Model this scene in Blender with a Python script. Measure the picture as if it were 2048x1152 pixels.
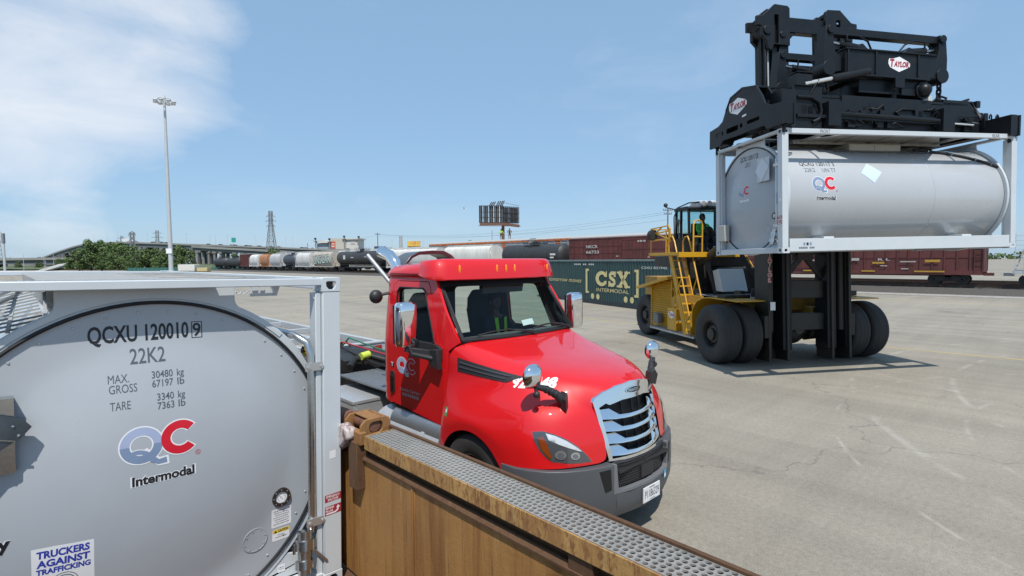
import bpy, math, random
from math import sin, cos, pi, radians as R, sqrt, atan2
from mathutils import Vector, Matrix
from mathutils.geometry import delaunay_2d_cdt
random.seed(7)
SC = bpy.context.scene
for _o in list(bpy.data.objects): bpy.data.objects.remove(_o)
COL = SC.collection

# ---------------- camera, sky, sun, exposure ----------------
# World frame: the railway runs along +y; +x points across the yard away from the well car.
FX, FY = 0.69140, 0.72246                     # camera heading
CAMH = 2.9
cam = bpy.data.cameras.new("camera"); CAM = bpy.data.objects.new("camera", cam); COL.objects.link(CAM)
cam.sensor_width = 36; cam.lens = 36*1070/2048; cam.clip_start = 0.05; cam.clip_end = 6000
_p = math.atan(55.5/1070); _r = R(.4)
_fw = Vector((FX*cos(_p), FY*cos(_p), -sin(_p)))
_u0 = Vector((FX*sin(_p), FY*sin(_p), cos(_p))); _rt0 = Vector((FY, -FX, 0))
_up = _u0*cos(_r) + _rt0*sin(_r); _rt = _rt0*cos(_r) - _u0*sin(_r)
CAM.matrix_world = Matrix(((_rt.x, _up.x, -_fw.x, 0), (_rt.y, _up.y, -_fw.y, 0), (_rt.z, _up.z, -_fw.z, CAMH), (0, 0, 0, 1)))
SC.camera = CAM

SUN_EL, LX, LY = R(59.5), .627, .779            # the sun stands behind the camera, high
w = bpy.data.worlds.new("World"); SC.world = w; w.use_nodes = True
nt = w.node_tree; nt.nodes.clear()
def N(t, ty, **k):
    n = t.nodes.new(ty)
    for a, b in k.items(): setattr(n, a, b)
    return n
out = N(nt, 'ShaderNodeOutputWorld'); bg = N(nt, 'ShaderNodeBackground'); sky = N(nt, 'ShaderNodeTexSky')
sky.sky_type = 'NISHITA'; sky.sun_disc = False; sky.sun_elevation = SUN_EL
sky.sun_rotation = atan2(-LX, -LY)
sky.altitude = 0; sky.air_density = 1.0; sky.dust_density = .55; sky.ozone_density = 2.5
bg.inputs[1].default_value = .148
# thin summer cloud: noise on the view direction, thick in one bank of sky
tc = N(nt, 'ShaderNodeTexCoord')
def vmath(op, a, b=None):
    n = N(nt, 'ShaderNodeVectorMath', operation=op); nt.links.new(a, n.inputs[0])
    if b is not None: n.inputs[1].default_value = b
    return n
def smath(op, a, b=None, c=None):
    n = N(nt, 'ShaderNodeMath', operation=op)
    for i, v in enumerate((a, b, c)):
        if v is None: continue
        if isinstance(v, (int, float)): n.inputs[i].default_value = v
        else: nt.links.new(v, n.inputs[i])
    return n.outputs[0]
def ramp(t, src, stops, interp='LINEAR'):
    n = N(t, 'ShaderNodeValToRGB'); n.color_ramp.interpolation = interp
    e = n.color_ramp.elements
    while len(e) < len(stops): e.new(.5)
    for q, (p, c) in zip(e, stops):
        q.position = p; q.color = (c, c, c, 1) if isinstance(c, (int, float)) else (*c, 1)
    t.links.new(src, n.inputs[0]); return n.outputs[0]
def bank(d, r0, r1):                          # soft disc of sky around direction d
    dd = Vector(d).normalized()
    dp = vmath('DOT_PRODUCT', tc.outputs['Generated'], dd)
    mr = N(nt, 'ShaderNodeMapRange', interpolation_type='SMOOTHSTEP')
    nt.links.new(dp.outputs['Value'], mr.inputs[0])
    mr.inputs[1].default_value = cos(r0); mr.inputs[2].default_value = cos(r1)
    return mr.outputs[0]
def sdir(px, py):
    v = _fw + _rt*((px-1024)/1070) - _up*((py-576)/1070); return v.normalized()
mp = N(nt, 'ShaderNodeMapping'); nt.links.new(tc.outputs['Generated'], mp.inputs[0])
mp.inputs['Scale'].default_value = (2.2, 2.2, 5.5)
nz = N(nt, 'ShaderNodeTexNoise'); nz.inputs['Scale'].default_value = 1.9; nz.inputs['Detail'].default_value = 9; nz.inputs['Roughness'].default_value = .56
nt.links.new(mp.outputs[0], nz.inputs[0])
nz.inputs['Distortion'].default_value = .35
b1 = bank(sdir(150, 30), R(15), R(2)); b2 = bank(sdir(-120, 40), R(17), R(4)); b3 = bank(sdir(95, 452), R(7), R(1))
bb = smath('MAXIMUM', b1, b2)
cl = smath('SUBTRACT', smath('ADD', nz.outputs[0], smath('MULTIPLY', bb, .55)), .66)
cl = smath('MULTIPLY', cl, 1.45); 
c3 = smath('MULTIPLY', smath('SUBTRACT', smath('ADD', nz.outputs[0], smath('MULTIPLY', b3, .36)), .72), 2.2)
n2 = smath('MULTIPLY', smath('SUBTRACT', nz.outputs[0], .56), .55)   # faint veil elsewhere
clm = N(nt, 'ShaderNodeMath', operation='MAXIMUM', use_clamp=True); nt.links.new(smath('MAXIMUM', cl, c3), clm.inputs[0]); nt.links.new(n2, clm.inputs[1])
cap = smath('MINIMUM', clm.outputs[0], .86)
mx = N(nt, 'ShaderNodeMix', data_type='RGBA'); nt.links.new(cap, mx.inputs['Factor'])
haze_ = N(nt, 'ShaderNodeMix', data_type='RGBA'); haze_.inputs['Factor'].default_value = .74     # humid summer air evens out the blue
nt.links.new(sky.outputs[0], haze_.inputs['A']); haze_.inputs['B'].default_value = (1.66, 2.78, 4.12, 1)
nt.links.new(haze_.outputs['Result'], mx.inputs['A']); mx.inputs['B'].default_value = (5.2, 5.35, 5.6, 1)
nt.links.new(mx.outputs['Result'], bg.inputs[0]); nt.links.new(bg.outputs[0], out.inputs[0])

sl = bpy.data.lights.new("sun", 'SUN'); sl.energy = 3.9; sl.angle = R(.53); sl.color = (1, .955, .89)
SUN = bpy.data.objects.new("sun", sl); COL.objects.link(SUN)
_d = Vector((LX*cos(SUN_EL), LY*cos(SUN_EL), -sin(SUN_EL)*sqrt(LX*LX+LY*LY)))
SUN.rotation_euler = _d.to_track_quat('-Z', 'Y').to_euler(); SUN.location = (-20, -20, 60)

SC.view_settings.view_transform = 'Standard'; SC.view_settings.look = 'None'
SC.view_settings.exposure = 0.25; SC.view_settings.gamma = 1.0
SC.cycles.max_bounces = 8; SC.cycles.transparent_max_bounces = 16
SC.cycles.caustics_reflective = False; SC.cycles.caustics_refractive = False

# ---------------- materials ----------------
MATS = {}
def mat(name, col=(.5, .5, .5), rough=.5, metal=0., var=.0, vscale=3., bump=0., bscale=60., coat=0., spec=.5, stretch=(1, 1, 1), tint=None, edge=.35):
    """plain painted / metal / rubber surface: large soft wear in the colour, fine grain in bump and gloss"""
    if name in MATS: return MATS[name]
    m = bpy.data.materials.new(name); MATS[name] = m; m.use_nodes = True
    t = m.node_tree; b = t.nodes['Principled BSDF']
    b.inputs['Base Color'].default_value = (*col, 1); b.inputs['Roughness'].default_value = rough
    b.inputs['Metallic'].default_value = metal; b.inputs['Specular IOR Level'].default_value = spec
    if coat: b.inputs['Coat Weight'].default_value = coat; b.inputs['Coat Roughness'].default_value = .03
    c = N(t, 'ShaderNodeTexCoord'); q = N(t, 'ShaderNodeMapping'); t.links.new(c.outputs['Object'], q.inputs[0])
    q.inputs['Scale'].default_value = stretch
    if var:
        n = N(t, 'ShaderNodeTexNoise'); n.inputs['Scale'].default_value = vscale; n.inputs['Detail'].default_value = 7; n.inputs['Roughness'].default_value = .65
        t.links.new(q.outputs[0], n.inputs[0])
        lo = tuple(x*(1-var) for x in col) if tint is None else tint
        hi = tuple(min(1, x*(1+var*.7)) for x in col)
        r = ramp(t, n.outputs[0], [(.5-edge*.6, lo), (.5+edge*.6, hi)])
        t.links.new(r, b.inputs['Base Color'])
        rr = N(t, 'ShaderNodeMapRange'); t.links.new(n.outputs[0], rr.inputs[0])
        rr.inputs[1].default_value = .3; rr.inputs[2].default_value = .7
        rr.inputs[3].default_value = min(1, rough*1.25); rr.inputs[4].default_value = rough*.85
        t.links.new(rr.outputs[0], b.inputs['Roughness'])
    if bump:
        n = N(t, 'ShaderNodeTexNoise'); n.inputs['Scale'].default_value = bscale; n.inputs['Detail'].default_value = 4
        t.links.new(q.outputs[0], n.inputs[0])
        u = N(t, 'ShaderNodeBump'); u.inputs['Strength'].default_value = bump; u.inputs['Distance'].default_value = .01
        t.links.new(n.outputs[0], u.inputs['Height']); t.links.new(u.outputs[0], b.inputs['Normal'])
    return m
def glass(name, col, mixf=.1, rough=.0, ior=1.5):
    if name in MATS: return MATS[name]
    m = bpy.data.materials.new(name); MATS[name] = m; m.use_nodes = True
    t = m.node_tree; t.nodes.clear(); o = N(t, 'ShaderNodeOutputMaterial')
    tr = N(t, 'ShaderNodeBsdfTransparent'); tr.inputs[0].default_value = (*col, 1)
    gl = N(t, 'ShaderNodeBsdfGlossy'); gl.inputs['Roughness'].default_value = rough
    f = N(t, 'ShaderNodeLayerWeight'); f.inputs[0].default_value = .5      # thin pane: Schlick reflection alike from both sides
    x = N(t, 'ShaderNodeMixShader'); f0 = ((ior-1)/(ior+1))**2*1.8+mixf
    pw = N(t, 'ShaderNodeMath', operation='POWER'); t.links.new(f.outputs['Facing'], pw.inputs[0]); pw.inputs[1].default_value = 5
    a = N(t, 'ShaderNodeMath', operation='MULTIPLY_ADD', use_clamp=True); t.links.new(pw.outputs[0], a.inputs[0]); a.inputs[1].default_value = 1-f0; a.inputs[2].default_value = f0
    t.links.new(a.outputs[0], x.inputs[0]); t.links.new(tr.outputs[0], x.inputs[1]); t.links.new(gl.outputs[0], x.inputs[2])
    t.links.new(x.outputs[0], o.inputs[0]); return m

GREY = mat('grey_paint', (.54, .58, .605), .38, var=.05, vscale=2, bump=.03, bscale=25, coat=.15)
TANKG = mat('tank_cladding', (.405, .435, .465), .30, var=.045, vscale=1.3, bump=.02, bscale=8, coat=.3)
SIDEG = mat('tank_side', (.43, .45, .468), .27, var=.04, vscale=1.0, coat=.7)
BLACKT = mat('black_ink', (.015, .016, .02), .45)
GREYT = mat('grey_ink', (.09, .10, .12), .45)
WHITET = mat('white_vinyl', (.78, .79, .80), .4)
WALKT = mat('worn_white', (.62, .62, .6), .6, var=.3, vscale=30)
REDT = mat('red_vinyl', (.62, .012, .03), .4)
DREDT = mat('dark_red_vinyl', (.36, .02, .035), .45)
BLUET = mat('slate_vinyl', (.20, .27, .40), .4); LBLUET = mat('pale_slate_vinyl', (.36, .42, .58), .4)
NAVYT = mat('blue_vinyl', (.03, .05, .36), .4); YELT = mat('yellow_vinyl', (.72, .50, .03), .45)
GREENT = mat('green_vinyl', (.02, .33, .10), .4); SKYT = mat('sky_vinyl', (.05, .35, .6), .4)
CREAM = mat('cream_vinyl', (.68, .57, .27), .5, var=.2, vscale=4)
RUBBER = mat('black_rubber', (.012, .012, .013), .6)
TYRE = mat('tyre_rubber', (.022, .022, .024), .72, var=.35, vscale=5, bump=.25, bscale=40, tint=(.040, .038, .036))
CHROME = mat('chrome', (.86, .87, .88), .05, 1.)
STEEL = mat('stainless', (.55, .55, .54), .25, 1., var=.15, vscale=6, bump=.03, bscale=40)
DSTEEL = mat('dark_stainless', (.10, .095, .09), .22, .8, var=.4, vscale=8)
ALU = mat('aluminium', (.50, .51, .52), .42, .45, var=.18, vscale=3, bump=.04, bscale=30)
GALV = mat('galvanised', (.40, .40, .385), .62, .25, var=.22, vscale=12, bump=.12, bscale=90)
RED = mat('red_paint', (.62, .007, .010), .42, coat=1., var=.03, vscale=1.5, spec=.25)
DARKP = mat('dark_plastic', (.022, .022, .024), .5, bump=.05, bscale=120)
GREYP = mat('bumper_plastic', (.075, .08, .088), .48, bump=.04, bscale=150, var=.08)
BLACKP = mat('black_paint', (.0075, .0105, .014), .36, var=.3, vscale=4, tint=(.015, .016, .018), bump=.06, bscale=20, spec=.25)
BLACKM = mat('black_machinery', (.011, .011, .011), .5, var=.4, vscale=6, tint=(.03, .026, .022), bump=.1, bscale=20)
YEL = mat('yellow_paint', (.58, .31, .012), .42, var=.12, vscale=4, bump=.04, bscale=20, coat=.15)
DYEL = mat('dirty_yellow', (.30, .17, .02), .5, var=.35, vscale=5)
INTER = mat('interior_grey', (.05, .052, .056), .7)
SEAT = mat('seat_fabric', (.022, .023, .026), .85)
LENS = glass('clear_lens', (.96, .97, .98), .02)
WSGL = glass('windshield_glass', (.74, .85, .81), .0, ior=1.28)
SIDEGL = glass('side_glass', (.62, .74, .70), .0, ior=1.35)
CABGL = glass('cab_glass', (.70, .90, .91), .03)
AMBER = mat('amber_lens', (.75, .22, .01), .2, coat=.5)
LAMP = mat('lamp_reflector', (.70, .71, .73), .18, .35)
SKIN = mat('skin', (.28, .16, .11), .6); DSKIN = mat('brown_skin', (.11, .06, .04), .6)
HIVIS = mat('hivis_yellow', (.42, .75, .04), .75); HIGREEN = mat('hivis_green', (.25, .85, .16), .75)
CLOTH = mat('dark_cloth', (.02, .024, .04), .9); MAROON = mat('maroon_cloth', (.10, .018, .02), .9); HAIR = mat('dark_hair', (.012, .01, .009), .7)

# ---------------- mesh helpers ----------------
ID = Matrix.Identity(4)
def T(x=0, y=0, z=0): return Matrix.Translation((x, y, z))
def RX(a): return Matrix.Rotation(R(a), 4, 'X')
def RY(a): return Matrix.Rotation(R(a), 4, 'Y')
def RZ(a): return Matrix.Rotation(R(a), 4, 'Z')
class MB:
    def __init__(s): s.v = []; s.f = []; s.mi = []; s.M = ID
    def add(s, vs, fs, m=0):
        o = len(s.v); M = s.M
        s.v += [tuple(M @ Vector(v)) for v in vs] if M is not ID else [tuple(v) for v in vs]
        s.f += [tuple(i+o for i in f) for f in fs]; s.mi += [m]*len(fs); return s
    def box(s, x0, x1, y0, y1, z0, z1, m=0):
        return s.add([(x0, y0, z0), (x1, y0, z0), (x1, y1, z0), (x0, y1, z0), (x0, y0, z1), (x1, y0, z1), (x1, y1, z1), (x0, y1, z1)],
                     [(3, 2, 1, 0), (4, 5, 6, 7), (0, 1, 5, 4), (1, 2, 6, 5), (2, 3, 7, 6), (3, 0, 4, 7)], m)
    def bar(s, a, b, w, h, m=0, up=(0, 0, 1)):
        a = Vector(a); b = Vector(b); d = (b-a).normalized(); u = Vector(up)
        if abs(d.dot(u)) > .98: u = Vector((1, 0, 0))
        r = d.cross(u).normalized()*(w/2); u = r.cross(d).normalized()*(h/2)
        return s.add([a-r-u, a+r-u, a+r+u, a-r+u, b-r-u, b+r-u, b+r+u, b-r+u],
                     [(0, 1, 2, 3), (7, 6, 5, 4), (0, 4, 5, 1), (1, 5, 6, 2), (2, 6, 7, 3), (3, 7, 4, 0)], m)
    def cyl(s, a, b, r0, r1=None, n=16, m=0, caps=True):
        if r1 is None: r1 = r0
        return s.tube([a, b], [r0, r1], n, m, caps)
    def tube(s, pts, r, n=10, m=0, caps=True):
        P = [Vector(p) for p in pts]; k = len(P)
        rr = r if isinstance(r, (list, tuple)) else [r]*k
        vs = []; u = None
        for i in range(k):
            d = ((P[min(i+1, k-1)]-P[i]).normalized() + (P[i]-P[max(i-1, 0)]).normalized())
            d = d.normalized() if d.length > 1e-6 else (P[min(i+1, k-1)]-P[max(i-1, 0)]).normalized()
            if u is None:
                u = d.cross(Vector((0, 0, 1)))
                if u.length < 1e-3: u = d.cross(Vector((0, 1, 0)))
            u = (u - d*u.dot(d)).normalized(); q = d.cross(u)
            for j in range(n):
                a = 2*pi*j/n; vs.append(P[i] + (u*cos(a)+q*sin(a))*rr[i])
        fs = [(i*n+j, i*n+(j+1) % n, (i+1)*n+(j+1) % n, (i+1)*n+j) for i in range(k-1) for j in range(n)]
        if caps: fs += [tuple(reversed(range(n))), tuple(range((k-1)*n, k*n))]
        return s.add(vs, fs, m)
    def lathe(s, prof, n=32, m=0, o=(0, 0, 0), ax='Y', a0=0, a1=360, mats=None):
        """prof: (r, along axis) pairs"""
        full = abs(a1-a0) >= 359.9; k = n if full else n+1; vs = []
        for r, h in prof:
            for j in range(k):
                a = R(a0+(a1-a0)*j/n); c, d = r*cos(a), r*sin(a)
                p = (c, h, d) if ax == 'Y' else (h, c, d) if ax == 'X' else (c, d, h)
                vs.append((p[0]+o[0], p[1]+o[1], p[2]+o[2]))
        for i in range(len(prof)-1):
            fs = [(i*k+j, i*k+(j+1) % k, (i+1)*k+(j+1) % k, (i+1)*k+j) for j in range(n)]
            if i == 0: s.add(vs, fs, mats[i] if mats else m); base = len(s.v)-len(vs)
            else: s.f += [tuple(q+base for q in f) for f in fs]; s.mi += [mats[i] if mats else m]*len(fs)
        return s
    def sph(s, c, r, n=12, m=0, sc=(1, 1, 1)):
        vs = [(c[0], c[1], c[2]+r*sc[2])]; h = max(4, n//2)
        for i in range(1, h):
            t = pi*i/h
            vs += [(c[0]+r*sc[0]*sin(t)*cos(2*pi*j/n), c[1]+r*sc[1]*sin(t)*sin(2*pi*j/n), c[2]+r*sc[2]*cos(t)) for j in range(n)]
        vs.append((c[0], c[1], c[2]-r*sc[2])); L = len(vs)-1
        fs = [(0, 1+j, 1+(j+1) % n) for j in range(n)]
        fs += [(1+i*n+j, 1+(i+1)*n+j, 1+(i+1)*n+(j+1) % n, 1+i*n+(j+1) % n) for i in range(h-2) for j in range(n)]
        fs += [(L, 1+(h-2)*n+(j+1) % n, 1+(h-2)*n+j) for j in range(n)]
        return s.add(vs, fs, m)
    def prism(s, poly, fn, t0, t1, m=0, m2=None):
        """poly of (u, v); fn(u, v, w) -> point; extruded from w=t0 to w=t1"""
        n = len(poly)
        s.add([fn(u, v, t0) for u, v in poly]+[fn(u, v, t1) for u, v in poly],
              [tuple(range(n)), tuple(reversed(range(n, 2*n)))]+[(i, i+n, (i+1) % n+n, (i+1) % n) for i in range(n)], m)
        return s
    def plate(s, outer, holes, fn, t0, t1, m=0, step=None, mb_=None):
        """plate with real openings: (u, v) outline and holes, thickness along w"""
        V, F = cdt(outer, holes, step); n = len(V)
        cnt = {}
        for f in F:
            for i in range(len(f)): cnt[(f[i], f[(i+1) % len(f)])] = 1
        bd = [(a, b) for a, b in cnt if (b, a) not in cnt]
        s.add([fn(u, v, t0) for u, v in V]+[fn(u, v, t1) for u, v in V],
              [tuple(f) for f in F]+[tuple(i+n for i in reversed(f)) for f in F]+[(a, a+n, b+n, b) for a, b in bd], m)
        if mb_ is not None: k = len(F); z = len(s.mi)-2*k-len(bd); s.mi[z+k:z+2*k] = [mb_]*k
        return s
    def loft(s, secs, m=0, close=True, caps=False):
        n = len(secs[0]); k = len(secs)
        fs = [(i*n+j, i*n+(j+1) % n, (i+1)*n+(j+1) % n, (i+1)*n+j) for i in range(k-1) for j in range(n if close else n-1)]
        if caps: fs += [tuple(reversed(range(n))), tuple(range((k-1)*n, k*n))]
        return s.add([p for q in secs for p in q], fs, m)
    def mirror(s, ax=0):
        """add the mirror image of all that is in the mesh"""
        n = len(s.v); k = len(s.f)
        s.v += [tuple(-c if i == ax else c for i, c in enumerate(v)) for v in s.v]
        s.f += [tuple(i+n for i in reversed(f)) for f in s.f[:k]]; s.mi += s.mi[:k]; return s
    def build(s, name, mats, parent=None, loc=None, rot=None, bevel=0, seg=2, subs=0, solid=0, ang=38, weld=False):
        me = bpy.data.meshes.new(name); me.from_pydata(s.v, [], s.f); 
        mats = mats if isinstance(mats, (list, tuple)) else [mats]
        for q in mats: me.materials.append(q)
        me.polygons.foreach_set('material_index', [min(i, len(mats)-1) for i in s.mi])
        me.validate(); me.update()
        import bmesh
        bm = bmesh.new(); bm.from_mesh(me)
        if weld: bmesh.ops.remove_doubles(bm, verts=bm.verts, dist=1e-4)
        bmesh.ops.recalc_face_normals(bm, faces=bm.faces); bm.to_mesh(me); bm.free()
        me.shade_smooth(); me.set_sharp_from_angle(angle=R(ang))
        o = bpy.data.objects.new(name, me); COL.objects.link(o)
        if parent: o.parent = parent
        if loc: o.location = loc
        if rot: o.rotation_euler = rot
        if subs: q = o.modifiers.new('s', 'SUBSURF'); q.levels = subs; q.render_levels = subs
        if solid: q = o.modifiers.new('t', 'SOLIDIFY'); q.thickness = solid; q.offset = -1
        if bevel: q = o.modifiers.new('b', 'BEVEL'); q.width = bevel; q.segments = seg; q.limit_method = 'ANGLE'; q.angle_limit = R(40); q.harden_normals = False
        return o
def inside(p, poly):
    x, y = p; c = False; n = len(poly)
    for i in range(n):
        (x0, y0), (x1, y1) = poly[i], poly[i-1]
        if (y0 > y) != (y1 > y) and x < (x1-x0)*(y-y0)/(y1-y0)+x0: c = not c
    return c
def cdt(outer, holes=(), step=None):
    loops = [list(outer)]+[list(h) for h in holes]; V = []; E = []
    for lp in loops:
        q = []
        for i, a in enumerate(lp):
            b = lp[(i+1) % len(lp)]; k = max(1, int(math.hypot(b[0]-a[0], b[1]-a[1])/step)) if step else 1
            q += [(a[0]+(b[0]-a[0])*j/k, a[1]+(b[1]-a[1])*j/k) for j in range(k)]
        o = len(V); V += q; E += [(o+i, o+(i+1) % len(q)) for i in range(len(q))]
    if step:
        xs = [p[0] for p in outer]; ys = [p[1] for p in outer]; x = min(xs)+step*.5
        while x < max(xs):
            y = min(ys)+step*.5
            while y < max(ys):
                if inside((x, y), outer) and not any(inside((x, y), h) for h in holes): V.append((x, y))
                y += step
            x += step
    r = delaunay_2d_cdt([Vector(p) for p in V], E, [], 0, 1e-5)
    vv = [tuple(p) for p in r[0]]; F = []
    for f in r[2]:
        c = (sum(vv[i][0] for i in f)/len(f), sum(vv[i][1] for i in f)/len(f))
        if inside(c, outer) and not any(inside(c, h) for h in holes): F.append(tuple(f))
    return vv, F
def circ(cx, cy, r, n=24, a0=0, a1=360, ry=None):
    full = abs(a1-a0) >= 360; k = n if full else n+1
    return [(cx+r*cos(R(a0+(a1-a0)*i/n)), cy+(ry or r)*sin(R(a0+(a1-a0)*i/n))) for i in range(k)]
def rrect(x0, x1, y0, y1, r, n=4):
    o = []
    for cx, cy, a in ((x1-r, y1-r, 0), (x0+r, y1-r, 90), (x0+r, y0+r, 180), (x1-r, y0+r, 270)): o += circ(cx, cy, r, n, a, a+90)
    return o
XZ = lambda y0, s=1: (lambda u, v, w: (u, y0+s*w, v))
YZ = lambda x0, s=1: (lambda u, v, w: (x0+s*w, u, v))
XY = lambda z0, s=1: (lambda u, v, w: (u, v, z0+s*w))

# ---------------- things, labels, copies ----------------
def tag(o, label, cat, group=None, kind=None):
    o['label'] = label; o['category'] = cat
    if group: o['group'] = group
    if kind: o['kind'] = kind
    return o
def thing(name, label, cat, loc=(0, 0, 0), rz=0, group=None, M=None):
    o = bpy.data.objects.new(name, None); COL.objects.link(o); o.empty_display_size = .2
    if M is not None: o.matrix_world = M
    else: o.location = loc; o.rotation_euler = (0, 0, rz)
    return tag(o, label, cat, group)
def struct(o): o['kind'] = 'structure'; return o
def kids(o): return [c for c in bpy.data.objects if c.parent == o]
def dup(o, loc=None, rz=None, label=None, group=None, scale=None, parent=None, _k=None):
    c = o.copy(); COL.objects.link(c)
    if parent: c.parent = parent
    for ch in (o.children if _k is None else _k): dup(ch, parent=c)
    if loc is not None: c.location = loc
    if rz is not None: c.rotation_euler = (0, 0, rz)
    if scale is not None: c.scale = scale
    if label: c['label'] = label
    if group: c['group'] = group
    return c
def P(X, Z, z=0): return Vector((FY*X+FX*Z, -FX*X+FY*Z, z))     # metres right of / ahead of the camera -> world
def bear(px, Z, z=0): return P((px-1024)/1070*Z, Z, z)

# ---------------- lettering ----------------
_TX = {}
def txt(body, bold=0, shear=0, space=1.):
    k = (body, bold, shear, space)
    if k in _TX: return _TX[k]
    c = bpy.data.curves.new('t', 'FONT'); c.body = body; c.offset = bold; c.shear = shear; c.space_character = space; c.resolution_u = 3; c.fill_mode = 'FRONT'
    o = bpy.data.objects.new('t', c); COL.objects.link(o)
    me = bpy.data.meshes.new_from_object(o.evaluated_get(bpy.context.evaluated_depsgraph_get()))
    V = [(v.co.x, v.co.y) for v in me.vertices]; F = [tuple(p.vertices) for p in me.polygons]
    bpy.data.objects.remove(o); bpy.data.curves.remove(c); bpy.data.meshes.remove(me)
    x0 = min(v[0] for v in V); x1 = max(v[0] for v in V); cap = .69
    V = [((x-x0)/cap, y/cap) for x, y in V]; _TX[k] = (V, F, (x1-x0)/cap); return _TX[k]
def put(mb, body, h, at, fn, m=0, w=None, align='L', bold=0, shear=0, space=1., lift=0., rot=0):
    """lettering of cap height h; at=(u, v) of the baseline; fn(u, v, lift) -> point"""
    V, F, W = txt(body, bold, shear, space); sx = (w/W) if w else h
    dx = {'L': 0, 'C': -W*sx/2, 'R': -W*sx}[align]; c, s_ = cos(R(rot)), sin(R(rot))
    pts = []
    for x, y in V:
        a, b = x*sx+dx, y*h; pts.append(fn(at[0]+a*c-b*s_, at[1]+a*s_+b*c, lift))
    mb.add(pts, F, m)
def poly2(mb, pts, fn, lift, m=0, step=None, holes=()):
    if step or holes:
        V, F = cdt(pts, holes, step); mb.add([fn(u, v, lift) for u, v in V], F, m)
    else: mb.add([fn(u, v, lift) for u, v in pts], [tuple(range(len(pts)))], m)
def band(cx, cy, r0, r1, a0, a1, n=28):
    return [((cx+r1*cos(R(a0+(a1-a0)*i/n)), cy+r1*sin(R(a0+(a1-a0)*i/n))), (cx+r0*cos(R(a0+(a1-a0)*i/n)), cy+r0*sin(R(a0+(a1-a0)*i/n)))) for i in range(n+1)]
def arc(mb, cx, cy, r0, r1, a0, a1, fn, lift, m, n=28):
    q = band(cx, cy, r0, r1, a0, a1, n); vs = [fn(*p, lift) for ab in q for p in ab]
    mb.add(vs, [(2*i, 2*i+1, 2*i+3, 2*i+2) for i in range(n)], m)
def qc_logo(mb, u, v, s, fn, inter=True, l0=.0012, dl=.0006, c2=True, ms=(0, 1, 2, 3, 4)):
    """ms: white, pale slate, slate, red, ink.  s = outer diameter of the Q; (u, v) its centre"""
    W, LB, B, RD, K = ms; r = s/2; e = s*.035
    # white keyline first, colour 1-2 mm above it
    arc(mb, u, v, r*.56-e, r+e, 0, 360, fn, l0, W, 40)
    cu, cv = u+s*.94, v+s*.05
    arc(mb, cu, cv, r*.50-e, r*.96+e, 38, 322, fn, l0+dl*.5, W, 40)
    poly2(mb, [(u-.02*s-e, v-.21*s), (u+.12*s, v-.12*s+e), (u+.42*s, v-.45*s+e), (u+.60*s+e, v-.43*s+e), (u+.62*s+e, v-.62*s-e), (u+.38*s, v-.62*s-e), (u+.1*s, v-.36*s)], fn, l0+dl*.4, W)
    arc(mb, u, v, r*.56, r, 0, 180, fn, l0+dl, LB, 24); arc(mb, u, v, r*.56, r, 180, 360, fn, l0+dl, B, 24)
    arc(mb, u-.10*s, v-.46*s, s*.205, s*.365, 12, 150, fn, l0+dl*.8, W, 20); arc(mb, u-.10*s, v-.46*s, s*.225, s*.345, 10, 152, fn, l0+dl*1.6, B, 20)
    poly2(mb, [(u+.10*s, v-.16*s), (u+.24*s, v-.30*s), (u+.40*s, v-.47*s), (u+.58*s, v-.44*s), (u+.60*s, v-.60*s), (u+.38*s, v-.61*s), (u+.20*s, v-.50*s), (u+.10*s, v-.36*s)], fn, l0+dl*1.7, B)
    arc(mb, cu, cv, r*.50, r*.96, 42, 318, fn, l0+dl*2, RD, 36)
    if inter:
        put(mb, 'Intermodal', s*.25, (u+.52*s, v-1.10*s), fn, W, w=s*1.60, align='C', bold=.085, lift=l0)
        put(mb, 'Intermodal', s*.25, (u+.52*s, v-1.10*s), fn, K, w=s*1.52, align='C', bold=.038, lift=l0+dl)
        put(mb, 'R', s*.05, (u+1.38*s, v-.52*s), fn, RD, align='C', lift=l0+dl); arc(mb, u+1.38*s, v-.495*s, s*.055, s*.068, 0, 360, fn, l0+dl, RD, 14)
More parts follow.
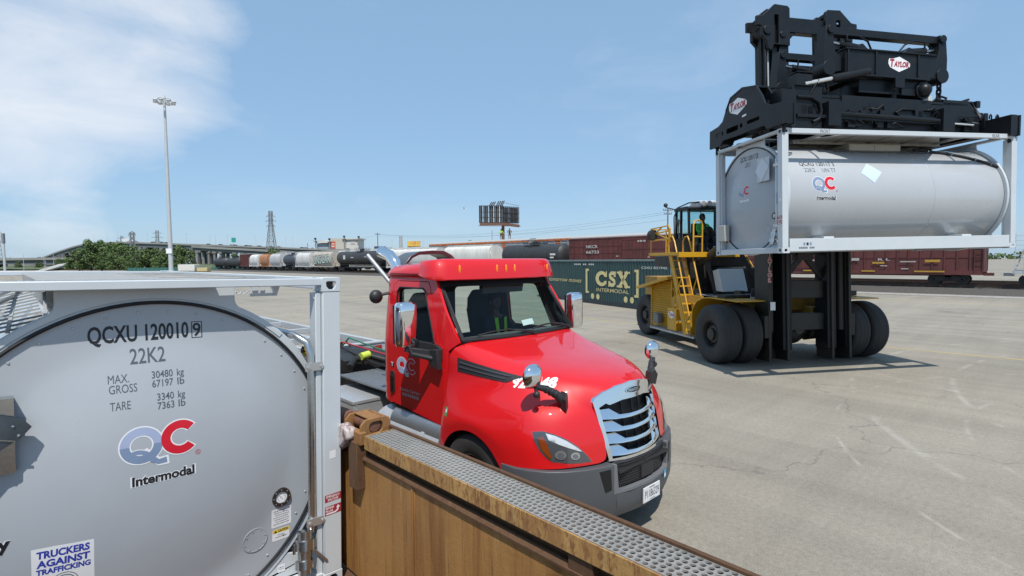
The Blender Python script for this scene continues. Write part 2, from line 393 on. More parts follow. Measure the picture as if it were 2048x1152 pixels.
# ---------------- the yard ----------------
def ground_mat():
    m = bpy.data.materials.new('weathered_asphalt'); m.use_nodes = True; t = m.node_tree; b = t.nodes['Principled BSDF']
    g = N(t, 'ShaderNodeNewGeometry'); pos = g.outputs['Position']
    def noise(scale, detail=6, rough=.6, stretch=(1, 1, 1), rz=0, dist=0):
        q = N(t, 'ShaderNodeMapping'); t.links.new(pos, q.inputs[0]); q.inputs['Scale'].default_value = stretch; q.inputs['Rotation'].default_value = (0, 0, rz)
        n = N(t, 'ShaderNodeTexNoise'); n.inputs['Scale'].default_value = scale; n.inputs['Detail'].default_value = detail; n.inputs['Roughness'].default_value = rough; n.inputs['Distortion'].default_value = dist
        t.links.new(q.outputs[0], n.inputs[0]); return n.outputs[0]
    def mix(a, bb, f, mode='MIX'):
        n = N(t, 'ShaderNodeMix', data_type='RGBA', blend_type=mode)
        for k, v in (('A', a), ('B', bb), ('Factor', f)):
            if isinstance(v, tuple): n.inputs[k].default_value = (*v, 1)
            elif isinstance(v, (int, float)): n.inputs[k].default_value = v
            else: t.links.new(v, n.inputs[k])
        return n.outputs['Result']
    base = ramp(t, noise(.12, 6, .6), [(.32, (.262, .236, .194)), (.55, (.305, .276, .226)), (.72, (.345, .312, .255))])
    lanes = ramp(t, noise(.55, 5, .65, (1.6, .09, 1)), [(.35, .87), (.5, 1.0), (.68, 1.10)])      # lanes worn by wheels along the yard
    base = mix(base, lanes, 1.0, 'MULTIPLY')
    lanes2 = ramp(t, noise(.8, 5, .6, (.10, 1.3, 1), R(28)), [(.38, .93), (.52, 1.0), (.7, 1.06)])
    base = mix(base, lanes2, 1.0, 'MULTIPLY')
    agg = ramp(t, noise(75, 3, .75), [(.28, .42), (.5, 1.0), (.66, 1.12), (.78, 1.75)])
    base = mix(base, agg, .8, 'MULTIPLY')
    ag2 = ramp(t, noise(17, 3, .7), [(.3, .82), (.5, 1.0), (.72, 1.18)])
    base = mix(base, ag2, .8, 'MULTIPLY')
    st = ramp(t, noise(.35, 8, .68, dist=.4), [(.60, 0.), (.72, .38)])                                     # old oil and water stains
    base = mix(base, (.105, .098, .09), st)
    # long tyre arcs scrubbed pale into the surface
    for (cx, cy, r0, wd, k, lo, hi) in ((17.3, -9.5, 11.4, .10, .5, .47, .6), (17.3, -9.5, 13.3, .12, .5, .47, .6), (4, 16, 26, .12, .5, .48, .6), (30, -6, 17, .14, .4, .48, .6), (12.6, -4.5, 7.6, .05, .5, .5, .56), (12.6, -4.5, 5.7, .06, .4, .5, .56)):
        d = N(t, 'ShaderNodeVectorMath', operation='DISTANCE'); t.links.new(pos, d.inputs[0]); d.inputs[1].default_value = (cx, cy, 0)
        a = N(t, 'ShaderNodeMath', operation='SUBTRACT'); t.links.new(d.outputs['Value'], a.inputs[0]); a.inputs[1].default_value = r0
        a2 = N(t, 'ShaderNodeMath', operation='ABSOLUTE'); t.links.new(a.outputs[0], a2.inputs[0])
        f = N(t, 'ShaderNodeMapRange', interpolation_type='SMOOTHSTEP'); t.links.new(a2.outputs[0], f.inputs[0])
        f.inputs[1].default_value = wd; f.inputs[2].default_value = 0.; f.inputs[3].default_value = 0; f.inputs[4].default_value = k
        br = ramp(t, noise(.9, 5, .7), [(lo, 0.), (hi, 1.)]); fm = N(t, 'ShaderNodeMath', operation='MULTIPLY'); t.links.new(f.outputs[0], fm.inputs[0]); t.links.new(br, fm.inputs[1])
        base = mix(base, (.43, .405, .36), fm.outputs[0])
    sp = ramp(t, noise(2.6, 6, .75, (.15, 1, 1), R(-20)), [(.66, 0.), (.74, .32)])                     # thin pale scrapes
    base = mix(base, (.45, .42, .37), sp)
    # cracks
    v = N(t, 'ShaderNodeTexVoronoi', feature='DISTANCE_TO_EDGE'); v.inputs['Scale'].default_value = .16
    wn = N(t, 'ShaderNodeTexNoise'); wn.inputs['Scale'].default_value = .8; wn.inputs['Detail'].default_value = 5; t.links.new(pos, wn.inputs[0])
    wv = N(t, 'ShaderNodeVectorMath', operation='MULTIPLY_ADD'); t.links.new(wn.outputs['Color'], wv.inputs[0]); wv.inputs[1].default_value = (2.2, 2.2, 0); t.links.new(pos, wv.inputs[2])
    t.links.new(wv.outputs[0], v.inputs['Vector'])
    ck = ramp(t, v.outputs['Distance'], [(.0, .45), (.0028, 0.)]); base = mix(base, (.09, .085, .08), ck)
    t.links.new(base, b.inputs['Base Color']); b.inputs['Roughness'].default_value = .88; b.inputs['Specular IOR Level'].default_value = .25
    u = N(t, 'ShaderNodeBump'); u.inputs['Strength'].default_value = .5; u.inputs['Distance'].default_value = .012
    t.links.new(noise(60, 4, .75), u.inputs['Height']); t.links.new(u.outputs[0], b.inputs['Normal'])
    return m
ASPH = ground_mat()
g = MB()
rs = [0, 12, 30, 60, 120, 300, 800, 2600]
g.add([(0, 0, 0)]+[(r*cos(2*pi*j/48), r*sin(2*pi*j/48), 0) for r in rs[1:] for j in range(48)],
      [(0, 1+j, 1+(j+1) % 48) for j in range(48)]+[(1+i*48+j, 1+(i+1)*48+j, 1+(i+1)*48+(j+1) % 48, 1+i*48+(j+1) % 48) for i in range(len(rs)-2) for j in range(48)])
struct(g.build('ground', ASPH))
# yellow lines painted along the yard, worn
YLINE = mat('worn_yellow_paint', (.46, .32, .08), .8, var=.45, vscale=2.2, tint=(.27, .24, .19), edge=.5)
for x0, y0, y1 in ((20.6, -60, 180), (43.6, -80, 200)):
    q = MB(); q.box(x0, x0+.13, y0, y1, .001, .004); struct(q.build('lane_marking', YLINE))
WLINE = mat('worn_white_paint', (.42, .40, .37), .85, var=.45, vscale=3, tint=(.27, .255, .225), edge=.5)
q = MB(); q.box(32.5, 32.6, 8, 60, .001, .004); struct(q.build('lane_marking', WLINE))
# raised ballast bed with three tracks
BALL = mat('ballast_stone', (.085, .078, .07), .95, var=.55, vscale=9, bump=1., bscale=6)
q = MB(); q.prism([(52.6, 0), (54.6, .42), (76, .42), (78, 0)], lambda u, v, w: (u, w, v), -160, 420); struct(q.build('ballast_bed', BALL))
TIE = mat('timber_tie', (.05, .042, .036), .9, var=.4, vscale=5); RAILM = mat('rail_steel', (.10, .07, .055), .5, .6, var=.3, vscale=2)
TR1, TR2, TR3 = 57.0, 61.6, 67.0
for tx in (TR1, TR2, TR3):
    q = MB()
    for k in range(240): y = -60+k*1.2; q.box(tx-1.3, tx+1.3, y, y+.24, .36, .47, 1)
    for s in (-1, 1):
        q.box(tx+s*.75-.07, tx+s*.75+.07, -160, 420, .48, .5); q.box(tx+s*.75-.015, tx+s*.75+.015, -160, 420, .5, .62); q.box(tx+s*.75-.036, tx+s*.75+.036, -160, 420, .62, .655)
    struct(q.build('railway_track', [RAILM, TIE]))
PALEG = mat('crushed_stone', (.34, .32, .29), .95, var=.45, vscale=3, bump=1., bscale=6)
q = MB(); q.box(50.4, 52.9, -160, 420, .004, .03); struct(q.build('gravel_strip', PALEG))
# far green verge on the left with a pale service road climbing through it
GRASS = mat('rough_grass', (.055, .085, .03), .95, var=.5, vscale=.25, bump=.6, bscale=2, tint=(.10, .11, .055))
q = MB()
nx = 40; ny = 10; vs = []
for j in range(ny+1):
    for i in range(nx+1):
        px = -420+i*(1350/nx); Z = 235+j*42; h = .35+ (j*.22)*(1+.6*sin(i*.7)*cos(j*1.3)) + random.uniform(0, .3)
        vs.append(bear(px, Z, h))
q.add(vs, [(j*(nx+1)+i, j*(nx+1)+i+1, (j+1)*(nx+1)+i+1, (j+1)*(nx+1)+i) for j in range(ny) for i in range(nx)])
struct(q.build('grass_verge', GRASS))
CONC = mat('pale_concrete', (.40, .385, .35), .85, var=.15, vscale=.5)
q = MB(); pts = [(78, 200, 0), (104, 225, 1.2), (128, 255, 2.6), (150, 300, 3.2)]
L = [bear(p-9, Z, h) for p, Z, h in pts]+[bear(p+9, Z, h) for p, Z, h in reversed(pts)]
q.add(L+[v-Vector((0, 0, .6)) for v in L], [tuple(range(8)), tuple(reversed(range(8, 16)))]+[(i, i+8, (i+1) % 8+8, (i+1) % 8) for i in range(8)])
struct(q.build('service_road', CONC))
# ---------------- tank containers ----------------
TL, TWH, TH = 6.058, 1.219, 2.591
TCX, TCZ, TR_ = -.07, 1.235, 1.19
def headprof():          # (r, y) of the dished end cladding: cone rim, then shallow dome
    return [(TR_, .165), (1.17, .165), (1.08, .162), (1.0, .158), (.94, .153), (.90, .147), (.84, .135), (.76, .118), (.65, .098), (.5, .076), (.35, .060), (.2, .052), (.001, .050)]
def heady(u, v):
    r = math.hypot(u-TCX, v-TCZ); q = headprof()
    for (r1, y1), (r0, y0) in zip(q, q[1:]):
        if r0 <= r <= r1: return y0+(y1-y0)*(r-r0)/(r1-r0)
    return q[0][1]
HEAD = lambda u, v, l: (u, heady(u, v)-l, v)
def casting(t, x, y, z, sx, sy, sz):
    """corner fitting: hollow block with real apertures in its end, side and top or bottom"""
    q = MB(); a, b, h = .162, .178, .118
    X = lambda f: x-sx*f; Y = lambda f: y-sy*f; Zf = lambda f: z-sz*f
    end = [(.01, 0), (a-.012, 0), (a, .012), (a, h), (0, h), (0, .01)]
    sh = [(a*.33, h*.28), (a*.67, h*.28), (a*.76, h*.36), (a*.74, h*.62), (a*.5+.018, h*.84), (a*.5-.018, h*.84), (a*.26, h*.62), (a*.24, h*.36)]
    q.plate(end, [sh], lambda u, v, w: (X(u), Y(w), Zf(v)), 0, .022)
    q.plate([(.0225, .0), (b, .0), (b, h), (.0225, h)], [circ(b*.5, h*.52, .036, 16, ry=.030)], lambda u, v, w: (X(w), Y(u), Zf(v)), 0, .022)
    q.plate([(.0225, .0225), (a, .0225), (a, b), (.0225, b)], [rrect(a*.5-.03, a*.5+.03, b*.5-.06, b*.5+.06, .029)], lambda u, v, w: (X(u), Y(v), Zf(w)), 0, .022)
    q.box(*sorted((X(.024), X(a-.022))), *sorted((Y(b-.02), Y(b-.001))), *sorted((Zf(.024), Zf(h-.001))), 0)
    q.box(*sorted((X(a-.02), X(a-.001))), *sorted((Y(.024), Y(b-.0005))), *sorted((Zf(.024), Zf(h-.0005))), 0)
    q.box(*sorted((X(.03), X(a-.022))), *sorted((Y(.085), Y(b-.022))), *sorted((Zf(.03), Zf(h-.004))), 1)  # black core stands for the shade inside the hollow
    return q.build('corner_casting', [GREY, RUBBER], t, bevel=.004)
def tank_container(name, label, num, M, near=False, group='silver tank containers'):
    t = thing(name, label, 'tank container', group=group, M=M)
    # frame: posts, rails, ring plates
    f = MB()
    for yy in (0, 1):
        Y = (lambda a: a) if yy == 0 else (lambda a: TL-a)
        yb = lambda a, b: sorted((Y(a), Y(b)))
        for s in (-1, 1):
            xs = sorted((s*TWH, s*(TWH-.155)))
            f.box(xs[0]+.003, xs[1]-.003, *yb(.004, .15), .118, TH-.118)
            xi = sorted((s*(TWH-.155), s*(TWH-.20))); f.box(*xi, *yb(.035, .15), .118, TH-.125)     # return flange
            # fillet gusset under the top rail
            f.prism([(s*(TWH-.155), TH-.125), (s*(TWH-.155), TH-.22), (s*(TWH-.20), TH-.19), (s*(TWH-.24), TH-.125)], XZ(Y(.05), 1 if yy == 0 else -1), 0, .02)
        f.box(-TWH+.16, TWH-.16, *yb(.003, .10), TH-.066, TH-.008)
        f.box(-TWH+.16, TWH-.16, *yb(.02, .16), .006, .13)
        # ring plate round the tank end, with a neck up to the top rail
        d = 1 if yy == 0 else -1
        f.plate(circ(TCX, TCZ, 1.262, 96), [circ(TCX, TCZ, 1.19, 96)], XZ(Y(.160), d), 0, .06)
        x0, x1 = TCX-.52, TCX+.52
        def side(s):
            o = [(TCX+s*.52, TH-.067), (TCX+s*.52, TH-.16), (TCX+s*.528, TH-.195), (TCX+s*.55, TH-.222), (TCX+s*.585, TH-.24)]
            o += [(TCX+s*1.256*cos(R(a)), TCZ+1.256*sin(R(a))) for a in (60, 55, 50, 46)]
            return o
        ar = [(TCX+1.215*cos(R(a)), TCZ+1.215*sin(R(a))) for a in range(46, 135, 4)]
        f.prism(side(1)+ar+list(reversed(side(-1))), XZ(Y(.154), d), 0, .02)
        for s in (-1, 1):       # lower corner webs between ring and post
            c = [(TCX+1.24*cos(R(a)), TCZ+1.24*sin(R(a))) for a in ((-70, -62, -54, -46) if s > 0 else (250, 242, 234, 226))]
            f.prism(c+[(s*1.06, TCZ-.98), (s*1.06, .13), (TCX+s*.45, .13)], XZ(Y(.168), d), 0, .02)
    for s in (-1, 1):
        a, b = sorted((s*TWH, s*(TWH-.10)))
        f.box(a+.002, b-.002, .178, TL-.178, TH-.105, TH-.006)
        a, b = sorted((s*TWH, s*(TWH-.12)))
        f.box(a+.002, b-.002, .178, TL-.178, .03, .30)
        f.box(*sorted((s*(TWH-.12), s*(TWH-.75))), 1.1, 1.35, .1, .34); f.box(*sorted((s*(TWH-.12), s*(TWH-.75))), TL-1.35, TL-1.1, .1, .34)
        f.box(*sorted((s*(TWH-.12), s*(TWH-.20))), .178, TL-.178, .06, .10)
    f.build('frame', GREY, t, bevel=.006)
    for sx in (-1, 1):
        for yv, sy in ((0, -1), (TL, 1)):
            for zv, sz in ((0, -1), (TH, 1)): casting(t, sx*TWH, yv, zv, sx, sy, sz)
    # cladding
    q = MB(); n = 96
    q.lathe([(1.188, .222), (1.195, .25), (1.195, TL-.25), (1.188, TL-.222)], n, 0, (TCX, 0, TCZ))
    q.lathe([(1.1965, 3.92), (1.199, 3.925), (1.199, 3.955), (1.1965, 3.96)], n, 0, (TCX, 0, TCZ))
    sh = q.build('tank_shell', SIDEG, t)
    hp = headprof()
    for yy in (0, 1):
        q = MB(); q.lathe([(r, y if yy == 0 else TL-y) for r, y in hp], 96, 0, (TCX, 0, TCZ))
        if yy == 0:
            for i in range(40):
                a = 2*pi*(i+.5)/40; x, z = TCX+1.13*cos(a), TCZ+1.13*sin(a); y = heady(x, z); q.cyl((x, y+.002, z), (x, y-.006, z), .010, .006, 8, 1)
        q.build('dished_end', [TANKG, ALU], t, ang=60)
        q = MB(); q.tube([(TCX+1.192*cos(2*pi*i/96), .152 if yy == 0 else TL-.152, TCZ+1.192*sin(2*pi*i/96)) for i in range(97)], .0125, 8, 0, False)
        q.build('rubber_seal', RUBBER, t)
    # top walkway with its stiffeners, spill box and cladding gratings
    q = MB()
    q.box(-.62, .30, 1.0, 5.0, TH-.05, TH-.03)
    for k in range(9): q.box(-.62, .30, 1.05+k*.48, 1.09+k*.48, TH-.09, TH-.05)
    for x in (-.62, -.17, .27): q.box(x, x+.03, 1.0, 5.0, TH-.11, TH-.05)
    for k in range(5): q.bar((.28, 1.2+k*.9, TH-.05), (TWH-.1, 1.2+k*.9, TH-.05), .05, .05)
    q.prism([(.285, 1.0), (1.10, 1.95), (1.10, 4.05), (.285, 5.0)], XY(TH-.047), 0, .012)
    q.build('walkway', mat('walkway_alu', (.42, .405, .375), .55, .4, var=.2, vscale=9), t, bevel=.002)
    q = MB()                                        # end walkway of raised tread plate
    q.box(-TWH+.165, .30, .105, .60, TH-.03, TH-.018)
    for i in range(34):
        for j in range(9):
            x = -1.04+i*.039; y = .12+j*.053; s = .016 if (i+j) % 2 else -.016
            q.bar((x-.014, y-s*.8, TH-.016), (x+.014, y+s*.8, TH-.016), .008, .005)
    q.build('tread_plate', ALU, t)
    q = MB(); q.box(-.55, .42, 2.35, 3.75, TH-.30, TH-.11); q.box(.421, .432, 2.37, 2.99, TH-.28, TH-.13); q.box(.421, .432, 3.03, 3.73, TH-.28, TH-.13)
    q.build('spill_box', mat('box_cream', (.58, .56, .50), .5), t, bevel=.01)
    q = MB()
    for y0, y1 in ((1.85, 2.45), (2.5, 3.2), (3.25, 3.95), (4.0, 4.5)):
        for k in range(2):
            a0, a1 = 66-k*8, 73-k*8
            pts = [(TCX+1.203*cos(R(a0+(a1-a0)*i/3)), TCZ+1.203*sin(R(a0+(a1-a0)*i/3))) for i in range(4)]
            for (xa, za), (xb, zb) in zip(pts, pts[1:]): q.add([(xa, y0, za), (xa, y1, za), (xb, y1, zb), (xb, y0, zb)], [(0, 1, 2, 3)])
    q.build('side_grating', perf_mat(), t)
    q = MB()
    pth = []
    for i in range(12):
        k = i/11; a = R(66-34*k**1.3); pth.append((TCX+1.225*cos(a), 4.1+1.75*k, TCZ+1.225*sin(a)))
    q.tube(pth, .028, 10, 0)
    for i in (2, 5, 8, 10): q.cyl(Vector(pth[i])+Vector((0, -.015, 0)), Vector(pth[i])+Vector((0, .015, 0)), .034, None, 12, 1)
    q.build('hose', [RUBBER, STEEL], t)
    # lettering and marks on the end
    K = MB(); fn = HEAD; c0 = TCX
    mk = [BLACKT, GREYT, WHITET, LBLUET, BLUET, REDT, YELT, NAVYT, DREDT]
    n6, chk = num.split()[1], num.split()[2]
    put(K, 'QCXU '+n6, .106, (c0-.360, 2.172), fn, 0, w=.570, bold=.022, lift=.0012)
    put(K, chk, .092, (c0+.262, 2.175), fn, 0, w=.052, align='C', bold=.015, lift=.0012)
    for a in (((.228, 2.161), (.297, 2.166)), ((.228, 2.274), (.297, 2.279)), ((.228, 2.161), (.233, 2.279)), ((.292, 2.161), (.297, 2.279))):
        (u0, v0), (u1, v1) = a; poly2(K, [(c0+u0, v0), (c0+u1, v0), (c0+u1, v1), (c0+u0, v1)], fn, .0012, 0)
    put(K, '22K2', .100, (c0-.142, 2.020), fn, 1, w=.202, bold=.008, lift=.0012)
    K.build('serial_number', mk, t); K = MB()
    if near:
        for s, u, al in (('MAX.', -.265, 'L'), ('GROSS', -.262, 'L'), ('TARE', -.260, 'L')):
            v = {'MAX.': 1.906, 'GROSS': 1.840, 'TARE': 1.731}[s]; put(K, s, .054, (c0+u, v), fn, 1, w={'MAX.': .113, 'GROSS': .152, 'TARE': .11}[s], lift=.0012)
        for s, e, v in (('30480', 'kg', 1.912), ('67197', 'lb', 1.852), ('3340', 'kg', 1.760), ('7363', 'lb', 1.700)):
            put(K, s, .047, (c0+.098, v), fn, 1, w=.0247*len(s), align='R', bold=.01, lift=.0012); put(K, e, .047, (c0+.123, v), fn, 1, w=.043, bold=.01, lift=.0012)
        K.build('weight_lettering', mk, t); K = MB()
        qc_logo(K, c0-.099, 1.478, .240, fn, True, .0012, .0006, ms=(2, 3, 4, 5, 0))
        K.build('emblem', mk, t); K = MB()
        poly2(K, [(c0-.66, .64), (c0-.36, .635), (c0-.36, .930), (c0-.66, .948)], fn, .0012, 2, step=.08)
        for s, v, ww in (('TRUCKERS', .876, .255), ('AGAINST', .817, .255), ('TRAFFICKING', .770, .262)): put(K, s, .043 if v > .78 else .033, (c0-.51, v), fn, 7, w=ww, align='C', bold=.04, lift=.0018, rot=-2.5)
        arc(K, c0-.51, .685, .052, .057, 0, 360, fn, .0018, 1, 28); arc(K, c0-.51, .685, .068, .072, 0, 360, fn, .0018, 1, 28); arc(K, c0-.51, .685, .036, .044, 0, 360, fn, .0018, 1, 24)
        K.build('round_sticker', mk, t); K = MB()
        put(K, 'dy', .075, (c0-.745, .985), fn, 2, align='R', bold=.075, lift=.0012); put(K, 'dy', .075, (c0-.748, .985), fn, 0, align='R', bold=.04, lift=.0018)
        K.build('slogan', mk, t); K = MB()
        def lab(u0, u1, v0, v1, m): poly2(K, rrect(c0+u0, c0+u1, v0, v1, .008, 3), fn, .0012, m, step=.05)
        lab(.766, .925, .577, .730, 2)
        def greek(u0, u1, v):            # lines of print too small to read in the photograph
            x = u0
            while x < u1: w_ = random.uniform(.004, .012); poly2(K, [(c0+x, v), (c0+min(u1, x+w_), v), (c0+min(u1, x+w_), v+.0065), (c0+x, v+.0065)], fn, .0018, 1); x += w_+.004
        for k in range(7): greek(.782+.008*(k % 3), .908-.006*(k % 2), .706-k*.018)
        K.build('instruction_label', mk, t); K = MB()
        lab(.772, .910, .466, .560, 2); poly2(K, [(c0+.775, .528), (c0+.907, .528), (c0+.907, .557), (c0+.775, .557)], fn, .0016, 6)
        put(K, 'CAUTION', .0185, (c0+.858, .534), fn, 0, w=.078, align='C', bold=.03, lift=.0024)
        poly2(K, [(c0+.786, .532), (c0+.811, .532), (c0+.7985, .553)], fn, .0024, 0)
        greek(.815, .872, .506); greek(.797, .889, .489)
        K.build('caution_label', mk, t); K = MB()
        lab(.812, .872, .195, .258, 2); greek(.820, .865, .23); greek(.820, .865, .215)
    else:
        qc_logo(K, c0-.17, 1.46, .215, fn, True, .0015, .0008, ms=(2, 3, 4, 5, 2))
    K.build('valve_label' if near else 'emblem', mk, t)
    # post signs
    PF = lambda u, v, l: (u, .004-l, v); S = MB(); cx = TWH-.078
    poly2(S, [(cx-.027, 1.082), (cx+.027, 1.086), (cx+.027, 1.152), (cx-.027, 1.148)], PF, .0012, 2)
    for v0, v1 in ((.722, .788), (.61, .692)): poly2(S, [(cx-.07, v0), (cx+.07, v0+.006), (cx+.07, v1), (cx-.07, v1-.006)], PF, .0012, 8)
    put(S, 'EMERGENCY', .019, (cx, .758), PF, 2, w=.118, align='C', bold=.02, lift=.0018); put(S, 'SHUTOFF', .019, (cx, .731), PF, 2, w=.092, align='C', bold=.02, lift=.0018)
    put(S, 'BEHIND', .018, (cx-.063, .664), PF, 2, w=.072, bold=.02, lift=.0018); put(S, 'PILLAR', .018, (cx-.063, .638), PF, 2, w=.064, bold=.02, lift=.0018)
    poly2(S, [(cx-.06, .618), (cx+.02, .620), (cx+.045, .634), (cx+.051, .658), (cx+.062, .658), (cx+.044, .682), (cx+.026, .658), (cx+.037, .658), (cx+.033, .643), (cx+.016, .632), (cx-.06, .630)], PF, .0018, 2)
    if not near:
        SF = lambda u, v, l: (TWH-.002+l, u, v)
        put(S, 'FRONT', .075, (.90, TH-.094), SF, 0, w=.24, lift=.0012); put(S, 'REAR', .07, (5.35, TH-.094), SF, 0, w=.2, lift=.0012)
        for k in range(9): poly2(S, [(.40+k*.042, .085), (.43+k*.042, .085), (.43+k*.042, .125), (.40+k*.042, .125)], SF, .0012, 1) if k != 5 else None
        for k in range(3): poly2(S, [(.50+k*.075, .155), (.55+k*.075, .155), (.55+k*.075, .215), (.50+k*.075, .215)], SF, .0012, 4 if k != 1 else 0)
        CYL = lambda u, v, l: (TCX+(1.1955+l)*cos((v-TCZ)/1.1955), u, TCZ+(1.1955+l)*sin((v-TCZ)/1.1955))
        put(S, 'QCXU '+n6+' '+chk, .105, (.64, 1.90), CYL, 0, w=.86, bold=.012, lift=.0012); put(S, '22K2', .10, (.70, 1.735), CYL, 1, w=.26, lift=.0012); put(S, 'UN T7', .10, (1.14, 1.735), CYL, 1, w=.33, lift=.0012)
        qc_logo(S, .97, 1.46, .31, CYL, True, .0015, .0008, ms=(2, 4, 4, 5, 0))
    S.build('lettering', mk, t)
    # pipework beside the post
    px = TWH-.236
    q = MB(); pth = [(px-.28, .62, 2.17), (px-.20, .40, 2.155), (px-.09, .17, 2.12), (px-.02, .075, 2.06), (px, .05, 1.97), (px, .05, .62), (px-.01, .06, .50)]
    q.tube(pth, .029, 14, 0)
    for z in (1.865, .585): q.box(px-.055, px+.105, .012, .030, z-.03, z+.035, 1); q.cyl((px-.032, .012, z), (px-.032, -.002, z), .014, None, 10, 1); q.cyl((px+.075, .012, z), (px+.075, -.002, z), .014, None, 10, 1)
    q.build('vent_pipe', [STEEL, mat('bracket_alu', (.55, .56, .56), .35, .7)], t)
    q = MB(); vx = px-.06
    q.cyl((vx, .06, .52), (vx-.03, .0, .20), .055, .05, 16); q.cyl((vx-.005, .05, .45), (vx-.012, .035, .38), .075, None, 18); q.cyl((vx-.022, .02, .30), (vx-.028, .005, .24), .07, None, 18)
    for k in range(6): a = 2*pi*k/6; q.cyl((vx-.005+.085*cos(a), .05+.085*sin(a)*.6, .44), (vx-.012+.085*cos(a), .035+.085*sin(a)*.6, .37), .012, None, 8)
    q.bar((vx+.06, .03, .36), (vx+.16, .0, .24), .02, .02)
    q.build('outlet_valve', STEEL, t)
    # temperature gauge
    u, v = c0+.842, .818; y = heady(u, v); q = MB()
    q.lathe([(.044, -.004), (.044, -.014), (.048, -.020), (.072, -.016), (.077, -.002)], 28, 0, (u, y, v))
    for k in range(8): a = 2*pi*k/8; q.sph((u+.061*cos(a), y-.018, v+.061*sin(a)), .007, 8, 1)
    q.lathe([(.0005, -.010), (.0445, -.010)], 28, 2, (u, y, v))
    q.bar((u-.016, y-.0125, v+.018), (u+.008, y-.0125, v-.014), .003, .001, 3)
    for k in range(20): a = R(-50+280*k/19); q.bar((u+.028*cos(a), y-.0115, v+.028*sin(a)), (u+.032*cos(a), y-.0115, v+.032*sin(a)), .0022, .0006, 3)
    q.build('temperature_gauge', [DSTEEL, STEEL, WHITET, BLACKT], t)
    u, v = c0+.639, .535; q = MB()
    q.plate(circ(u, v, .094, 40), [circ(u, v, .088, 40)], lambda a, b, l: (a, heady(a, b)-l, b), .001, .006)
    q.plate(circ(u, v, .089, 40), [], lambda a, b, l: (a, heady(a, b)-l, b), .001, .004)
    for k in range(8): a = 2*pi*(k+.3)/8; x, z = u+.078*cos(a), v+.078*sin(a); q.cyl((x, heady(x, z), z), (x, heady(x, z)-.008, z), .007, .005, 8, 1)
    q.build('inspection_cover', [TANKG, ALU], t)
    if near:
        # stainless document and valve box with its door hanging open
        q = MB(); fr = lambda a, b, w_: (a, .12-w_, b); ox, oz = c0-.745, 1.70
        q.plate(rrect(ox-.36, ox+.03, oz-.245, oz+.20, .01), [rrect(ox-.33, ox-.045, oz-.165, oz+.14, .01)], fr, -.03, .05)
        q.box(ox-.34, ox, .13, .14, oz-.2, oz+.17)
        q.build('valve_box', STEEL, t, bevel=.006)
        q = MB(); o = (ox+.03, -.05, oz+.05)
        A = Vector((ox-.33, .09, oz+.21)); B_ = Vector((ox-.04, .055, oz+.10)); C_ = Vector((ox+.105, .035, oz+.022)); D = Vector((ox+.06, .025, oz-.03)); E_ = Vector((ox-.28, .0, oz-.24)); G = Vector((ox-.42, .05, oz+.1))
        up = (Vector((C_-A)).cross(E_-A)).normalized()*.012
        V = [A, B_+Vector((0, 0, .015)), Vector((ox+.065, .045, oz+.075)), C_, D, E_, G]
        q.add(V+[p+up for p in V], [tuple(range(7)), tuple(reversed(range(7, 14)))]+[(i, i+7, (i+1) % 7+7, (i+1) % 7) for i in range(7)])
        for p, r_ in ((V[2].lerp(E_, .12), .010), (C_.lerp(E_, .15), .010), (D.lerp(E_, .35), .009), (D.lerp(E_, .7), .009), (A.lerp(C_, .55), .010), (A.lerp(C_, .3), .009)): q.sph(p-up*.6, r_, 8, 1); q.sph(p+up*1.5, r_, 8, 1)
        q.bar(A.lerp(E_, .35)-up, D.lerp(E_, .08)-up, .008, .008, 1)
        q.build('box_flap', [DSTEEL, STEEL], t)
        # handrail folded on the far top edge, spring latch under the top rail
        q = MB(); z0 = TH-.10
        for y in (.35, .75, 1.2): q.tube([(-.86, y, TH-.02), (-.86, y, TH-.26)], .012, 8)
        q.tube([(-1.0, .25, TH-.20), (-.84, .9, TH-.12), (-.70, 2.2, TH-.10)], .016, 8); q.tube([(-1.0, .25, TH-.26), (-.84, .9, TH-.18), (-.70, 2.2, TH-.16)], .016, 8)
        q.build('handrail', STEEL, t)
        q = MB(); x0 = TCX+.53
        q.tube([(x0+.012*k, .16+.012*sin(k*1.9), TH-.115+.012*cos(k*1.9)) for k in range(0, 10)], .004, 6)
        q.box(x0+.10, x0+.30, .15, .17, TH-.145, TH-.095); q.box(x0+.11, x0+.15, .14, .18, TH-.10, TH-.07); q.box(x0+.17, x0+.20, .14, .18, TH-.115, TH-.07)
        q.prism([(x0+.25, TH-.07), (x0+.31, TH-.07), (x0+.29, TH-.13), (x0+.27, TH-.13)], XZ(.12), 0, .05)
        q.build('rail_latch', GREY, t)
        q = MB()        # grating walkway lying along the far flank
        for k in range(16): q.bar((-1.0+.045*k*.2, .45+k*.13, 2.22+k*.016), (-.62, .45+k*.13, 2.30+k*.016), .02, .012)
        for x, z in ((-1.0, 2.20), (-.80, 2.26), (-.62, 2.30)): q.bar((x, .4, z), (x+.1, 2.6, z+.26), .02, .02)
        q.build('side_steps', GALV, t)
    else:
        q = MB(); u, v = c0+.58, 1.86
        q.plate(rrect(u-.17, u+.24, v-.27, v+.24, .01), [], lambda a, b, w_: (a, .055-w_, b), 0, .012)
        q.add([(u+.02, .036, v+.25), (u+.24, .036, v+.02), (u+.0, .036, v-.27), (u-.22, .036, v-.02)], [(0, 1, 2, 3)], 1)
        q.build('placard_holder', [GREY, mat('placard_white', (.62, .68, .74), .4)], t)
        q = MB(); q.box(-1.10, -.80, -.02, .10, .34, .74); q.box(-1.09, -.81, -.032, -.02, .35, .73)
        q.build('document_box', mat('box_beige', (.46, .45, .41), .5), t, bevel=.008)
        q = MB(); poly2(q, [(2.34, 1.98), (2.62, 1.74), (2.36, 1.48), (2.08, 1.72)], CYL, .004, 0, step=.04)
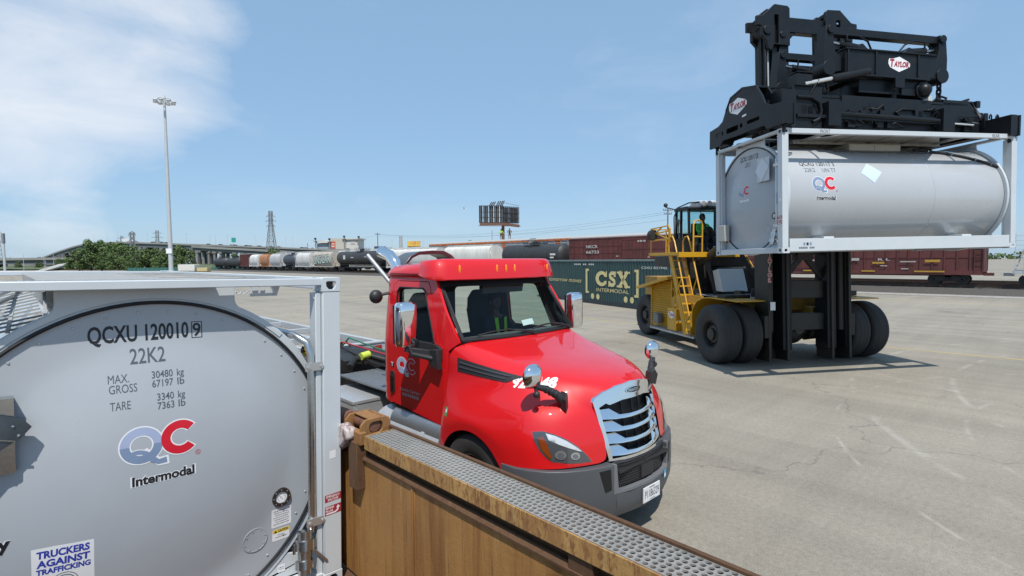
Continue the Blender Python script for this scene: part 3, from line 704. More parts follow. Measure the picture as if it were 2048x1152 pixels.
        q.build('side_placard', mat('placard_blue', (.55, .66, .76), .3), t)
        q = MB(); q.box(1.03, 1.055, -.001, .02, 1.05, 1.28); q.build('post_strip', BLUET, t)
    return t
def perf_mat():
    """perforated sheet: shade of the round holes painted as dark dots in the base colour"""
    if 'perforated_sheet' in MATS: return MATS['perforated_sheet']
    m = mat('perforated_sheet', (.42, .42, .41), .5, .6); t = m.node_tree; b = t.nodes['Principled BSDF']
    c = N(t, 'ShaderNodeTexCoord'); ck = N(t, 'ShaderNodeTexVoronoi'); ck.inputs['Scale'].default_value = 22; ck.inputs['Randomness'].default_value = .1
    t.links.new(c.outputs['Object'], ck.inputs[0])
    t.links.new(ramp(t, ck.outputs['Distance'], [(.30, (.07, .07, .07)), (.36, (.42, .42, .41))]), b.inputs['Base Color']); return m
MT = T(.781, 4.2, .2) @ RY(1.0)
TANK1 = tank_container('tank_container', 'near silver tank container sitting in the rusty rail wagon, its end filling the corner', 'QCXU 120010 9', MT, near=True)
_c = Vector((11.79, 4.168, 3.006)); _a = R(-32.718)
_dir = Vector((cos(_a), sin(_a), 0)); _nx = Vector((sin(_a), -cos(_a), 0))       # length / towards the viewer
MF = Matrix(((_nx.x, _dir.x, 0, 0), (_nx.y, _dir.y, 0, 0), (0, 0, 1, 0), (0, 0, 0, 1)))
MF = Matrix.Translation(_c) @ Matrix(((1, 0, 0, 0), (0, 1, 0, 0), (0, 0, 1, 0), (0, 0, 0, 1))) @ (Matrix.Rotation(R(-.93)*-1, 4, _nx)) @ (Matrix.Rotation(R(-.56), 4, _dir)) @ MF @ T(-TWH, 0, 0)
TANK2 = tank_container('tank_container', 'silver tank container hoisted high under the black lifting spreader', 'QCXU 120117 3', MF)
# ---------------- rusty well wagon holding the near tank ----------------
def rust_mat(name, base, paint, rust, streak=1., chip=.5, gl=.6):
    m = bpy.data.materials.new(name); m.use_nodes = True; t = m.node_tree; b = t.nodes['Principled BSDF']
    c = N(t, 'ShaderNodeTexCoord')
    def nz(scale, st=(1, 1, 1), det=7, rough=.65, dist=0):
        q = N(t, 'ShaderNodeMapping'); q.inputs['Scale'].default_value = st; t.links.new(c.outputs['Object'], q.inputs[0])
        n = N(t, 'ShaderNodeTexNoise'); n.inputs['Scale'].default_value = scale; n.inputs['Detail'].default_value = det; n.inputs['Roughness'].default_value = rough; n.inputs['Distortion'].default_value = dist
        t.links.new(q.outputs[0], n.inputs[0]); return n.outputs[0]
    def mix(a, bb, f, mode='MIX'):
        n = N(t, 'ShaderNodeMix', data_type='RGBA', blend_type=mode)
        for k, v in (('A', a), ('B', bb), ('Factor', f)):
            if isinstance(v, tuple): n.inputs[k].default_value = (*v, 1)
            elif isinstance(v, (int, float)): n.inputs[k].default_value = v
            else: t.links.new(v, n.inputs[k])
        return n.outputs['Result']
    col = ramp(t, nz(1.1, (1, 1, .45)), [(.3, tuple(x*.72 for x in base)), (.55, base), (.75, tuple(min(1, x*1.22) for x in base))])
    s1 = ramp(t, nz(5.5, (1, 1, .07), 6, .7), [(.46, 0.), (.68, .8*streak)]); col = mix(col, rust, s1)                   # long vertical runs
    s2 = ramp(t, nz(17, (1, 1, .05), 5, .7), [(.56, 0.), (.66, .55*streak)]); col = mix(col, tuple(x*.5 for x in rust), s2)
    s4 = ramp(t, nz(9, (1, 1, .06), 5, .7), [(.60, 0.), (.70, .5*streak)]); col = mix(col, paint, s4)
    s3 = ramp(t, nz(24, (1, 1, .4), 10, .78, .5), [(.60-.16*chip, 0.), (.67-.16*chip, min(1, chip*1.3))]); col = mix(col, tuple(x*.85 for x in rust), s3)
    s5 = ramp(t, nz(26, (1, 1, .5), 6, .75), [(.62, 0.), (.68, .8*chip)]); col = mix(col, (.02, .016, .012), s5)
    s6 = ramp(t, nz(13, (1, 1, .4), 7, .75), [(.63, 0.), (.66, .8*chip)]); col = mix(col, paint, s6)
    t.links.new(col, b.inputs['Base Color']); b.inputs['Roughness'].default_value = gl
    u = N(t, 'ShaderNodeBump'); u.inputs['Strength'].default_value = .35; u.inputs['Distance'].default_value = .01
    t.links.new(nz(30), u.inputs['Height']); t.links.new(u.outputs[0], b.inputs['Normal']); return m
RWALL = rust_mat('weathered_brown', (.38, .195, .060), (.50, .33, .13), (.17, .062, .018), .95, .08)
RLIP = rust_mat('chipped_ochre', (.44, .255, .085), (.55, .43, .22), (.22, .085, .03), 1., .62, .75)
RDARK = rust_mat('dark_rust', (.11, .055, .025), (.2, .1, .04), (.08, .035, .015), .6, .5, .8)
ROCH = rust_mat('ochre_casting', (.27, .135, .045), (.46, .30, .12), (.20, .08, .03), .3, .45, .7)
RBRN = rust_mat('brown_casting', (.17, .075, .045), (.26, .15, .10), (.10, .045, .025), .3, .5, .75)
RWHT = rust_mat('flaking_white', (.50, .44, .42), (.62, .58, .56), (.17, .07, .045), .4, .72, .75)
WG = thing('rail_wagon', 'rusty brown well wagon with a perforated walkway along its side', 'rail wagon', (0, 0, 0))
Y0, Y1 = -3.2, 13.0
q = MB()
q.box(2.113, 2.135, Y0, Y1, .2, 1.262)
for y in (3.27, .9, -1.5, 6.0, 8.5): q.box(2.107, 2.114, y-.03, y+.03, .22, 1.25)
q.box(2.100, 2.107, 3.26, 3.275, .22, 1.25)
q.build('side_wall', RWALL, WG, bevel=.003)
q = MB(); q.prism([(2.094, 1.262), (2.094, 1.275), (2.125, 1.30), (2.32, 1.30), (2.32, 1.262)], lambda u, v, w: (u, w, v), Y0, 4.35); q.box(2.16, 2.33, Y0, Y1, 1.30, 1.385)
q.build('wall_ledge', RDARK, WG)
q = MB(); q.box(2.084, 2.094, Y0, 3.93, 1.372, 1.482); q.box(2.094, 2.345, 3.92, 3.93, 1.384, 1.482); 
q.build('top_chord', RLIP, WG, bevel=.002)
q = MB(); q.box(2.347, 2.359, Y0, 4.6, 1.35, 1.503); q.box(2.359, 2.375, Y0, 4.6, 1.488, 1.5025); q.box(2.0945, 2.3465, Y0, 3.919, 1.372, 1.384); q.build('chord_edge', RDARK, WG, bevel=.002)  # chord floor coloured dark too, as the shade seen through the walkway holes
q = MB(); q.box(2.1, 2.34, 1.62, 1.78, 1.26, 1.37); q.build('chord_gusset', RDARK, WG)
# walkway sheet: every hole is an opening
q = MB(); xa, ya, px_, py_ = 2.096, Y0, .0356, .041
nx_, ny_ = 7, int((3.925-Y0)/py_)
for j in range(ny_):
    for i in range(nx_):
        x0 = xa+i*px_; y0 = ya+j*py_; near_ = y0 > .2
        sh = (i % 2)*.5*0; cx, cy, r = x0+px_/2, y0+py_*(.5+(.12 if i % 2 else -.12)), .0140
        n = 16 if near_ else 8
        rim_ = [(cx+r*cos(2*pi*k/n+pi/4), cy+r*sin(2*pi*k/n+pi/4)) for k in range(n)]
        bx_ = []
        for k in range(n):
            a = 2*pi*k/n+pi/4; c, s = cos(a), sin(a); m_ = max(abs(c), abs(s)); bx_.append((x0+px_/2*(1+c/m_), y0+py_/2*(1+s/m_)))
        z = 1.486; zl = 1.4848
        # raised lip round each hole
        q.add([(a, b, z) for a, b in bx_]+[(cx+(a-cx)*1.1, cy+(b-cy)*1.1, z) for a, b in rim_]+[(a, b, zl+.0025) for a, b in rim_]+[(a, b, z-.008) for a, b in rim_],
              [(k+o*n, (k+1) % n+o*n, (k+1) % n+(o+1)*n, k+(o+1)*n) for o in range(3) for k in range(n)])
q.box(2.094, 2.0965, Y0, 3.925, 1.474, 1.4862); q.box(2.3448, 2.347, Y0, 3.925, 1.474, 1.4862)
q.build('walkway_grating', rust_mat('worn_galvanised', (.265, .26, .245), (.34, .33, .31), (.13, .075, .05), .2, .22, .65), WG, ang=50)
# inner floor and far side of the well
q = MB(); q.box(-.75, 2.15, Y0, Y1, .12, .17); q.box(-.62, -.60, Y0, Y1, .2, 1.3)
q.build('well_floor', RDARK, WG)
q = MB()
for y in (-2.6, -1.4, 12.4, 11.2):
    for x in (.05, 1.5): q.cyl((x-.06, y, .45), (x+.06, y, .45), .45, None, 24)
q.build('wheel', RDARK, WG)
# white-painted lift bracket low on the wall
q = MB(); q.prism([(2.16, .9), (1.86, 1.155), (1.42, .96), (1.42, .6), (2.16, .6)], lambda u, v, w: (2.075+w, u, v), 0, .028); q.build('lift_bracket', RWHT, WG, bevel=.004)
q = MB(); q.bar((2.068, 2.18, .92), (2.068, 1.86, 1.19), .03, .03); q.bar((2.068, 1.86, 1.19), (2.068, 1.40, .99), .03, .03); q.box(2.06, 2.15, 1.30, 1.62, .62, 1.02)
q.build('bracket_edge', RBRN, WG, bevel=.004)
# container lock lying on the chord: yoke, shaft and shoe
def octo(cu, cv, a, b, ch): return [(cu-a, cv-b+ch), (cu-a+ch, cv-b), (cu+a-ch, cv-b), (cu+a, cv-b+ch), (cu+a, cv+b-ch), (cu+a-ch, cv+b), (cu-a+ch, cv+b), (cu-a, cv+b-ch)]
q = MB()
for y, w_ in ((3.985, .022), (4.25, .022)): q.plate(octo(2.225, 1.515, .14, .075, .045), [rrect(2.165, 2.29, 1.465, 1.56, .04)], lambda u, v, w: (u, y+w, v), 0, w_)
q.bar((2.345, 3.99, 1.55), (2.345, 4.27, 1.55), .025, .045); q.bar((2.225, 3.99, 1.588), (2.225, 4.27, 1.588), .12, .012); q.box(2.06, 2.12, 3.95, 4.3, 1.40, 1.50)
q.build('lock_yoke', ROCH, WG, bevel=.004)
q = MB(); q.cyl((2.22, 4.0, 1.525), (2.20, 4.62, 1.51), .058, .062, 18); q.cyl((2.16, 4.30, 1.52), (2.12, 4.62, 1.47), .075, .085, 16); q.sph((2.1, 4.45, 1.45), .11, 14, 0, (.8, 1.3, .9)); q.box(2.02, 2.10, 4.48, 4.56, 1.40, 1.48)
q.build('lock_shaft', RBRN, WG, bevel=.004)
q = MB(); q.prism([(4.06, 1.52), (4.18, 1.545), (4.32, 1.50), (4.42, 1.42), (4.40, 1.30), (4.28, 1.285), (4.20, 1.33), (4.12, 1.40), (4.05, 1.44)], lambda u, v, w: (2.0+w, u, v), 0, .09); q.build('lock_shoe', RWHT, WG, bevel=.02)
q = MB(); q.box(2.04, 2.15, 3.98, 4.12, 1.02, 1.42); q.build('lock_post', RDARK, WG, bevel=.006)
q = MB(); q.box(2.02, 2.14, 4.4, 4.6, .9, 1.4); q.build('lock_post', RDARK, WG, bevel=.006)

# ---------------- green intermodal container ----------------
GA = Vector((25.4, 14.0, 0)); GD = Vector((.339, .941, 0)).normalized(); GL = GA+GD*16.15; GLEN = 15.55; GH = 2.9
GN = Vector((-GD.y, GD.x, 0))                                        # towards the viewer
MG = Matrix(((-GD.x, -GN.x, 0, GL.x), (-GD.y, -GN.y, 0, GL.y), (0, 0, 1, 0), (0, 0, 0, 1)))      # local x along the side to the right, local y away
GRN = mat('container_green', (.022, .058, .058), .5, var=.18, vscale=.8, stretch=(1, 1, .5)); GTOP = mat('container_top', (.16, .21, .21), .55, var=.2, vscale=2); GDK = mat('container_sill', (.016, .030, .038), .5, var=.2)
GC = thing('shipping_container', 'dark green corrugated container with cream lettering standing on the yard', 'container', M=MG)
q = MB(); pts = []; n = int(GLEN/.28)
for k in range(n):
    x = .12+k*(GLEN-.24)/n; p = (GLEN-.24)/n; pts += [(x, 0), (x+p*.38, 0), (x+p*.5, .035), (x+p*.88, .035)]
pts.append((GLEN-.12, 0))
for y0, s in ((.02, 1), (2.57, -1)): q.add([(x, y0+s*d, z) for z in (.28, GH-.12) for x, d in pts], [(i, i+1, i+1+len(pts), i+len(pts)) for i in range(len(pts)-1)])
q.box(.05, GLEN-.05, .06, 2.53, GH-.06, GH-.04); q.box(.02, .06, .03, 2.56, .25, GH-.1); q.box(GLEN-.06, GLEN-.02, .03, 2.56, .25, GH-.1)
q.build('body', GRN, GC)
q = MB(); q.box(0, GLEN, 0, .06, GH-.115, GH); q.box(0, GLEN, 2.53, 2.59, GH-.115, GH); q.box(0, .12, 0, .12, .1, GH-.1); q.box(GLEN-.12, GLEN, 0, .12, .1, GH-.1)
q.build('top_rail', GTOP, GC, bevel=.01)
q = MB(); q.box(0, GLEN, -.004, .08, 0.0, .28); q.box(0, GLEN, 2.5, 2.59, 0, .28); q.box(0, GLEN, .1, 2.5, .12, .2); q.build('bottom_sill', GDK, GC, bevel=.01)
q = MB(); F = lambda u, v, l: (u, .012-l, v)
# slab-serif C S X
def slabC(u, v, w_, h, fn, m):
    arc_pts = [(u+w_*.52+w_*.52*cos(R(a)), v+h/2+h/2*sin(R(a))) for a in range(48, 316, 12)]; inn_ = [(u+w_*.56+w_*.27*cos(R(a)), v+h/2+h*.27*sin(R(a))) for a in range(312, 46, -12)]
    poly2(q, arc_pts+[(u+w_*.93, v+h*.20), (u+w_*.93, v+h*.36), (u+w_*.76, v+h*.36)]+inn_[1:-1]+[(u+w_*.76, v+h*.62), (u+w_*.97, v+h*.62), (u+w_*.97, v+h), (u+w_*.88, v+h)], fn, .003, m, step=.5)
slabC(8.22, 1.20, 1.35, .97, F, 0)
def stroke(pts, wd, m=0):
    L = []; Rr = []
    for i, p in enumerate(pts):
        a = Vector(pts[max(0, i-1)]); b = Vector(pts[min(len(pts)-1, i+1)]); d = (b-a).normalized(); L.append((p[0]-d.y*wd/2, p[1]+d.x*wd/2)); Rr.append((p[0]+d.y*wd/2, p[1]-d.x*wd/2))
    for i in range(len(pts)-1): q.add([F(*L[i], .003), F(*L[i+1], .003), F(*Rr[i+1], .003), F(*Rr[i], .003)], [(0, 1, 2, 3)], m)
sx, sz, sw, sh = 9.65, 1.20, .88, .97
S_ = [(.90, .80), (.78, .86), (.58, .885), (.36, .86), (.22, .74), (.26, .62), (.42, .545), (.60, .48), (.77, .39), (.80, .26), (.66, .135), (.44, .115), (.24, .15), (.10, .22)]
stroke([(sx+a*sw, sz+b*sh) for a, b in S_], .235)
q.add([F(sx+.70*sw, sz+.64*sh, .0035), F(sx+.93*sw, sz+.64*sh, .0035), F(sx+.93*sw, sz+sh, .0035), F(sx+.82*sw, sz+sh, .0035)], [(0, 1, 2, 3)]); q.add([F(sx+.05*sw, sz, .0035), F(sx+.17*sw, sz, .0035), F(sx+.30*sw, sz+.36*sh, .0035), F(sx+.05*sw, sz+.36*sh, .0035)], [(0, 1, 2, 3)])
x0, x1, zz, hh = 10.62, 11.90, 1.20, .97
stroke([(x0+.22, zz+hh-.02), (x1-.26, zz+.02)], .30); stroke([(x1-.24, zz+hh-.02), (x0+.24, zz+.02)], .24)
for a, b in ((x0-.02, x0+.56), (x1-.52, x1+.02)):
    for z0_ in (zz, zz+hh-.12): q.add([F(a, z0_, .0038), F(b, z0_, .0038), F(b, z0_+.12, .0038), F(a, z0_+.12, .0038)], [(0, 1, 2, 3)])
put(q, 'INTERMODAL', .22, (10.08, .85), F, 0, w=3.5, align='C', bold=.004, lift=.003)
for s, a in ((1, 7.0), (-1, 12.74)):
    poly2(q, [(a, .68), (a+s*.40, .68), (a+s*.40, .82), (a+s*.22, .82), (a+s*.22, 2.16), (a+s*.40, 2.16), (a+s*.40, 2.30), (a, 2.30)], F, .003, 0)
for u in (7.85, 8.5, 11.5, 12.12): poly2(q, circ(u, .50, .19, 20), F, .003, 0)
put(q, "how tomorrow moves", .30, (6.46, 1.34), F, 0, w=6.1, align='R', shear=.22, lift=.003)
put(q, 'CSXU 831945', .13, (12.98, 2.36), F, 1, w=2.2, bold=.01, lift=.003)
for k in range(11):
    if k not in (4, 7): poly2(q, [(5.5+k*.235, 2.54), (5.66+k*.235, 2.54), (5.66+k*.235, 2.64), (5.5+k*.235, 2.64)], F, .003, 1)
q.build('lettering', [CREAM, WALKT], GC)

# ---------------- the train ----------------
def bogie(par, y, x=0, s=1):
    q = MB()
    for dy in (-.9, .9):
        for dx in (-.75, .75): q.cyl((x+dx-.07, y+dy, .45), (x+dx+.07, y+dy, .45), .45, None, 20)
        q.cyl((x-1, y+dy, .45), (x+1, y+dy, .45), .07, None, 8)
    for dx in (-1.0, .9):
        q.prism([(-1.15, .55), (-.9, .62), (-.35, .75), (.35, .75), (.9, .62), (1.15, .55), (1.1, .38), (.4, .30), (-.4, .30), (-1.1, .38)], lambda u, v, w: (x+dx+w, y+u, v), 0, .12)
        for k in (-.18, 0, .18): q.cyl((x+dx-.02, y+k, .34), (x+dx-.02, y+k, .62), .07, None, 8)
    q.box(x-1, x+1, y-.2, y+.2, .6, .85)
    return q.build('bogie', BLACKM, par)
def ladder_bars(q, x, y0, y1, z0, z1, n, m=0):
    for y in (y0, y1): q.bar((x, y, z0), (x, y, z1), .04, .05, m)
    for k in range(n): z = z0+(z1-z0)*(k+.5)/n; q.bar((x, y0, z), (x, y1, z), .03, .03, m)
def couple(q, L, m=0):
    for s in (-1, 1): q.box(-.15, .15, *sorted((s*(L/2-.1), s*(L/2+.55))), .75, .98, m)
OXIDE = mat('oxide_red', (.105, .026, .024), .62, var=.4, vscale=.7, bump=.08, bscale=5, tint=(.065, .020, .018)); OXD = mat('oxide_dark', (.05, .016, .014), .7, var=.3)
ROOFG = mat('roof_grey', (.30, .29, .28), .6, var=.2)
def boxcar(name, label, L, H, loc, doors, letters, group='freight cars on the railway'):
    """length along y, seen from its -x side"""
    t = thing(name, label, 'freight car', loc, 0, group)
    h = L/2; q = MB(); W = 1.48
    q.box(-W+.06, W-.06, -h, h, 1.05, H-.18)
    q.prism([(-W, H-.26), (-W+.02, H-.12), (-.9, H-.03), (0, H), (.9, H-.03), (W-.02, H-.12), (W, H-.26)], lambda u, v, w: (u, w, v), -h, h, 1)
    for s in (-1, 1):
        X = s*(W-.05)
        q.box(*sorted((X, X+s*.06)), -h, h, .82, 1.16); q.box(*sorted((X, X+s*.05)), -h, h, H-.36, H-.2)
        for zb in (.30, .52, .74): q.box(*sorted((X, X+s*.028)), -h, h, 1.0+(H-1.3)*zb, 1.05+(H-1.3)*zb)
        k = int(L/.78)
        for i in range(k+1):
            y = -h+i*L/k
            if any(a-.2 < y < b+.2 for a, b in doors): continue
            q.box(*sorted((X, X+s*.055)), y-.045, y+.045, 1.1, H-.3)
    couple(q, L); q.box(-.5, .5, -h+1, h-1, .7, 1.05)
    for y in (-h+.02, h-.02): ladder_bars(q, -W-.02, y-(.5 if y > 0 else 0), y+(0 if y > 0 else .5), 1.0, H-.6 if y < 0 else 2.6, 8)
    q.build('body', [OXIDE, ROOFG], t)
    for a, b in doors:
        q = MB(); X = -W-.025
        q.box(X-.03, X+.03, a, b, 1.12, H-.42)
        k = max(3, int((b-a)/.45))
        for i in range(k+1): y = a+(b-a)*i/k; q.box(X-.065, X-.03, y-.03, y+.03, 1.2, H-.5)
        for zb in (1.3, 1.3+(H-2)*.33, 1.3+(H-2)*.66, H-.62): q.box(X-.07, X-.03, a, b, zb, zb+.05)
        q.bar((X-.09, a+.5, 1.2), (X-.09, a+.5, H-.5), .05, .05); q.box(X-.1, X-.03, a+.7, a+1.0, 2.1, 2.3); 
        d = q.build('door', OXIDE, t)
    q = MB(); fn = lambda u, v, l: (-W-.035-l, -u, v)
    for tx, hh, u, v, mm, ww in letters:
        if tx == '#': poly2(q, [(u, v), (u+ww, v), (u+ww, v+hh), (u, v+hh)], fn, .03, mm)
        elif tx == 'o': poly2(q, circ(u, v, hh, 12), fn, .06, mm)
        else: put(q, tx, hh, (u, v), fn, mm, w=ww, bold=.03, lift=.03)
    q.build('lettering', [mat('stencil_white', (.40, .38, .36), .7, var=.3, vscale=9), mat('stencil_yellow', (.42, .25, .03), .7, var=.3, vscale=9)], t)
    for y in (-h+2.2, h-2.2): bogie(t, y)
    return t
ZR = .655
boxcar('boxcar', 'dark red double door boxcar behind the green container', 19.6, 5.25, (TR1, 37.0, ZR), [(-5.6, -2.2), (-2.15, 1.3)],
       [('NKCR', .36, -8.5+1.6, 3.75, 0, 1.9), ('66733', .36, -8.5+1.6, 3.05, 0, 2.1), ('#', .22, .9, 4.35, 0, 1.1), ('#', .22, 4.0, 4.4, 0, .8), ('#', .1, -2.2, 2.62, 0, .4), ('#', .12, 2.3, 2.45, 0, .3)])
boxcar('boxcar', 'dark red ribbed boxcar with yellow sill marks below the hoisted tank', 19.9, 5.25, (TR1, 14.7, ZR), [(-.4, 3.2), (3.25, 6.0)],
       [('#', .16, 2.6, 1.72, 1, .9), ('#', .12, -3.0, 1.02, 1, .9), ('#', .12, 1.8, 1.02, 1, 1.0), ('#', .12, 5.6, 1.02, 1, 2.0), ('#', .2, 6.3, 1.85, 1, 1.0), ('#', .22, 1.0, 2.0, 0, .6), ('#', .1, -2.4, 2.0, 0, .8), ('o', .11, -5.2, 2.4, 0, 0), ('o', .12, -4.3, 2.6, 0, 0), ('o', .1, -4.2, 3.1, 0, 0), ('#', .16, -3.9, 2.1, 0, .2), ('#', .1, -4.0, 2.8, 0, .3), ('R L', .18, 3.0, 2.0, 0, .9), ('#', .08, 3.2, 1.5, 0, .5), ('#', .09, 4.6, 1.85, 0, 1.1), ('#', .08, 4.7, 1.25, 0, .5)])
def hopper(name, label, L, H, loc, col, lettering=None, dark=None):
    t = thing(name, label, 'freight car', loc, 0, 'freight cars on the railway')
    m = mat('hopper_%s' % name+str(round(col[0]*1000))+str(round(col[2]*1000)), col, .6, var=.12, vscale=.7, stretch=(1, 1, .3), tint=tuple(c*.74+.01 for c in col)); h = L/2; q = MB()
    sec = [(-1.05, 1.15), (-1.42, 1.7), (-1.52, 2.4), (-1.54, 3.2), (-1.46, H-.75), (-1.25, H-.42), (-.8, H-.2), (0, H-.14), (.8, H-.2), (1.25, H-.42), (1.46, H-.75), (1.54, 3.2), (1.52, 2.4), (1.42, 1.7), (1.05, 1.15)]
    q.loft([[(x, y, z) for x, z in sec] for y in (-h+.9, h-.9)], caps=True)
    for c in (-h*.55, 0, h*.55): q.add([(-1.0, c-1.3, 1.2), (1.0, c-1.3, 1.2), (1.0, c+1.3, 1.2), (-1.0, c+1.3, 1.2), (-.35, c-.35, .35), (.35, c-.35, .35), (.35, c+.35, .35), (-.35, c+.35, .35)], [(0, 1, 5, 4), (1, 2, 6, 5), (2, 3, 7, 6), (3, 0, 4, 7), (4, 5, 6, 7)])
    q.box(-1.5, -1.36, -h, h, .95, 1.2); q.box(1.36, 1.5, -h, h, .95, 1.2)
    for s in (-1, 1):
        q.bar((-1.3, s*(h-.15), 1.1), (-1.2, s*(h-1.0), H-.8), .08, .08); q.bar((-1.3, s*(h-1.6), 1.1), (-1.2, s*(h-.9), 2.6), .07, .07); ladder_bars(q, -1.5, s*(h-.4)-.25, s*(h-.4)+.25, .8, H-.9, 9)
        q.box(-1.4, 1.4, *sorted((s*(h-1.1), s*h)), 1.1, 1.18)
    q.box(-.35, .35, -h+1, h-1, H-.1, H-.02)
    for s in (-1, 1): q.bar((s*.75, -h+.8, H+.02), (s*.75, h-.8, H+.02), .05, .05)
    for k in range(8): y = -h+1.2+k*(L-2.4)/7; q.bar((-.75, y, H-.18), (-.75, y, H+.02), .04, .04); q.box(-.3, .3, y-.2, y+.2, H-.14, H-.04)
    couple(q, L); q.build('body', [m], t)
    if lettering:
        q = MB(); fn = lambda u, v, l: (-1.545-l, -u, v)
        for tx, hh, u, v, mm, ww in lettering:
            if tx == '#': poly2(q, [(u, v), (u+ww, v), (u+ww, v+hh), (u, v+hh)], fn, .01, 0)
            else:
                put(q, tx, hh, (u, v), fn, 0, w=ww, bold=.06, lift=.004, rot=3); put(q, tx, hh, (u, v), fn, 1, w=ww, bold=.01, lift=.01, rot=3)
        q.build('lettering', dark or [BLACKT, mat('spray_mint', (.48, .62, .55), .5)], t)
    for y in (-h+1.7, h-1.7): bogie(t, y)
    return t
def tankcar(name, label, L, loc, m, H=4.55, band=None):
    t = thing(name, label, 'freight car', loc, 0, 'freight cars on the railway'); h = L/2-.9; r = 1.5; zc = H-1.55-.2
    q = MB(); pr = [(.01, -h-.35), (.7, -h-.28), (1.2, -h-.1), (r, -h+.25), (r, h-.25), (1.2, h+.1), (.7, h+.28), (.01, h+.35)]
    q.lathe(pr, 40, 0, (0, 0, zc), 'Y')
    for y in (-h*.6, -h*.2, h*.2, h*.6): q.lathe([(r, y), (r+.012, y), (r+.012, y+.05), (r, y+.05)], 40, 0, (0, 0, zc), 'Y')
    q.box(-1.2, 1.2, -L/2, -L/2+1.6, 1.0, 1.15); q.box(-1.2, 1.2, L/2-1.6, L/2, 1.0, 1.15); q.box(-.3, .3, -L/2, L/2, .8, 1.1); couple(q, L)
    for s in (-1, 1):
        q.box(-1.0, 1.0, *sorted((s*(h-1.2), s*(h-.6))), 1.1, zc-.7)
        for z in (1.9, 1.15): q.bar((-1.45, s*(L/2-.1), z), (-1.45, s*(L/2-1.8), z), .05, .05)
        ladder_bars(q, -1.5, s*(L/2-.4)-.22, s*(L/2-.4)+.22, .6, 1.9, 5)
    q.bar((-1.56, -L/2+1.6, 1.55), (-1.56, L/2-1.6, 1.55), .05, .05)
    q.build('tank', [m], t)
    q = MB(); q.cyl((0, 0, zc+r-.1), (0, 0, H+.12), .42, None, 20); q.cyl((0, 0, H+.12), (0, 0, H+.2), .46, None, 20); q.cyl((0, .9, zc+r-.1), (0, .9, H), .16, None, 12)
    for x in (-.95, .95):
        q.bar((x, -1.6, H+.35), (x, 1.6, H+.35), .05, .05); q.bar((x, -1.6, H-.05), (x, 1.6, H-.05), .05, .05)
        for y in (-1.6, -.8, 0, .8, 1.6): q.bar((x, y, H-.15), (x, y, H+.35), .045, .045)
    q.box(-1.0, -.55, -1.6, 1.6, H-.16, H-.1); q.box(.55, 1.0, -1.6, 1.6, H-.16, H-.1)
    for y in (-.25, .25): q.bar((-1.58, y, 1.1), (-1.02, y, H-.1), .045, .045)
    for k in range(9): z = 1.3+k*.36; q.bar((-1.58+.56*(k/9), -.25, z), (-1.58+.56*(k/9), .25, z), .03, .03)
    q.build('platform', [m], t)
    if band:
        q = MB(); fn = lambda u, v, l: (-r-.012-l, -u, v)
        for u, v, ww, hh in band: poly2(q, [(u, v), (u+ww, v), (u+ww, v+hh), (u, v+hh)], fn, .006, 0)
        q.build('lettering', [WALKT], t)
    for y in (-L/2+1.9, L/2-1.9): bogie(t, y)
    return t
BLK = mat('tankcar_black', (.018, .018, .019), .45, var=.5, vscale=1, tint=(.045, .042, .038)); BLKG = mat('tankcar_charcoal', (.035, .036, .038), .5, var=.3)
tankcar('tank_car', 'black tank car with a white topped hatch left of the dark red boxcar', 13.6, (TR1, 54.5, ZR), BLKG, 4.75, [(4.2, 2.9, 1.0, .25), (4.2, 2.5, .7, .2)])
hopper('hopper_car', 'cream covered hopper car directly left of the charcoal tank car', 13.5, 4.75, (TR1, 69.0, ZR), (.66, .65, .60))
hopper('hopper_car', 'cream covered hopper car showing above the truck cab roof', 17.5, 4.65, (TR1, 85.4, ZR), (.64, .63, .60))
tankcar('tank_car', 'long black tank car left of the truck exhaust with small white stencils', 20.6, (TR1, 106.4, ZR), BLK, 4.75, [(-2.4, 3.0, 1.2, .16), (3.5, 3.1, 1.0, .14), (-6, 2.7, 1.0, .9), (5.8, 2.6, .7, .6)])
hopper('hopper_car', 'weathered hopper car covered in pale spray paint letters', 12.0, 4.7, (TR1, 123.4, ZR), (.46, .42, .36), [('UNSCAR', 1.9, -4.6, 1.6, 1, 9.0)])
hopper('hopper_car', 'white hopper car beside the spray painted one', 9.6, 4.6, (TR1, 134.6, ZR), (.62, .61, .59))
tankcar('tank_car', 'short dark slate tank car between two pale hopper cars', 8.6, (TR1, 144.3, ZR), mat('tankcar_slate', (.05, .06, .075), .5, var=.3), 4.5)
hopper('hopper_car', 'light grey hopper car between slate tank car and orange car', 8.9, 4.6, (TR1, 153.6, ZR), (.50, .50, .50))
hopper('hopper_car', 'rusty orange hopper car in the far train', 7.8, 4.6, (TR1, 162.4, ZR), (.42, .19, .085))
hopper('hopper_car', 'bright white hopper car left of the rusty orange one', 8.0, 4.6, (TR1, 170.8, ZR), (.70, .70, .68))
boxcar('boxcar', 'small brown boxcar left of the bright white hopper car', 8.0, 4.9, (TR1, 179.4, ZR), [], [])
tankcar('tank_car', 'dark tank car near the far left end of train', 14.0, (TR1, 191.6, ZR), BLKG, 4.0)
tankcar('tank_car', 'last dark tank car at the far left end of train', 14.0, (TR1, 206.6, ZR), BLKG, 4.0)
hopper('hopper_car', 'pale grey hopper car at the right edge behind the hoisted tank', 17.0, 4.9, (TR1, -5.4, ZR), (.46, .47, .48), [('#', .3, 3, 2.5, 1, 1.5), ('#', .2, -6, 3.2, 1, 2.2)], [DREDT, DREDT])
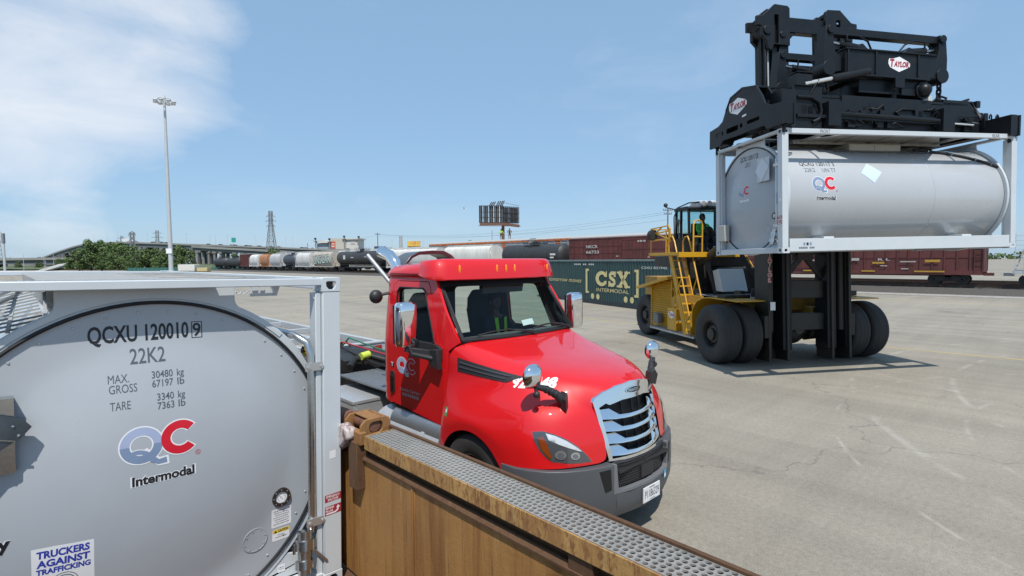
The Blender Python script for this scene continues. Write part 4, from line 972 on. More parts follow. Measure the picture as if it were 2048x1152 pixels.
# second track: tall auto racks with orange panels, then pale hoppers
def autorack(label, loc, L=27.0, H=5.75):
    t = thing('autorack_car', label, 'freight car', loc, 0, 'freight cars on the railway'); h = L/2; q = MB()
    q.box(-1.4, 1.4, -h, h, 1.0, H-.4); q.prism([(-1.5, H-.4), (-1.5, H-.3), (-1.2, H-.08), (0, H), (1.2, H-.08), (1.5, H-.3), (1.5, H-.4)], lambda u, v, w: (u, w, v), -h, h, 1)
    q.box(-1.5, -1.4, -h, h, H-.62, H-.4, 2)
    for k in range(22): y = -h+.1+k*(L-.2)/21; q.box(-1.5, -1.4, y-.05, y+.05, 1.0, H-.4)
    for k in range(21):
        for z in range(14): y = -h+.1+k*(L-.2)/21; q.box(-1.43, -1.4, y+.12, y+1.15, 1.2+z*.29, 1.36+z*.29, 2 if k in (4, 8, 9, 13, 17) and z > 8 else 3)
    couple(q, L); q.build('body', [mat('rack_grey', (.30, .31, .31), .5, var=.2), mat('rack_roof', (.44, .43, .41), .5, .1, var=.15), mat('rack_orange', (.62, .14, .02), .5, var=.2), mat('rack_silver', (.42, .43, .44), .5, .3, var=.2)], t)
    for y in (-h+2.5, h-2.5): bogie(t, y)
    return t
autorack('orange banded auto rack car rising behind the charcoal tank car', (TR2, 44.0, ZR))
autorack('grey roofed auto rack car rising behind the cream hopper car', (TR2, 72.4, ZR))
for k, (y, c) in enumerate(((96.5, (.66, .66, .64)), (112.5, (.60, .61, .61)), (128.5, (.52, .52, .50)), (144.5, (.58, .57, .54)), (160.5, (.55, .54, .52)))):
    hopper('hopper_car', ('white', 'pale', 'grey', 'buff', 'off-white')[k]+' hopper car on the rear track, '+('nearest the auto racks', 'behind the long black tank car', 'behind the sprayed hopper car', 'behind the slate tank car', 'behind the orange hopper car')[k], 15.4, 5.0, (TR2, y, ZR), c)
# ---------------- red day-cab tractor ----------------
TO = Vector((4.82, 3.0, 0))
TK = thing('truck', 'red day cab truck with chrome grille parked beside the rusty rail wagon', 'truck', TO)
def lerp1(x, xs, ys):
    if x <= xs[0]: return ys[0]
    for a, b, c, d in zip(xs, xs[1:], ys, ys[1:]):
        if x <= b: return c+(d-c)*(x-a)/(b-a)
    return ys[-1]
NX = [0, .5, .66, .82, .97, 1.09, 1.17, 1.21, 1.225]; NY = [.05, .15, .20, .27, .36, .48, .63, .82, .93]
def nose(x, z): return lerp1(abs(x), NX, NY)+.15*(z-.88)
# hood and fenders: one control net over half the truck, mirrored
lx5 = [.50, .66, .82, .97, 1.09, 1.17, 1.21, 1.222, 1.225, 1.225, 1.225, 1.225, 1.215, 1.20]
ly5 = [.15, .20, .27, .36, .48, .63, .80, .895, 1.00, 1.18, 1.45, 1.72, 1.92, 2.005]
z5 = [.88, .88, .88, .875, .87, .86, .85, .70, .86, 1.01, 1.075, 1.01, .84, .58]
z4 = [1.12, 1.12, 1.12, 1.12, 1.12, 1.12, 1.12, 1.10, 1.12, 1.15, 1.18, 1.15, 1.08, .98]
z3 = [1.34, 1.35, 1.365, 1.375, 1.385, 1.39, 1.39, 1.39, 1.385, 1.38, 1.375, 1.37, 1.36, 1.355]
d3 = [-.03, .0, .03, .06, .09, .105, .11, .11, .11, .11, .105, .10, .095, .09]
lx2 = [.555, .615, .68, .745, .80, .845, .885, .915, .945, .98, 1.015, 1.045, 1.06, 1.068]
ly2 = [.31, .39, .50, .61, .73, .85, .95, 1.03, 1.12, 1.26, 1.48, 1.73, 1.92, 2.01]
z2 = [1.42, 1.49, 1.545, 1.585, 1.61, 1.63, 1.648, 1.66, 1.675, 1.70, 1.74, 1.785, 1.82, 1.835]
lx1 = [.515, .56, .605, .648, .685, .72, .75, .775, .80, .84, .885, .935, .97, .985]
ly1 = [.325, .41, .52, .625, .74, .85, .95, 1.03, 1.12, 1.25, 1.45, 1.65, 1.79, 1.86]
z1 = [1.49, 1.572, 1.63, 1.668, 1.70, 1.72, 1.736, 1.748, 1.762, 1.786, 1.825, 1.88, 1.922, 1.942]
ly0 = [.20, .30, .42, .54, .66, .77, .87, .95, 1.05, 1.19, 1.40, 1.60, 1.73, 1.79]
z0 = [1.605, 1.648, 1.685, 1.712, 1.735, 1.755, 1.77, 1.783, 1.798, 1.823, 1.863, 1.912, 1.947, 1.962]
rows = []
for i in range(14):
    f = i <= 6
    r5 = Vector((lx5[i], nose(lx5[i], z5[i]) if f else ly5[i], z5[i]))
    r4 = Vector((lx5[i]+(.004 if i > 3 else 0), nose(lx5[i], z4[i]) if f else ly5[i]-(.0 if i < 12 else 0), z4[i]))
    r45 = (r5+r4)/2
    r3 = Vector((lx5[i]-d3[i], (nose(lx5[i]-d3[i]*.5, z3[i])+.05) if f else ly5[i], z3[i]))
    r2 = Vector((lx2[i], ly2[i], z2[i])); r23 = r3.lerp(r2, .5)+Vector((-.035 if i > 2 else -.01, .0, -.015))
    r1 = Vector((lx1[i], ly1[i], z1[i])); r0 = Vector((0, ly0[i], z0[i])); r01 = Vector((lx1[i]*.55, ly0[i]+(ly1[i]-ly0[i])*.3, z0[i]-(z0[i]-z1[i])*.22))
    r09 = Vector((lx1[i]*.84, ly0[i]+(ly1[i]-ly0[i])*.72, z1[i]+(z0[i]-z1[i])*(.42 if i < 3 else .1)+.006))
    rows.append([r0, r01, r09, r1, r2, r23, r3, r4, r45, r5])
q = MB(); nc = 10
vs = [p for r in rows for p in [Vector((-c.x, c.y, c.z)) for c in reversed(r[1:])]+r]; W = 2*nc-1
q.add(vs, [(i*W+j, i*W+j+1, (i+1)*W+j+1, (i+1)*W+j) for i in range(13) for j in range(W-1)])
HOOD = q.build('hood', RED, TK, subs=2, ang=60)
def wrap(o, off, tgt=None):
    m = o.modifiers.new('w', 'SHRINKWRAP'); m.target = tgt or HOOD; m.wrap_method = 'NEAREST_SURFACEPOINT'; m.wrap_mode = 'ABOVE_SURFACE'; m.offset = off
    return o
def wrapx(o, off, s, tgt=None):
    for v in o.data.vertices: v.co.x = s*1.45
    m = o.modifiers.new('w', 'SHRINKWRAP'); m.target = tgt or HOOD; m.wrap_method = 'PROJECT'; m.use_project_x = True; m.use_negative_direction = s > 0; m.use_positive_direction = s < 0; m.wrap_mode = 'ABOVE_SURFACE'; m.offset = off
    return o
# seam of the hood's raised centre and rear edge, badge crease
# ---- side vents ----
for s in (-1, 1):
    q = MB(); V = [(s*1.03, 1.86, 1.785), (s*1.065, 1.84, 1.635), (s*.985, 1.12, 1.60), (s*.925, .97, 1.665)]
    n = 14; m_ = 4; vs = []
    for i in range(n+1):
        a = Vector(V[0]).lerp(Vector(V[3]), i/n); b = Vector(V[1]).lerp(Vector(V[2]), i/n)
        vs += [a.lerp(b, j/m_) for j in range(m_+1)]
    q.add(vs, [(i*(m_+1)+j, i*(m_+1)+j+1, (i+1)*(m_+1)+j+1, (i+1)*(m_+1)+j) for i in range(n) for j in range(m_)])
    v_ = wrapx(q.build('side_vent', DARKP, TK, ang=80), .008, s)
    q = MB()
    for k in (.28, .62):
        for k2 in (0,):
            rows_ = [[Vector(V[0]).lerp(Vector(V[3]), .05+.85*t/14).lerp(Vector(V[1]).lerp(Vector(V[2]), .05+.85*t/14), kk) for kk in (k-.06, k, k+.06)] for t in range(15)]
            q.add([p for r_ in rows_ for p in r_], [(i*3+j, i*3+j+1, i*3+j+4, i*3+j+3) for i in range(14) for j in range(2)])
    wrapx(q.build('vent_louvre', mat('vent_edge', (.06, .06, .065), .3), v_, ang=80), .018, s)
# ---- chrome grille ----
def G(u, v, w=0): return (u, .05+.155*max(0, (v-.86)/.72)+.11*(u/.5)**2-w, v)
q = MB()
gl = []; 
out = [(-.475, .868), (.475, .868), (.50, 1.1), (.53, 1.36), (.545, 1.455), (.52, 1.495), (.42, 1.545), (.25, 1.588), (0, 1.606), (-.25, 1.588), (-.42, 1.545), (-.52, 1.495), (-.545, 1.455), (-.53, 1.36), (-.50, 1.1)]
inn = [(-.435, .895), (.435, .895), (.455, 1.1), (.482, 1.33), (.49, 1.40), (.41, 1.435), (.37, 1.415), (.2, 1.445), (-.2, 1.445), (-.37, 1.415), (-.41, 1.435), (-.49, 1.40), (-.482, 1.33), (-.455, 1.1)]
q.plate(out, [inn], G, .012, -.05, step=.08)
for k, v in enumerate((1.27, 1.15, 1.03, .91)):
    e = .44+.045*(v-.9)/.45
    top = [(-e, v+.098), (-e+.13, v+.098), (-e+.215, v+.034), (-.1, v+.026), (.1, v+.026), (e-.215, v+.034), (e-.13, v+.098), (e, v+.098)]
    bot = [(e, v+.012), (e-.16, v-.002), (.1, v-.010), (-.1, v-.010), (-e+.16, v-.002), (-e, v+.012)]
    q.plate(top+bot, [], lambda u, b, w: (G(u, b)[0], G(u, b)[1]+w-.010+.55*max(0, b-v-.02), G(u, b)[2]), 0, .03, step=.05)
q.build('grille', CHROME, TK, ang=30)
q = MB(); q.plate(out[:1]+out[1:], [], lambda u, v, w: (u*.97, G(u, v)[1]+.085+w, v), 0, .02, step=.12)
for k in range(46):
    v = .9+k*.013; us = [-.44+.88*i/10 for i in range(11)]
    q.add([(u, G(u, v)[1]+.074, z_) for u in us for z_ in (v, v+.004)], [(2*i, 2*i+1, 2*i+3, 2*i+2) for i in range(10)])
for x in (-.15, .02, .16): q.bar((x, G(x, .9)[1]+.066, .9), (x, G(x, 1.46)[1]+.066, 1.46), .012, .012)
q.build('radiator_screen', mat('screen_black', (.012, .012, .013), .5, .2), TK)
q = MB(); fn = lambda u, v, l: (u, G(u, v)[1]-.014-l, v)
q.plate(circ(0, 1.525, .135, 36, ry=.036), [], lambda u, v, w: (u, G(u, v)[1]-.012-w, v), 0, .010)
q.plate(circ(0, 1.525, .122, 36, ry=.027), [], lambda u, v, w: (u, G(u, v)[1]-.022-w, v), 0, .002, 1)
put(q, 'FREIGHTLINER', .026, (0, 1.512), fn, 0, w=.205, align='C', bold=.02, lift=.012)
q.build('badge', [CHROME, BLACKT], TK)
# ---- bumper ----
BX = [0, .30, .47, .62, .80, .97, 1.10, 1.19, 1.23, 1.235]; BY = [-.02, .01, .055, .115, .19, .295, .42, .57, .74, .93]
def bsec(x, y, zb, zt, s):
    i = [(0, .0, zt), (.0, -.004, zt-.03), (0, -.006, (zt+zb)/2), (0, .006, zb+.10), (0, .04, zb+.02), (0, .10, zb), (0, .16, zb+.01), (0, .12, zt)]
    # inward direction is mostly +y at the front and -x at the sides
    k = min(1, max(0, (x-.75)/.4)); out_ = []
    for _, d, z in i: out_.append((s*(x-d*k), y+d*(1-k*.8), z))
    return out_
q = MB()
secs = []
for s in (-1, 1):
    L = [bsec(x, y, .30+(.05 if x > 1.15 else 0)+.03*max(0, x-.8), .862 if x < 1.2 else .85, s) for x, y in zip(BX[2:], BY[2:])]
    q.loft(L, caps=True)
q.loft([bsec(abs(x), lerp1(abs(x), BX, BY), .30, .595, -1 if x < 0 else 1) for x in (-.47, -.38, -.2, 0, .2, .38, .47)], caps=True)
BUMP = q.build('bumper', GREYP, TK, ang=45, bevel=.006)
q = MB()     # lower mesh grille with its frame
lo = lambda u, v, w=0: (u, lerp1(abs(u), BX, BY)+.045+w, v)
hx = []
for r in range(9):
    for c in range(38):
        x = -.44+c*.0245+(r % 2)*.0122; z = .625+r*.027
        if abs(x) < .44 and not (abs(x-.02) < .10 and z < .77): hx.append(circ(x, z, .0095, 6, 30, 390))
q.plate([(-.47, .60), (.47, .60), (.47, .875), (-.47, .875)], hx, lo, 0, .015)
q.box(-.09, .13, .015, .05, .63, .76); q.box(-.46, .46, .03, .08, .775, .80)
q.build('lower_grille', DARKP, TK)
q = MB(); q.plate([(-.505, .57), (.505, .57), (.505, .87), (.475, .87), (.455, .63), (.42, .605), (-.42, .605), (-.455, .63), (-.475, .87), (-.505, .87)], [], lambda u, v, w: (u, lerp1(abs(u), BX, BY)-.008+w, v), 0, .05, step=.1)
q.build('bumper_frame', mat('frame_grey', (.15, .155, .165), .4), TK, bevel=.004)
q = MB()
for s in (-1, 1):
    f = lambda u, v, w: (s*u, lerp1(u, BX, BY)-.0085+w, v)
    q.plate([(.53, .62), (.60, .60), (.66, .82), (.54, .83)], [], f, 0, .03)
q.build('notch_shade_plate', mat('notch_shade_black', (.006, .006, .006), .6), TK)  # dark plates on the bumper face stand for shade in the intake notches
q = MB(); PFn = lambda u, v, l: (u+.03, -.034-l, v)
q.box(-.125, .185, -.034, -.024, .385, .54); q.plate(rrect(-.153, .153, .387, .538, .012), [], lambda u, v, w: (u+.03, -.0345-w, v), 0, .001)
put(q, 'P1186329', .080, (0, .425), PFn, 1, w=.262, align='C', lift=.003); poly2(q, [(-.05, .522), (.05, .522), (.05, .53), (-.05, .53)], PFn, .003, 1); poly2(q, [(-.04, .397), (.06, .397), (.06, .402), (-.04, .402)], PFn, .003, 1)
q.build('number_plate', [mat('plate_white', (.72, .73, .74), .35), mat('plate_ink', (.04, .045, .07), .4)], TK)
q = MB(); f = lambda u, v, l: (u, lerp1(abs(u), BX, BY)-.012-l, v)
poly2(q, [(.335, .50), (.425, .50), (.425, .60), (.335, .60)], f, .001, 0); poly2(q, [(.345, .515), (.40, .515), (.40, .555), (.345, .555)], f, .003, 1)
q.build('bumper_sticker', [SKYT, WHITET], TK)
# ---- headlights ----
for s in (-1, 1):
    hn = lambda u, v, l=0: (s*u, nose(u, v)-l, v)
    op = [(1.125, 1.222), (1.065, 1.236), (.98, 1.205), (.89, 1.15), (.80, 1.075), (.725, .99), (.672, .912), (.80, .912), (.92, .922), (1.02, .940), (1.06, .98), (1.096, 1.04), (1.118, 1.13)]
    def inset(p, k, c=(.95, 1.06)): return [(c[0]+(a-c[0])*k, c[1]+(b-c[1])*k) for a, b in p]
    q = MB(); V, F = cdt(op, [], .06); q.add([hn(u, v) for u, v in V], F); H = wrap(q.build('headlight', mat('lamp_housing', (.07, .074, .08), .3), TK, ang=80), .004)
    def piece(name, poly, m, off):
        q = MB(); V, F = cdt(poly, [], .04); q.add([hn(u, v) for u, v in V], F); return wrap(q.build(name, m, H, ang=80), off)
    piece('light_strip', [(1.045, 1.215), (.98, 1.19), (.89, 1.135), (.80, 1.06), (.76, 1.02), (.80, 1.03), (.90, 1.075), (.96, 1.105), (1.03, 1.15)], mat('strip_silver', (.78, .79, .80), .25, .2), .010)
    piece('turn_signal', [(1.10, 1.17), (1.065, 1.185), (1.045, 1.11), (1.02, .99), (1.035, .968), (1.06, 1.01), (1.088, 1.06)], mat('signal_amber', (.26, .045, .004), .2, coat=.6), .012)
    for cx_, cz_, rx_, rz_ in ((.955, 1.005, .046, .044), (.83, .985, .042, .036)):
        piece('beam_lamp', circ(cx_, cz_, rx_, 18, ry=rz_), mat('lamp_chrome', (.62, .64, .67), .15, .8), .014); piece('beam_lens', circ(cx_, cz_-.004, rx_*.6, 14, ry=rz_*.6), mat('lamp_dark', (.16, .17, .19), .1, .3, coat=1.), .018)
    lens = piece('lens', inset(op, 1.02), LENS, .024)
# ---- cab ----
def tumble(z): return .10*max(0, (z-1.8)/.95)**1.25
def CX(ly, z, w=0, s=-1):
    x = 1.075-tumble(z); l0 = ly
    if ly > 2.6: ly = 2.6+(ly-2.6)*1.146          # the shell runs a little further back
    if l0 > 3.28: x -= .13-sqrt(max(0, .0169-(min(l0, 3.41)-3.28)**2))
    if ly < 2.1: x -= .12*(2.1-ly)/.25*.5
    return (s*(x+w), ly, z)
door = [(2.10, .925), (2.105, 1.86), (2.20, 1.95), (2.46, 2.60), (2.50, 2.635), (3.12, 2.635), (3.20, 2.56), (3.215, 1.1), (3.17, 1.02)]
win = [(2.275, 1.92), (2.31, 1.90), (3.03, 1.895), (3.10, 1.96), (3.105, 2.50), (3.06, 2.555), (2.60, 2.555), (2.54, 2.52)]
shell = [(3.42, 1.05), (3.42, 2.64), (3.38, 2.72), (2.52, 2.735), (2.37, 2.70), (1.87, 1.945), (2.02, 1.84), (2.05, .90), (3.2, 1.005)]
dgap = [(2.093, .91), (2.097, 1.865), (2.193, 1.953), (2.455, 2.607), (2.498, 2.644), (3.124, 2.644), (3.209, 2.563), (3.224, 1.1), (3.177, 1.012)]
q = MB(); dg = [(u, max(v, .93)) for u, v in dgap]
shell2 = [(3.42, 1.05), (3.42, 2.64), (3.38, 2.72), (2.52, 2.735), (2.37, 2.70), (1.87, 1.945), (2.02, 1.84), (2.05, .86), (2.093, .86), (2.097, 1.865), (2.193, 1.953), (2.455, 2.607), (2.498, 2.644), (3.124, 2.644), (3.209, 2.563), (3.224, 1.1), (3.177, 1.012), (3.19, 1.0)]
q.plate(shell2, [], lambda u, v, w: CX(u, v, -w), 0, .035, step=.07, mb_=1)
q.mirror(0)
# back wall with its window, and rear quarter
bw = [(-.945, 1.05), (.945, 1.05), (.945, 2.0), (.86, 2.70), (-.86, 2.70), (-.945, 2.0)]
q.plate(bw, [rrect(-.74, -.28, 1.78, 2.50, .06), rrect(.20, .74, 1.78, 2.50, .06)], lambda u, v, w: (u, 3.535-w, v), 0, .03, mb_=1)
# cowl under the windscreen and front header
q.prism([(1.79, 1.90), (1.90, 1.92), (2.06, 1.75), (2.06, 1.1), (1.9, 1.1), (1.9, 1.7)], YZ(-.96), 0, 1.92)
q.box(-.93, .93, 2.30, 2.5, 2.66, 2.78)
CAB = q.build('cab', [RED, INTER], TK, ang=40, weld=True)
q = MB(); q.box(-1.0, 1.0, 1.9, 3.50, .98, 1.03); q.build('cab_floor', INTER, TK)
for s in (-1, 1):
    q = MB(); q.plate(door, [win], lambda u, v, w: CX(u, v, .004-w, s), 0, .04, step=.07, mb_=1); D = q.build('door', [RED, INTER], TK, ang=40)
    q = MB(); q.add([CX(u, v, -.022, s) for u, v in win], [tuple(range(len(win)))]); q.build('window', SIDEGL, D)
    q = MB(); pts = [CX(u, v, .003, s) for u, v in win]; q.tube(pts+[pts[0], pts[1]], .013, 6); q.build('window_seal', RUBBER, D)
    q = MB(); hd = lambda u, v, w: CX(u, v, .006+w, s)
    q.plate(rrect(3.10, 3.19, 1.14, 1.44, .04), [], hd, 0, .012)
    q.plate(rrect(3.125, 3.165, 1.17, 1.38, .018), [], hd, .012, .03, 1)
    q.build('door_handle', [DARKP, mat('handle_black', (.012, .012, .013), .25)], D)
    q = MB()   # mirror arm base along the sill
    arm = [(2.10, 1.72), (2.10, 1.86), (2.20, 1.90), (2.85, 1.905), (2.88, 1.86), (2.45, 1.80), (2.22, 1.70)]
    q.plate(arm, [], lambda u, v, w: CX(u, v, .004+w, s), 0, .035); q.prism([(2.08, 1.62), (2.24, 1.66), (2.26, 1.84), (2.10, 1.86)], lambda u, v, w: (s*(1.10+w), u, v), 0, .07)
    q.bar((s*1.12, 2.25, 1.80), (s*1.40, 2.42, 1.86), .07, .06); q.tube([(s*1.14, 2.2, 1.74), (s*1.34, 2.36, 1.80), (s*1.36, 2.38, 1.9)], .035, 8)
    MA = q.build('mirror_arm', DARKP, D, bevel=.006)
    cy = 2.43 if s < 0 else 2.12; q = MB()
    for k, (z, a, b) in enumerate(((1.885, .07, .05), (1.895, .115, .07), (1.93, .128, .082), (2.30, .130, .085), (2.375, .126, .082), (2.405, .110, .070), (2.415, .07, .05))):
        ring = []
        for j in range(24):
            t = 2*pi*j/24; c, d = cos(t), sin(t); ex = .55
            ring.append((s*1.37+a*abs(c)**ex*(1 if c > 0 else -1), cy+b*abs(d)**ex*(1 if d > 0 else -1), z))
        if k == 0: RG = []
        RG.append(ring)
    q.loft(RG, caps=True); q.build('door_mirror', CHROME, MA, ang=50)
    q = MB(); q.box(*sorted((s*1.37-.12, s*1.37+.12)), cy+.078, cy+.092, 1.92, 2.38); q.build('mirror_glass', DARKP, MA)
# windscreen
def WS(u, k, w=0):     # u across -1..1, k from base to top
    x = u*(.985-.045*k); y = (1.755+.10*u*u)+(2.255-1.755+.03*u*u)*k; z = 1.955+.72*k+.01*u*u
    return (x, y-w*.8, z+w*.6)
q = MB(); n = 20; vs = [WS(-1+2*i/n, k/6) for k in range(7) for i in range(n+1)]
q.add(vs, [(k*(n+1)+i, k*(n+1)+i+1, (k+1)*(n+1)+i+1, (k+1)*(n+1)+i) for k in range(6) for i in range(n)]); q.build('windshield', WSGL, TK, ang=80)
q = MB()       # black ceramic border and rubber; wide top band also paints in visor shade and tint
def frit(u0, u1, k0, k1, w=.002):
    V = [WS(u0+(u1-u0)*i/12, k0+(k1-k0)*j/3, w) for j in range(4) for i in range(13)]; q.add(V, [(j*13+i, j*13+i+1, (j+1)*13+i+1, (j+1)*13+i) for j in range(3) for i in range(12)])
frit(-1, 1, 0, .05); frit(-1, 1, .86, 1); frit(-1, -.955, .05, .86); frit(.955, 1, .05, .86)
ed = [WS(-1+2*i/16, 0, .006) for i in range(17)]+[WS(1, k/6, .006) for k in range(1, 7)]
q.tube(ed, .014, 6); q.tube([WS(-1, k/6, .006) for k in range(7)], .014, 6)
q.build('windshield_seal', RUBBER, TK, ang=60)
q = MB(); 
for a, b, c in (((-.78, .055), (-.30, .10), (.12, .03)), ((.12, .07), (.50, .11), (.90, .03))):
    p = [Vector(WS(a[0]+(c[0]-a[0])*t, a[1]+(b[1]*2-a[1]-c[1])*t*(1-t)*2+(c[1]-a[1])*t, .022)) for t in [i/10 for i in range(11)]]
    q.tube(p, .010, 6); m_ = p[5]; q.tube([m_+Vector((0, -.005, .012)), Vector(WS((c[0]+b[0])/2+.1, .03, .035)), Vector(WS(c[0]+.02, -.03, .03))], .009, 6)
q.build('wiper', DARKP, TK)
# roof and sun visor
q = MB()
def rsec(y, dz, ww): return [(-ww, y, 2.685+dz*.2), (-ww*.998, y, 2.74+dz*.5), (-ww*.975, y, 2.79+dz*.8), (-ww*.92, y, 2.835+dz), (-ww*.78, y, 2.862+dz), (-ww*.4, y, 2.880+dz), (0, y, 2.888+dz)]
def full(sx): return sx+[(-p[0], p[1], p[2]) for p in reversed(sx[:-1])]
q.loft([full(rsec(*a)) for a in ((3.56, -.17, .90), (3.545, -.09, .935), (3.50, -.035, .965), (3.40, -.005, .985), (2.9, .012, .99), (2.5, .022, .99), (2.36, .02, .985))], close=False)
q.build('roof', RED, TK, solid=.015, ang=50)
q = MB()        # drip channels
for z, w_ in ((2.735, .004), (2.688, .004)): q.tube([(-.985-w_, 3.40, z), (-.993-w_, 2.9, z), (-.993-w_, 2.48, z)], .006, 6); q.tube([(.985+w_, 3.40, z), (.993+w_, 2.9, z), (.993+w_, 2.48, z)], .006, 6)
q.build('drip_channel', RUBBER, TK)
path = [(-1.045, 2.62), (-1.065, 2.50), (-1.07, 2.40), (-1.05, 2.31), (-.99, 2.245), (-.89, 2.21), (-.6, 2.175), (-.3, 2.155), (0, 2.15)]
path = path+[(-x, y) for x, y in reversed(path[:-1])]
secs = []
for i, (x, y) in enumerate(path):
    a = Vector(path[max(0, i-1)]); b = Vector(path[min(len(path)-1, i+1)]); d = (b-a).normalized(); nrm = Vector((d.y, -d.x))     # outward
    e = lerp1(abs(x), [0, .95, 1.04], [0, 0, 0]); t0 = min(1, (abs(y-2.15))/.45); lowz = 2.66+.085*t0**2
    pf = [(-.30, 2.905), (-.16, 2.925), (-.09, 2.922), (-.045, 2.90), (-.01, 2.82), (.02, 2.74), (.035, lowz+.01), (.028, lowz), (.0, lowz+.008), (-.03, 2.78), (-.10, 2.875), (-.30, 2.885)]
    fl = 1-.55*t0
    secs.append([(x+nrm.x*h*fl, y+nrm.y*h*fl, z-(0 if abs(x) < .9 else .02*t0)) for h, z in pf])
q.loft(secs, caps=True); VIS = q.build('sun_visor', RED, TK, ang=42)
for x in (-.74, -.16, 0, .16, .86):
    y = lerp1(abs(x), [0, .3, .6, .86, .95], [2.15, 2.155, 2.175, 2.21, 2.245])
    q = MB(); q.sph((x, y-.004, 2.785), .030, 12, 0, (.62, .55, 2.1)); q.build('marker_light', AMBER, VIS)
# writing and emblems on the door and hood
q = MB(); DF = lambda u, v, l: CX(-u, v, .005+l)
qc_logo(q, -2.94, 1.545, .205, DF, False, .002, .0015, ms=(0, 1, 1, 2, 0))
q.build('emblem', [WHITET, LBLUET, REDT, WHITET, BLACKT], TK); q = MB()
put(q, 'Quality Carriers', .038, (-2.98, 1.215), DF, 3, w=.40, bold=.02, lift=.002)
for k in range(9): poly2(q, [(-2.94+k*.038, 1.15), (-2.916+k*.038, 1.15), (-2.916+k*.038, 1.19), (-2.94+k*.038, 1.19)], DF, .002, 3)
q.build('door_lettering', [WHITET, LBLUET, REDT, mat('faded_white', (.40, .36, .36), .5), BLACKT], TK); q = MB()
poly2(q, circ(-3.15, 1.525, .042, 8, 22.5, 382.5), DF, .002, 4); poly2(q, [(-3.175, 1.545), (-3.125, 1.545), (-3.125, 1.557), (-3.175, 1.557)], DF, .003, 0); poly2(q, [(-3.157, 1.50), (-3.143, 1.50), (-3.143, 1.54), (-3.157, 1.54)], DF, .003, 0)
q.build('door_badge', [WHITET, LBLUET, REDT, WHITET, BLACKT], TK)
q = MB(); V = lambda u, v, l: (-(.93+.55*(1.66-v)), -u, v)
put(q, '920148', .085, (-1.05, 1.565), V, 0, w=.42, bold=.05, lift=0, rot=3, shear=-.3)
o = q.build('hood_number', WHITET, TK, ang=80); wrapx(o, .003, -1)
q = MB(); V = lambda u, v, l: (-1.22, -u, v)
poly2(q, [(-1.93, 1.12), (-1.875, 1.12), (-1.875, 1.22), (-1.93, 1.22)], V, 0, 0, step=.03); o = q.build('fuel_sticker', GREENT, TK); wrapx(o, .004, -1)
q = MB(); poly2(q, [(-1.915, 1.16), (-1.89, 1.16), (-1.89, 1.20), (-1.915, 1.20)], V, 0, 0, step=.03); o = q.build('sticker_mark', WHITET, TK); wrapx(o, .006, -1)
q = MB(); q.add([(-1.0-.0, 3.40, 2.60), (-.985, 3.43, 2.60), (-.985, 3.43, 2.42), (-1.0, 3.40, 2.42)], [(0, 1, 2, 3)]); q.cyl((-.93, 3.40, 2.48), (-1.16, 3.50, 2.43), .02, None, 8); q.sph((-1.15, 3.50, 2.42), .095, 14, 0, (1, .8, 1)); q.build('work_light', DARKP, TK)
# hood mirrors
for s in (-1, 1):
    b = Vector((s*.80, .47, 1.49)); e = Vector((s*1.07, .60, 1.66)); q = MB()
    q.tube([b, b.lerp(e, .25)+Vector((0, 0, .03)), b.lerp(e, .6)+Vector((0, .01, .035)), e], [.05, .042, .034, .03], 12)
    for t in (.3, .45, .6): p = b.lerp(e, t)+Vector((0, 0, .03)); q.cyl(p-(e-b).normalized()*.012, p+(e-b).normalized()*.012, .048-.012*t, None, 12)
    q.prism([(-.09, -.07), (.05, -.09), (.10, .03), (.02, .10), (-.06, .06)], lambda u, v, w: (b.x+s*u*.5, b.y-.02+w-u*.25, b.z+v), -.03, .05)
    q.sph((e.x, e.y-.02, e.z-.075), .036, 12); q.cyl(e, (e.x, e.y-.02, e.z-.06), .018, None, 8)
    q.sph((e.x+s*.012, e.y+.045, e.z+.09), .10, 14, 0, (1.08, .55, 1.0))
    A = q.build('hood_mirror_arm', DARKP, TK, bevel=.004)
    q = MB(); RG = []
    for k in range(9):
        t = k/8*pi/2; rr = cos(t); yy = -sin(t)*.085
        RG.append([(e.x+s*.012+.118*(rr+.0005)*abs(cos(a))**.75*(1 if cos(a) > 0 else -1), e.y+.03+yy, e.z+.095+.125*(rr+.0005)*abs(sin(a))**.75*(1 if sin(a) > 0 else -1)*(1 if sin(a) > 0 else .92)) for a in [2*pi*j/28 for j in range(28)]])
    q.loft(RG, caps=True); q.build('hood_mirror', CHROME, A, ang=60)
# interior: seats, dash, wheel
q = MB()
for x in (-.55, .50):
    q.box(x-.25, x+.25, 2.62, 3.1, 1.32, 1.48); q.prism([(3.0, 1.45), (3.14, 1.45), (3.32, 2.2), (3.2, 2.22)], YZ(x-.26), 0, .52); q.prism([(x-.25, 2.15), (x+.25, 2.15), (x+.24, 2.34), (x+.15, 2.46), (x-.15, 2.46), (x-.24, 2.34)], XZ(3.19), 0, .12); q.box(x-.2, x+.2, 2.7, 3.0, 1.03, 1.32)
q.build('seat', SEAT, TK, bevel=.04)
q = MB(); q.prism([(1.80, 1.92), (2.0, 1.97), (2.28, 1.93), (2.34, 1.72), (2.2, 1.3), (1.92, 1.2)], YZ(-.95), 0, 1.9)
q.build('dashboard', mat('dash_grey', (.10, .105, .11), .6), TK, bevel=.02)
q = MB(); c = Vector((.50, 2.36, 1.80)); ax = Vector((0, .55, .83)); u_ = Vector((1, 0, 0)); v_ = ax.cross(u_)
q.tube([c+(u_*cos(2*pi*i/28)+v_*sin(2*pi*i/28))*.225 for i in range(29)], .016, 8, 0, False)
for a in (0, 120, 240): q.bar(c, c+(u_*cos(R(a+90))+v_*sin(R(a+90)))*.22, .03, .02)
q.cyl(c, c-ax*.25, .04, None, 10); q.build('steering_wheel', DARKP, TK)
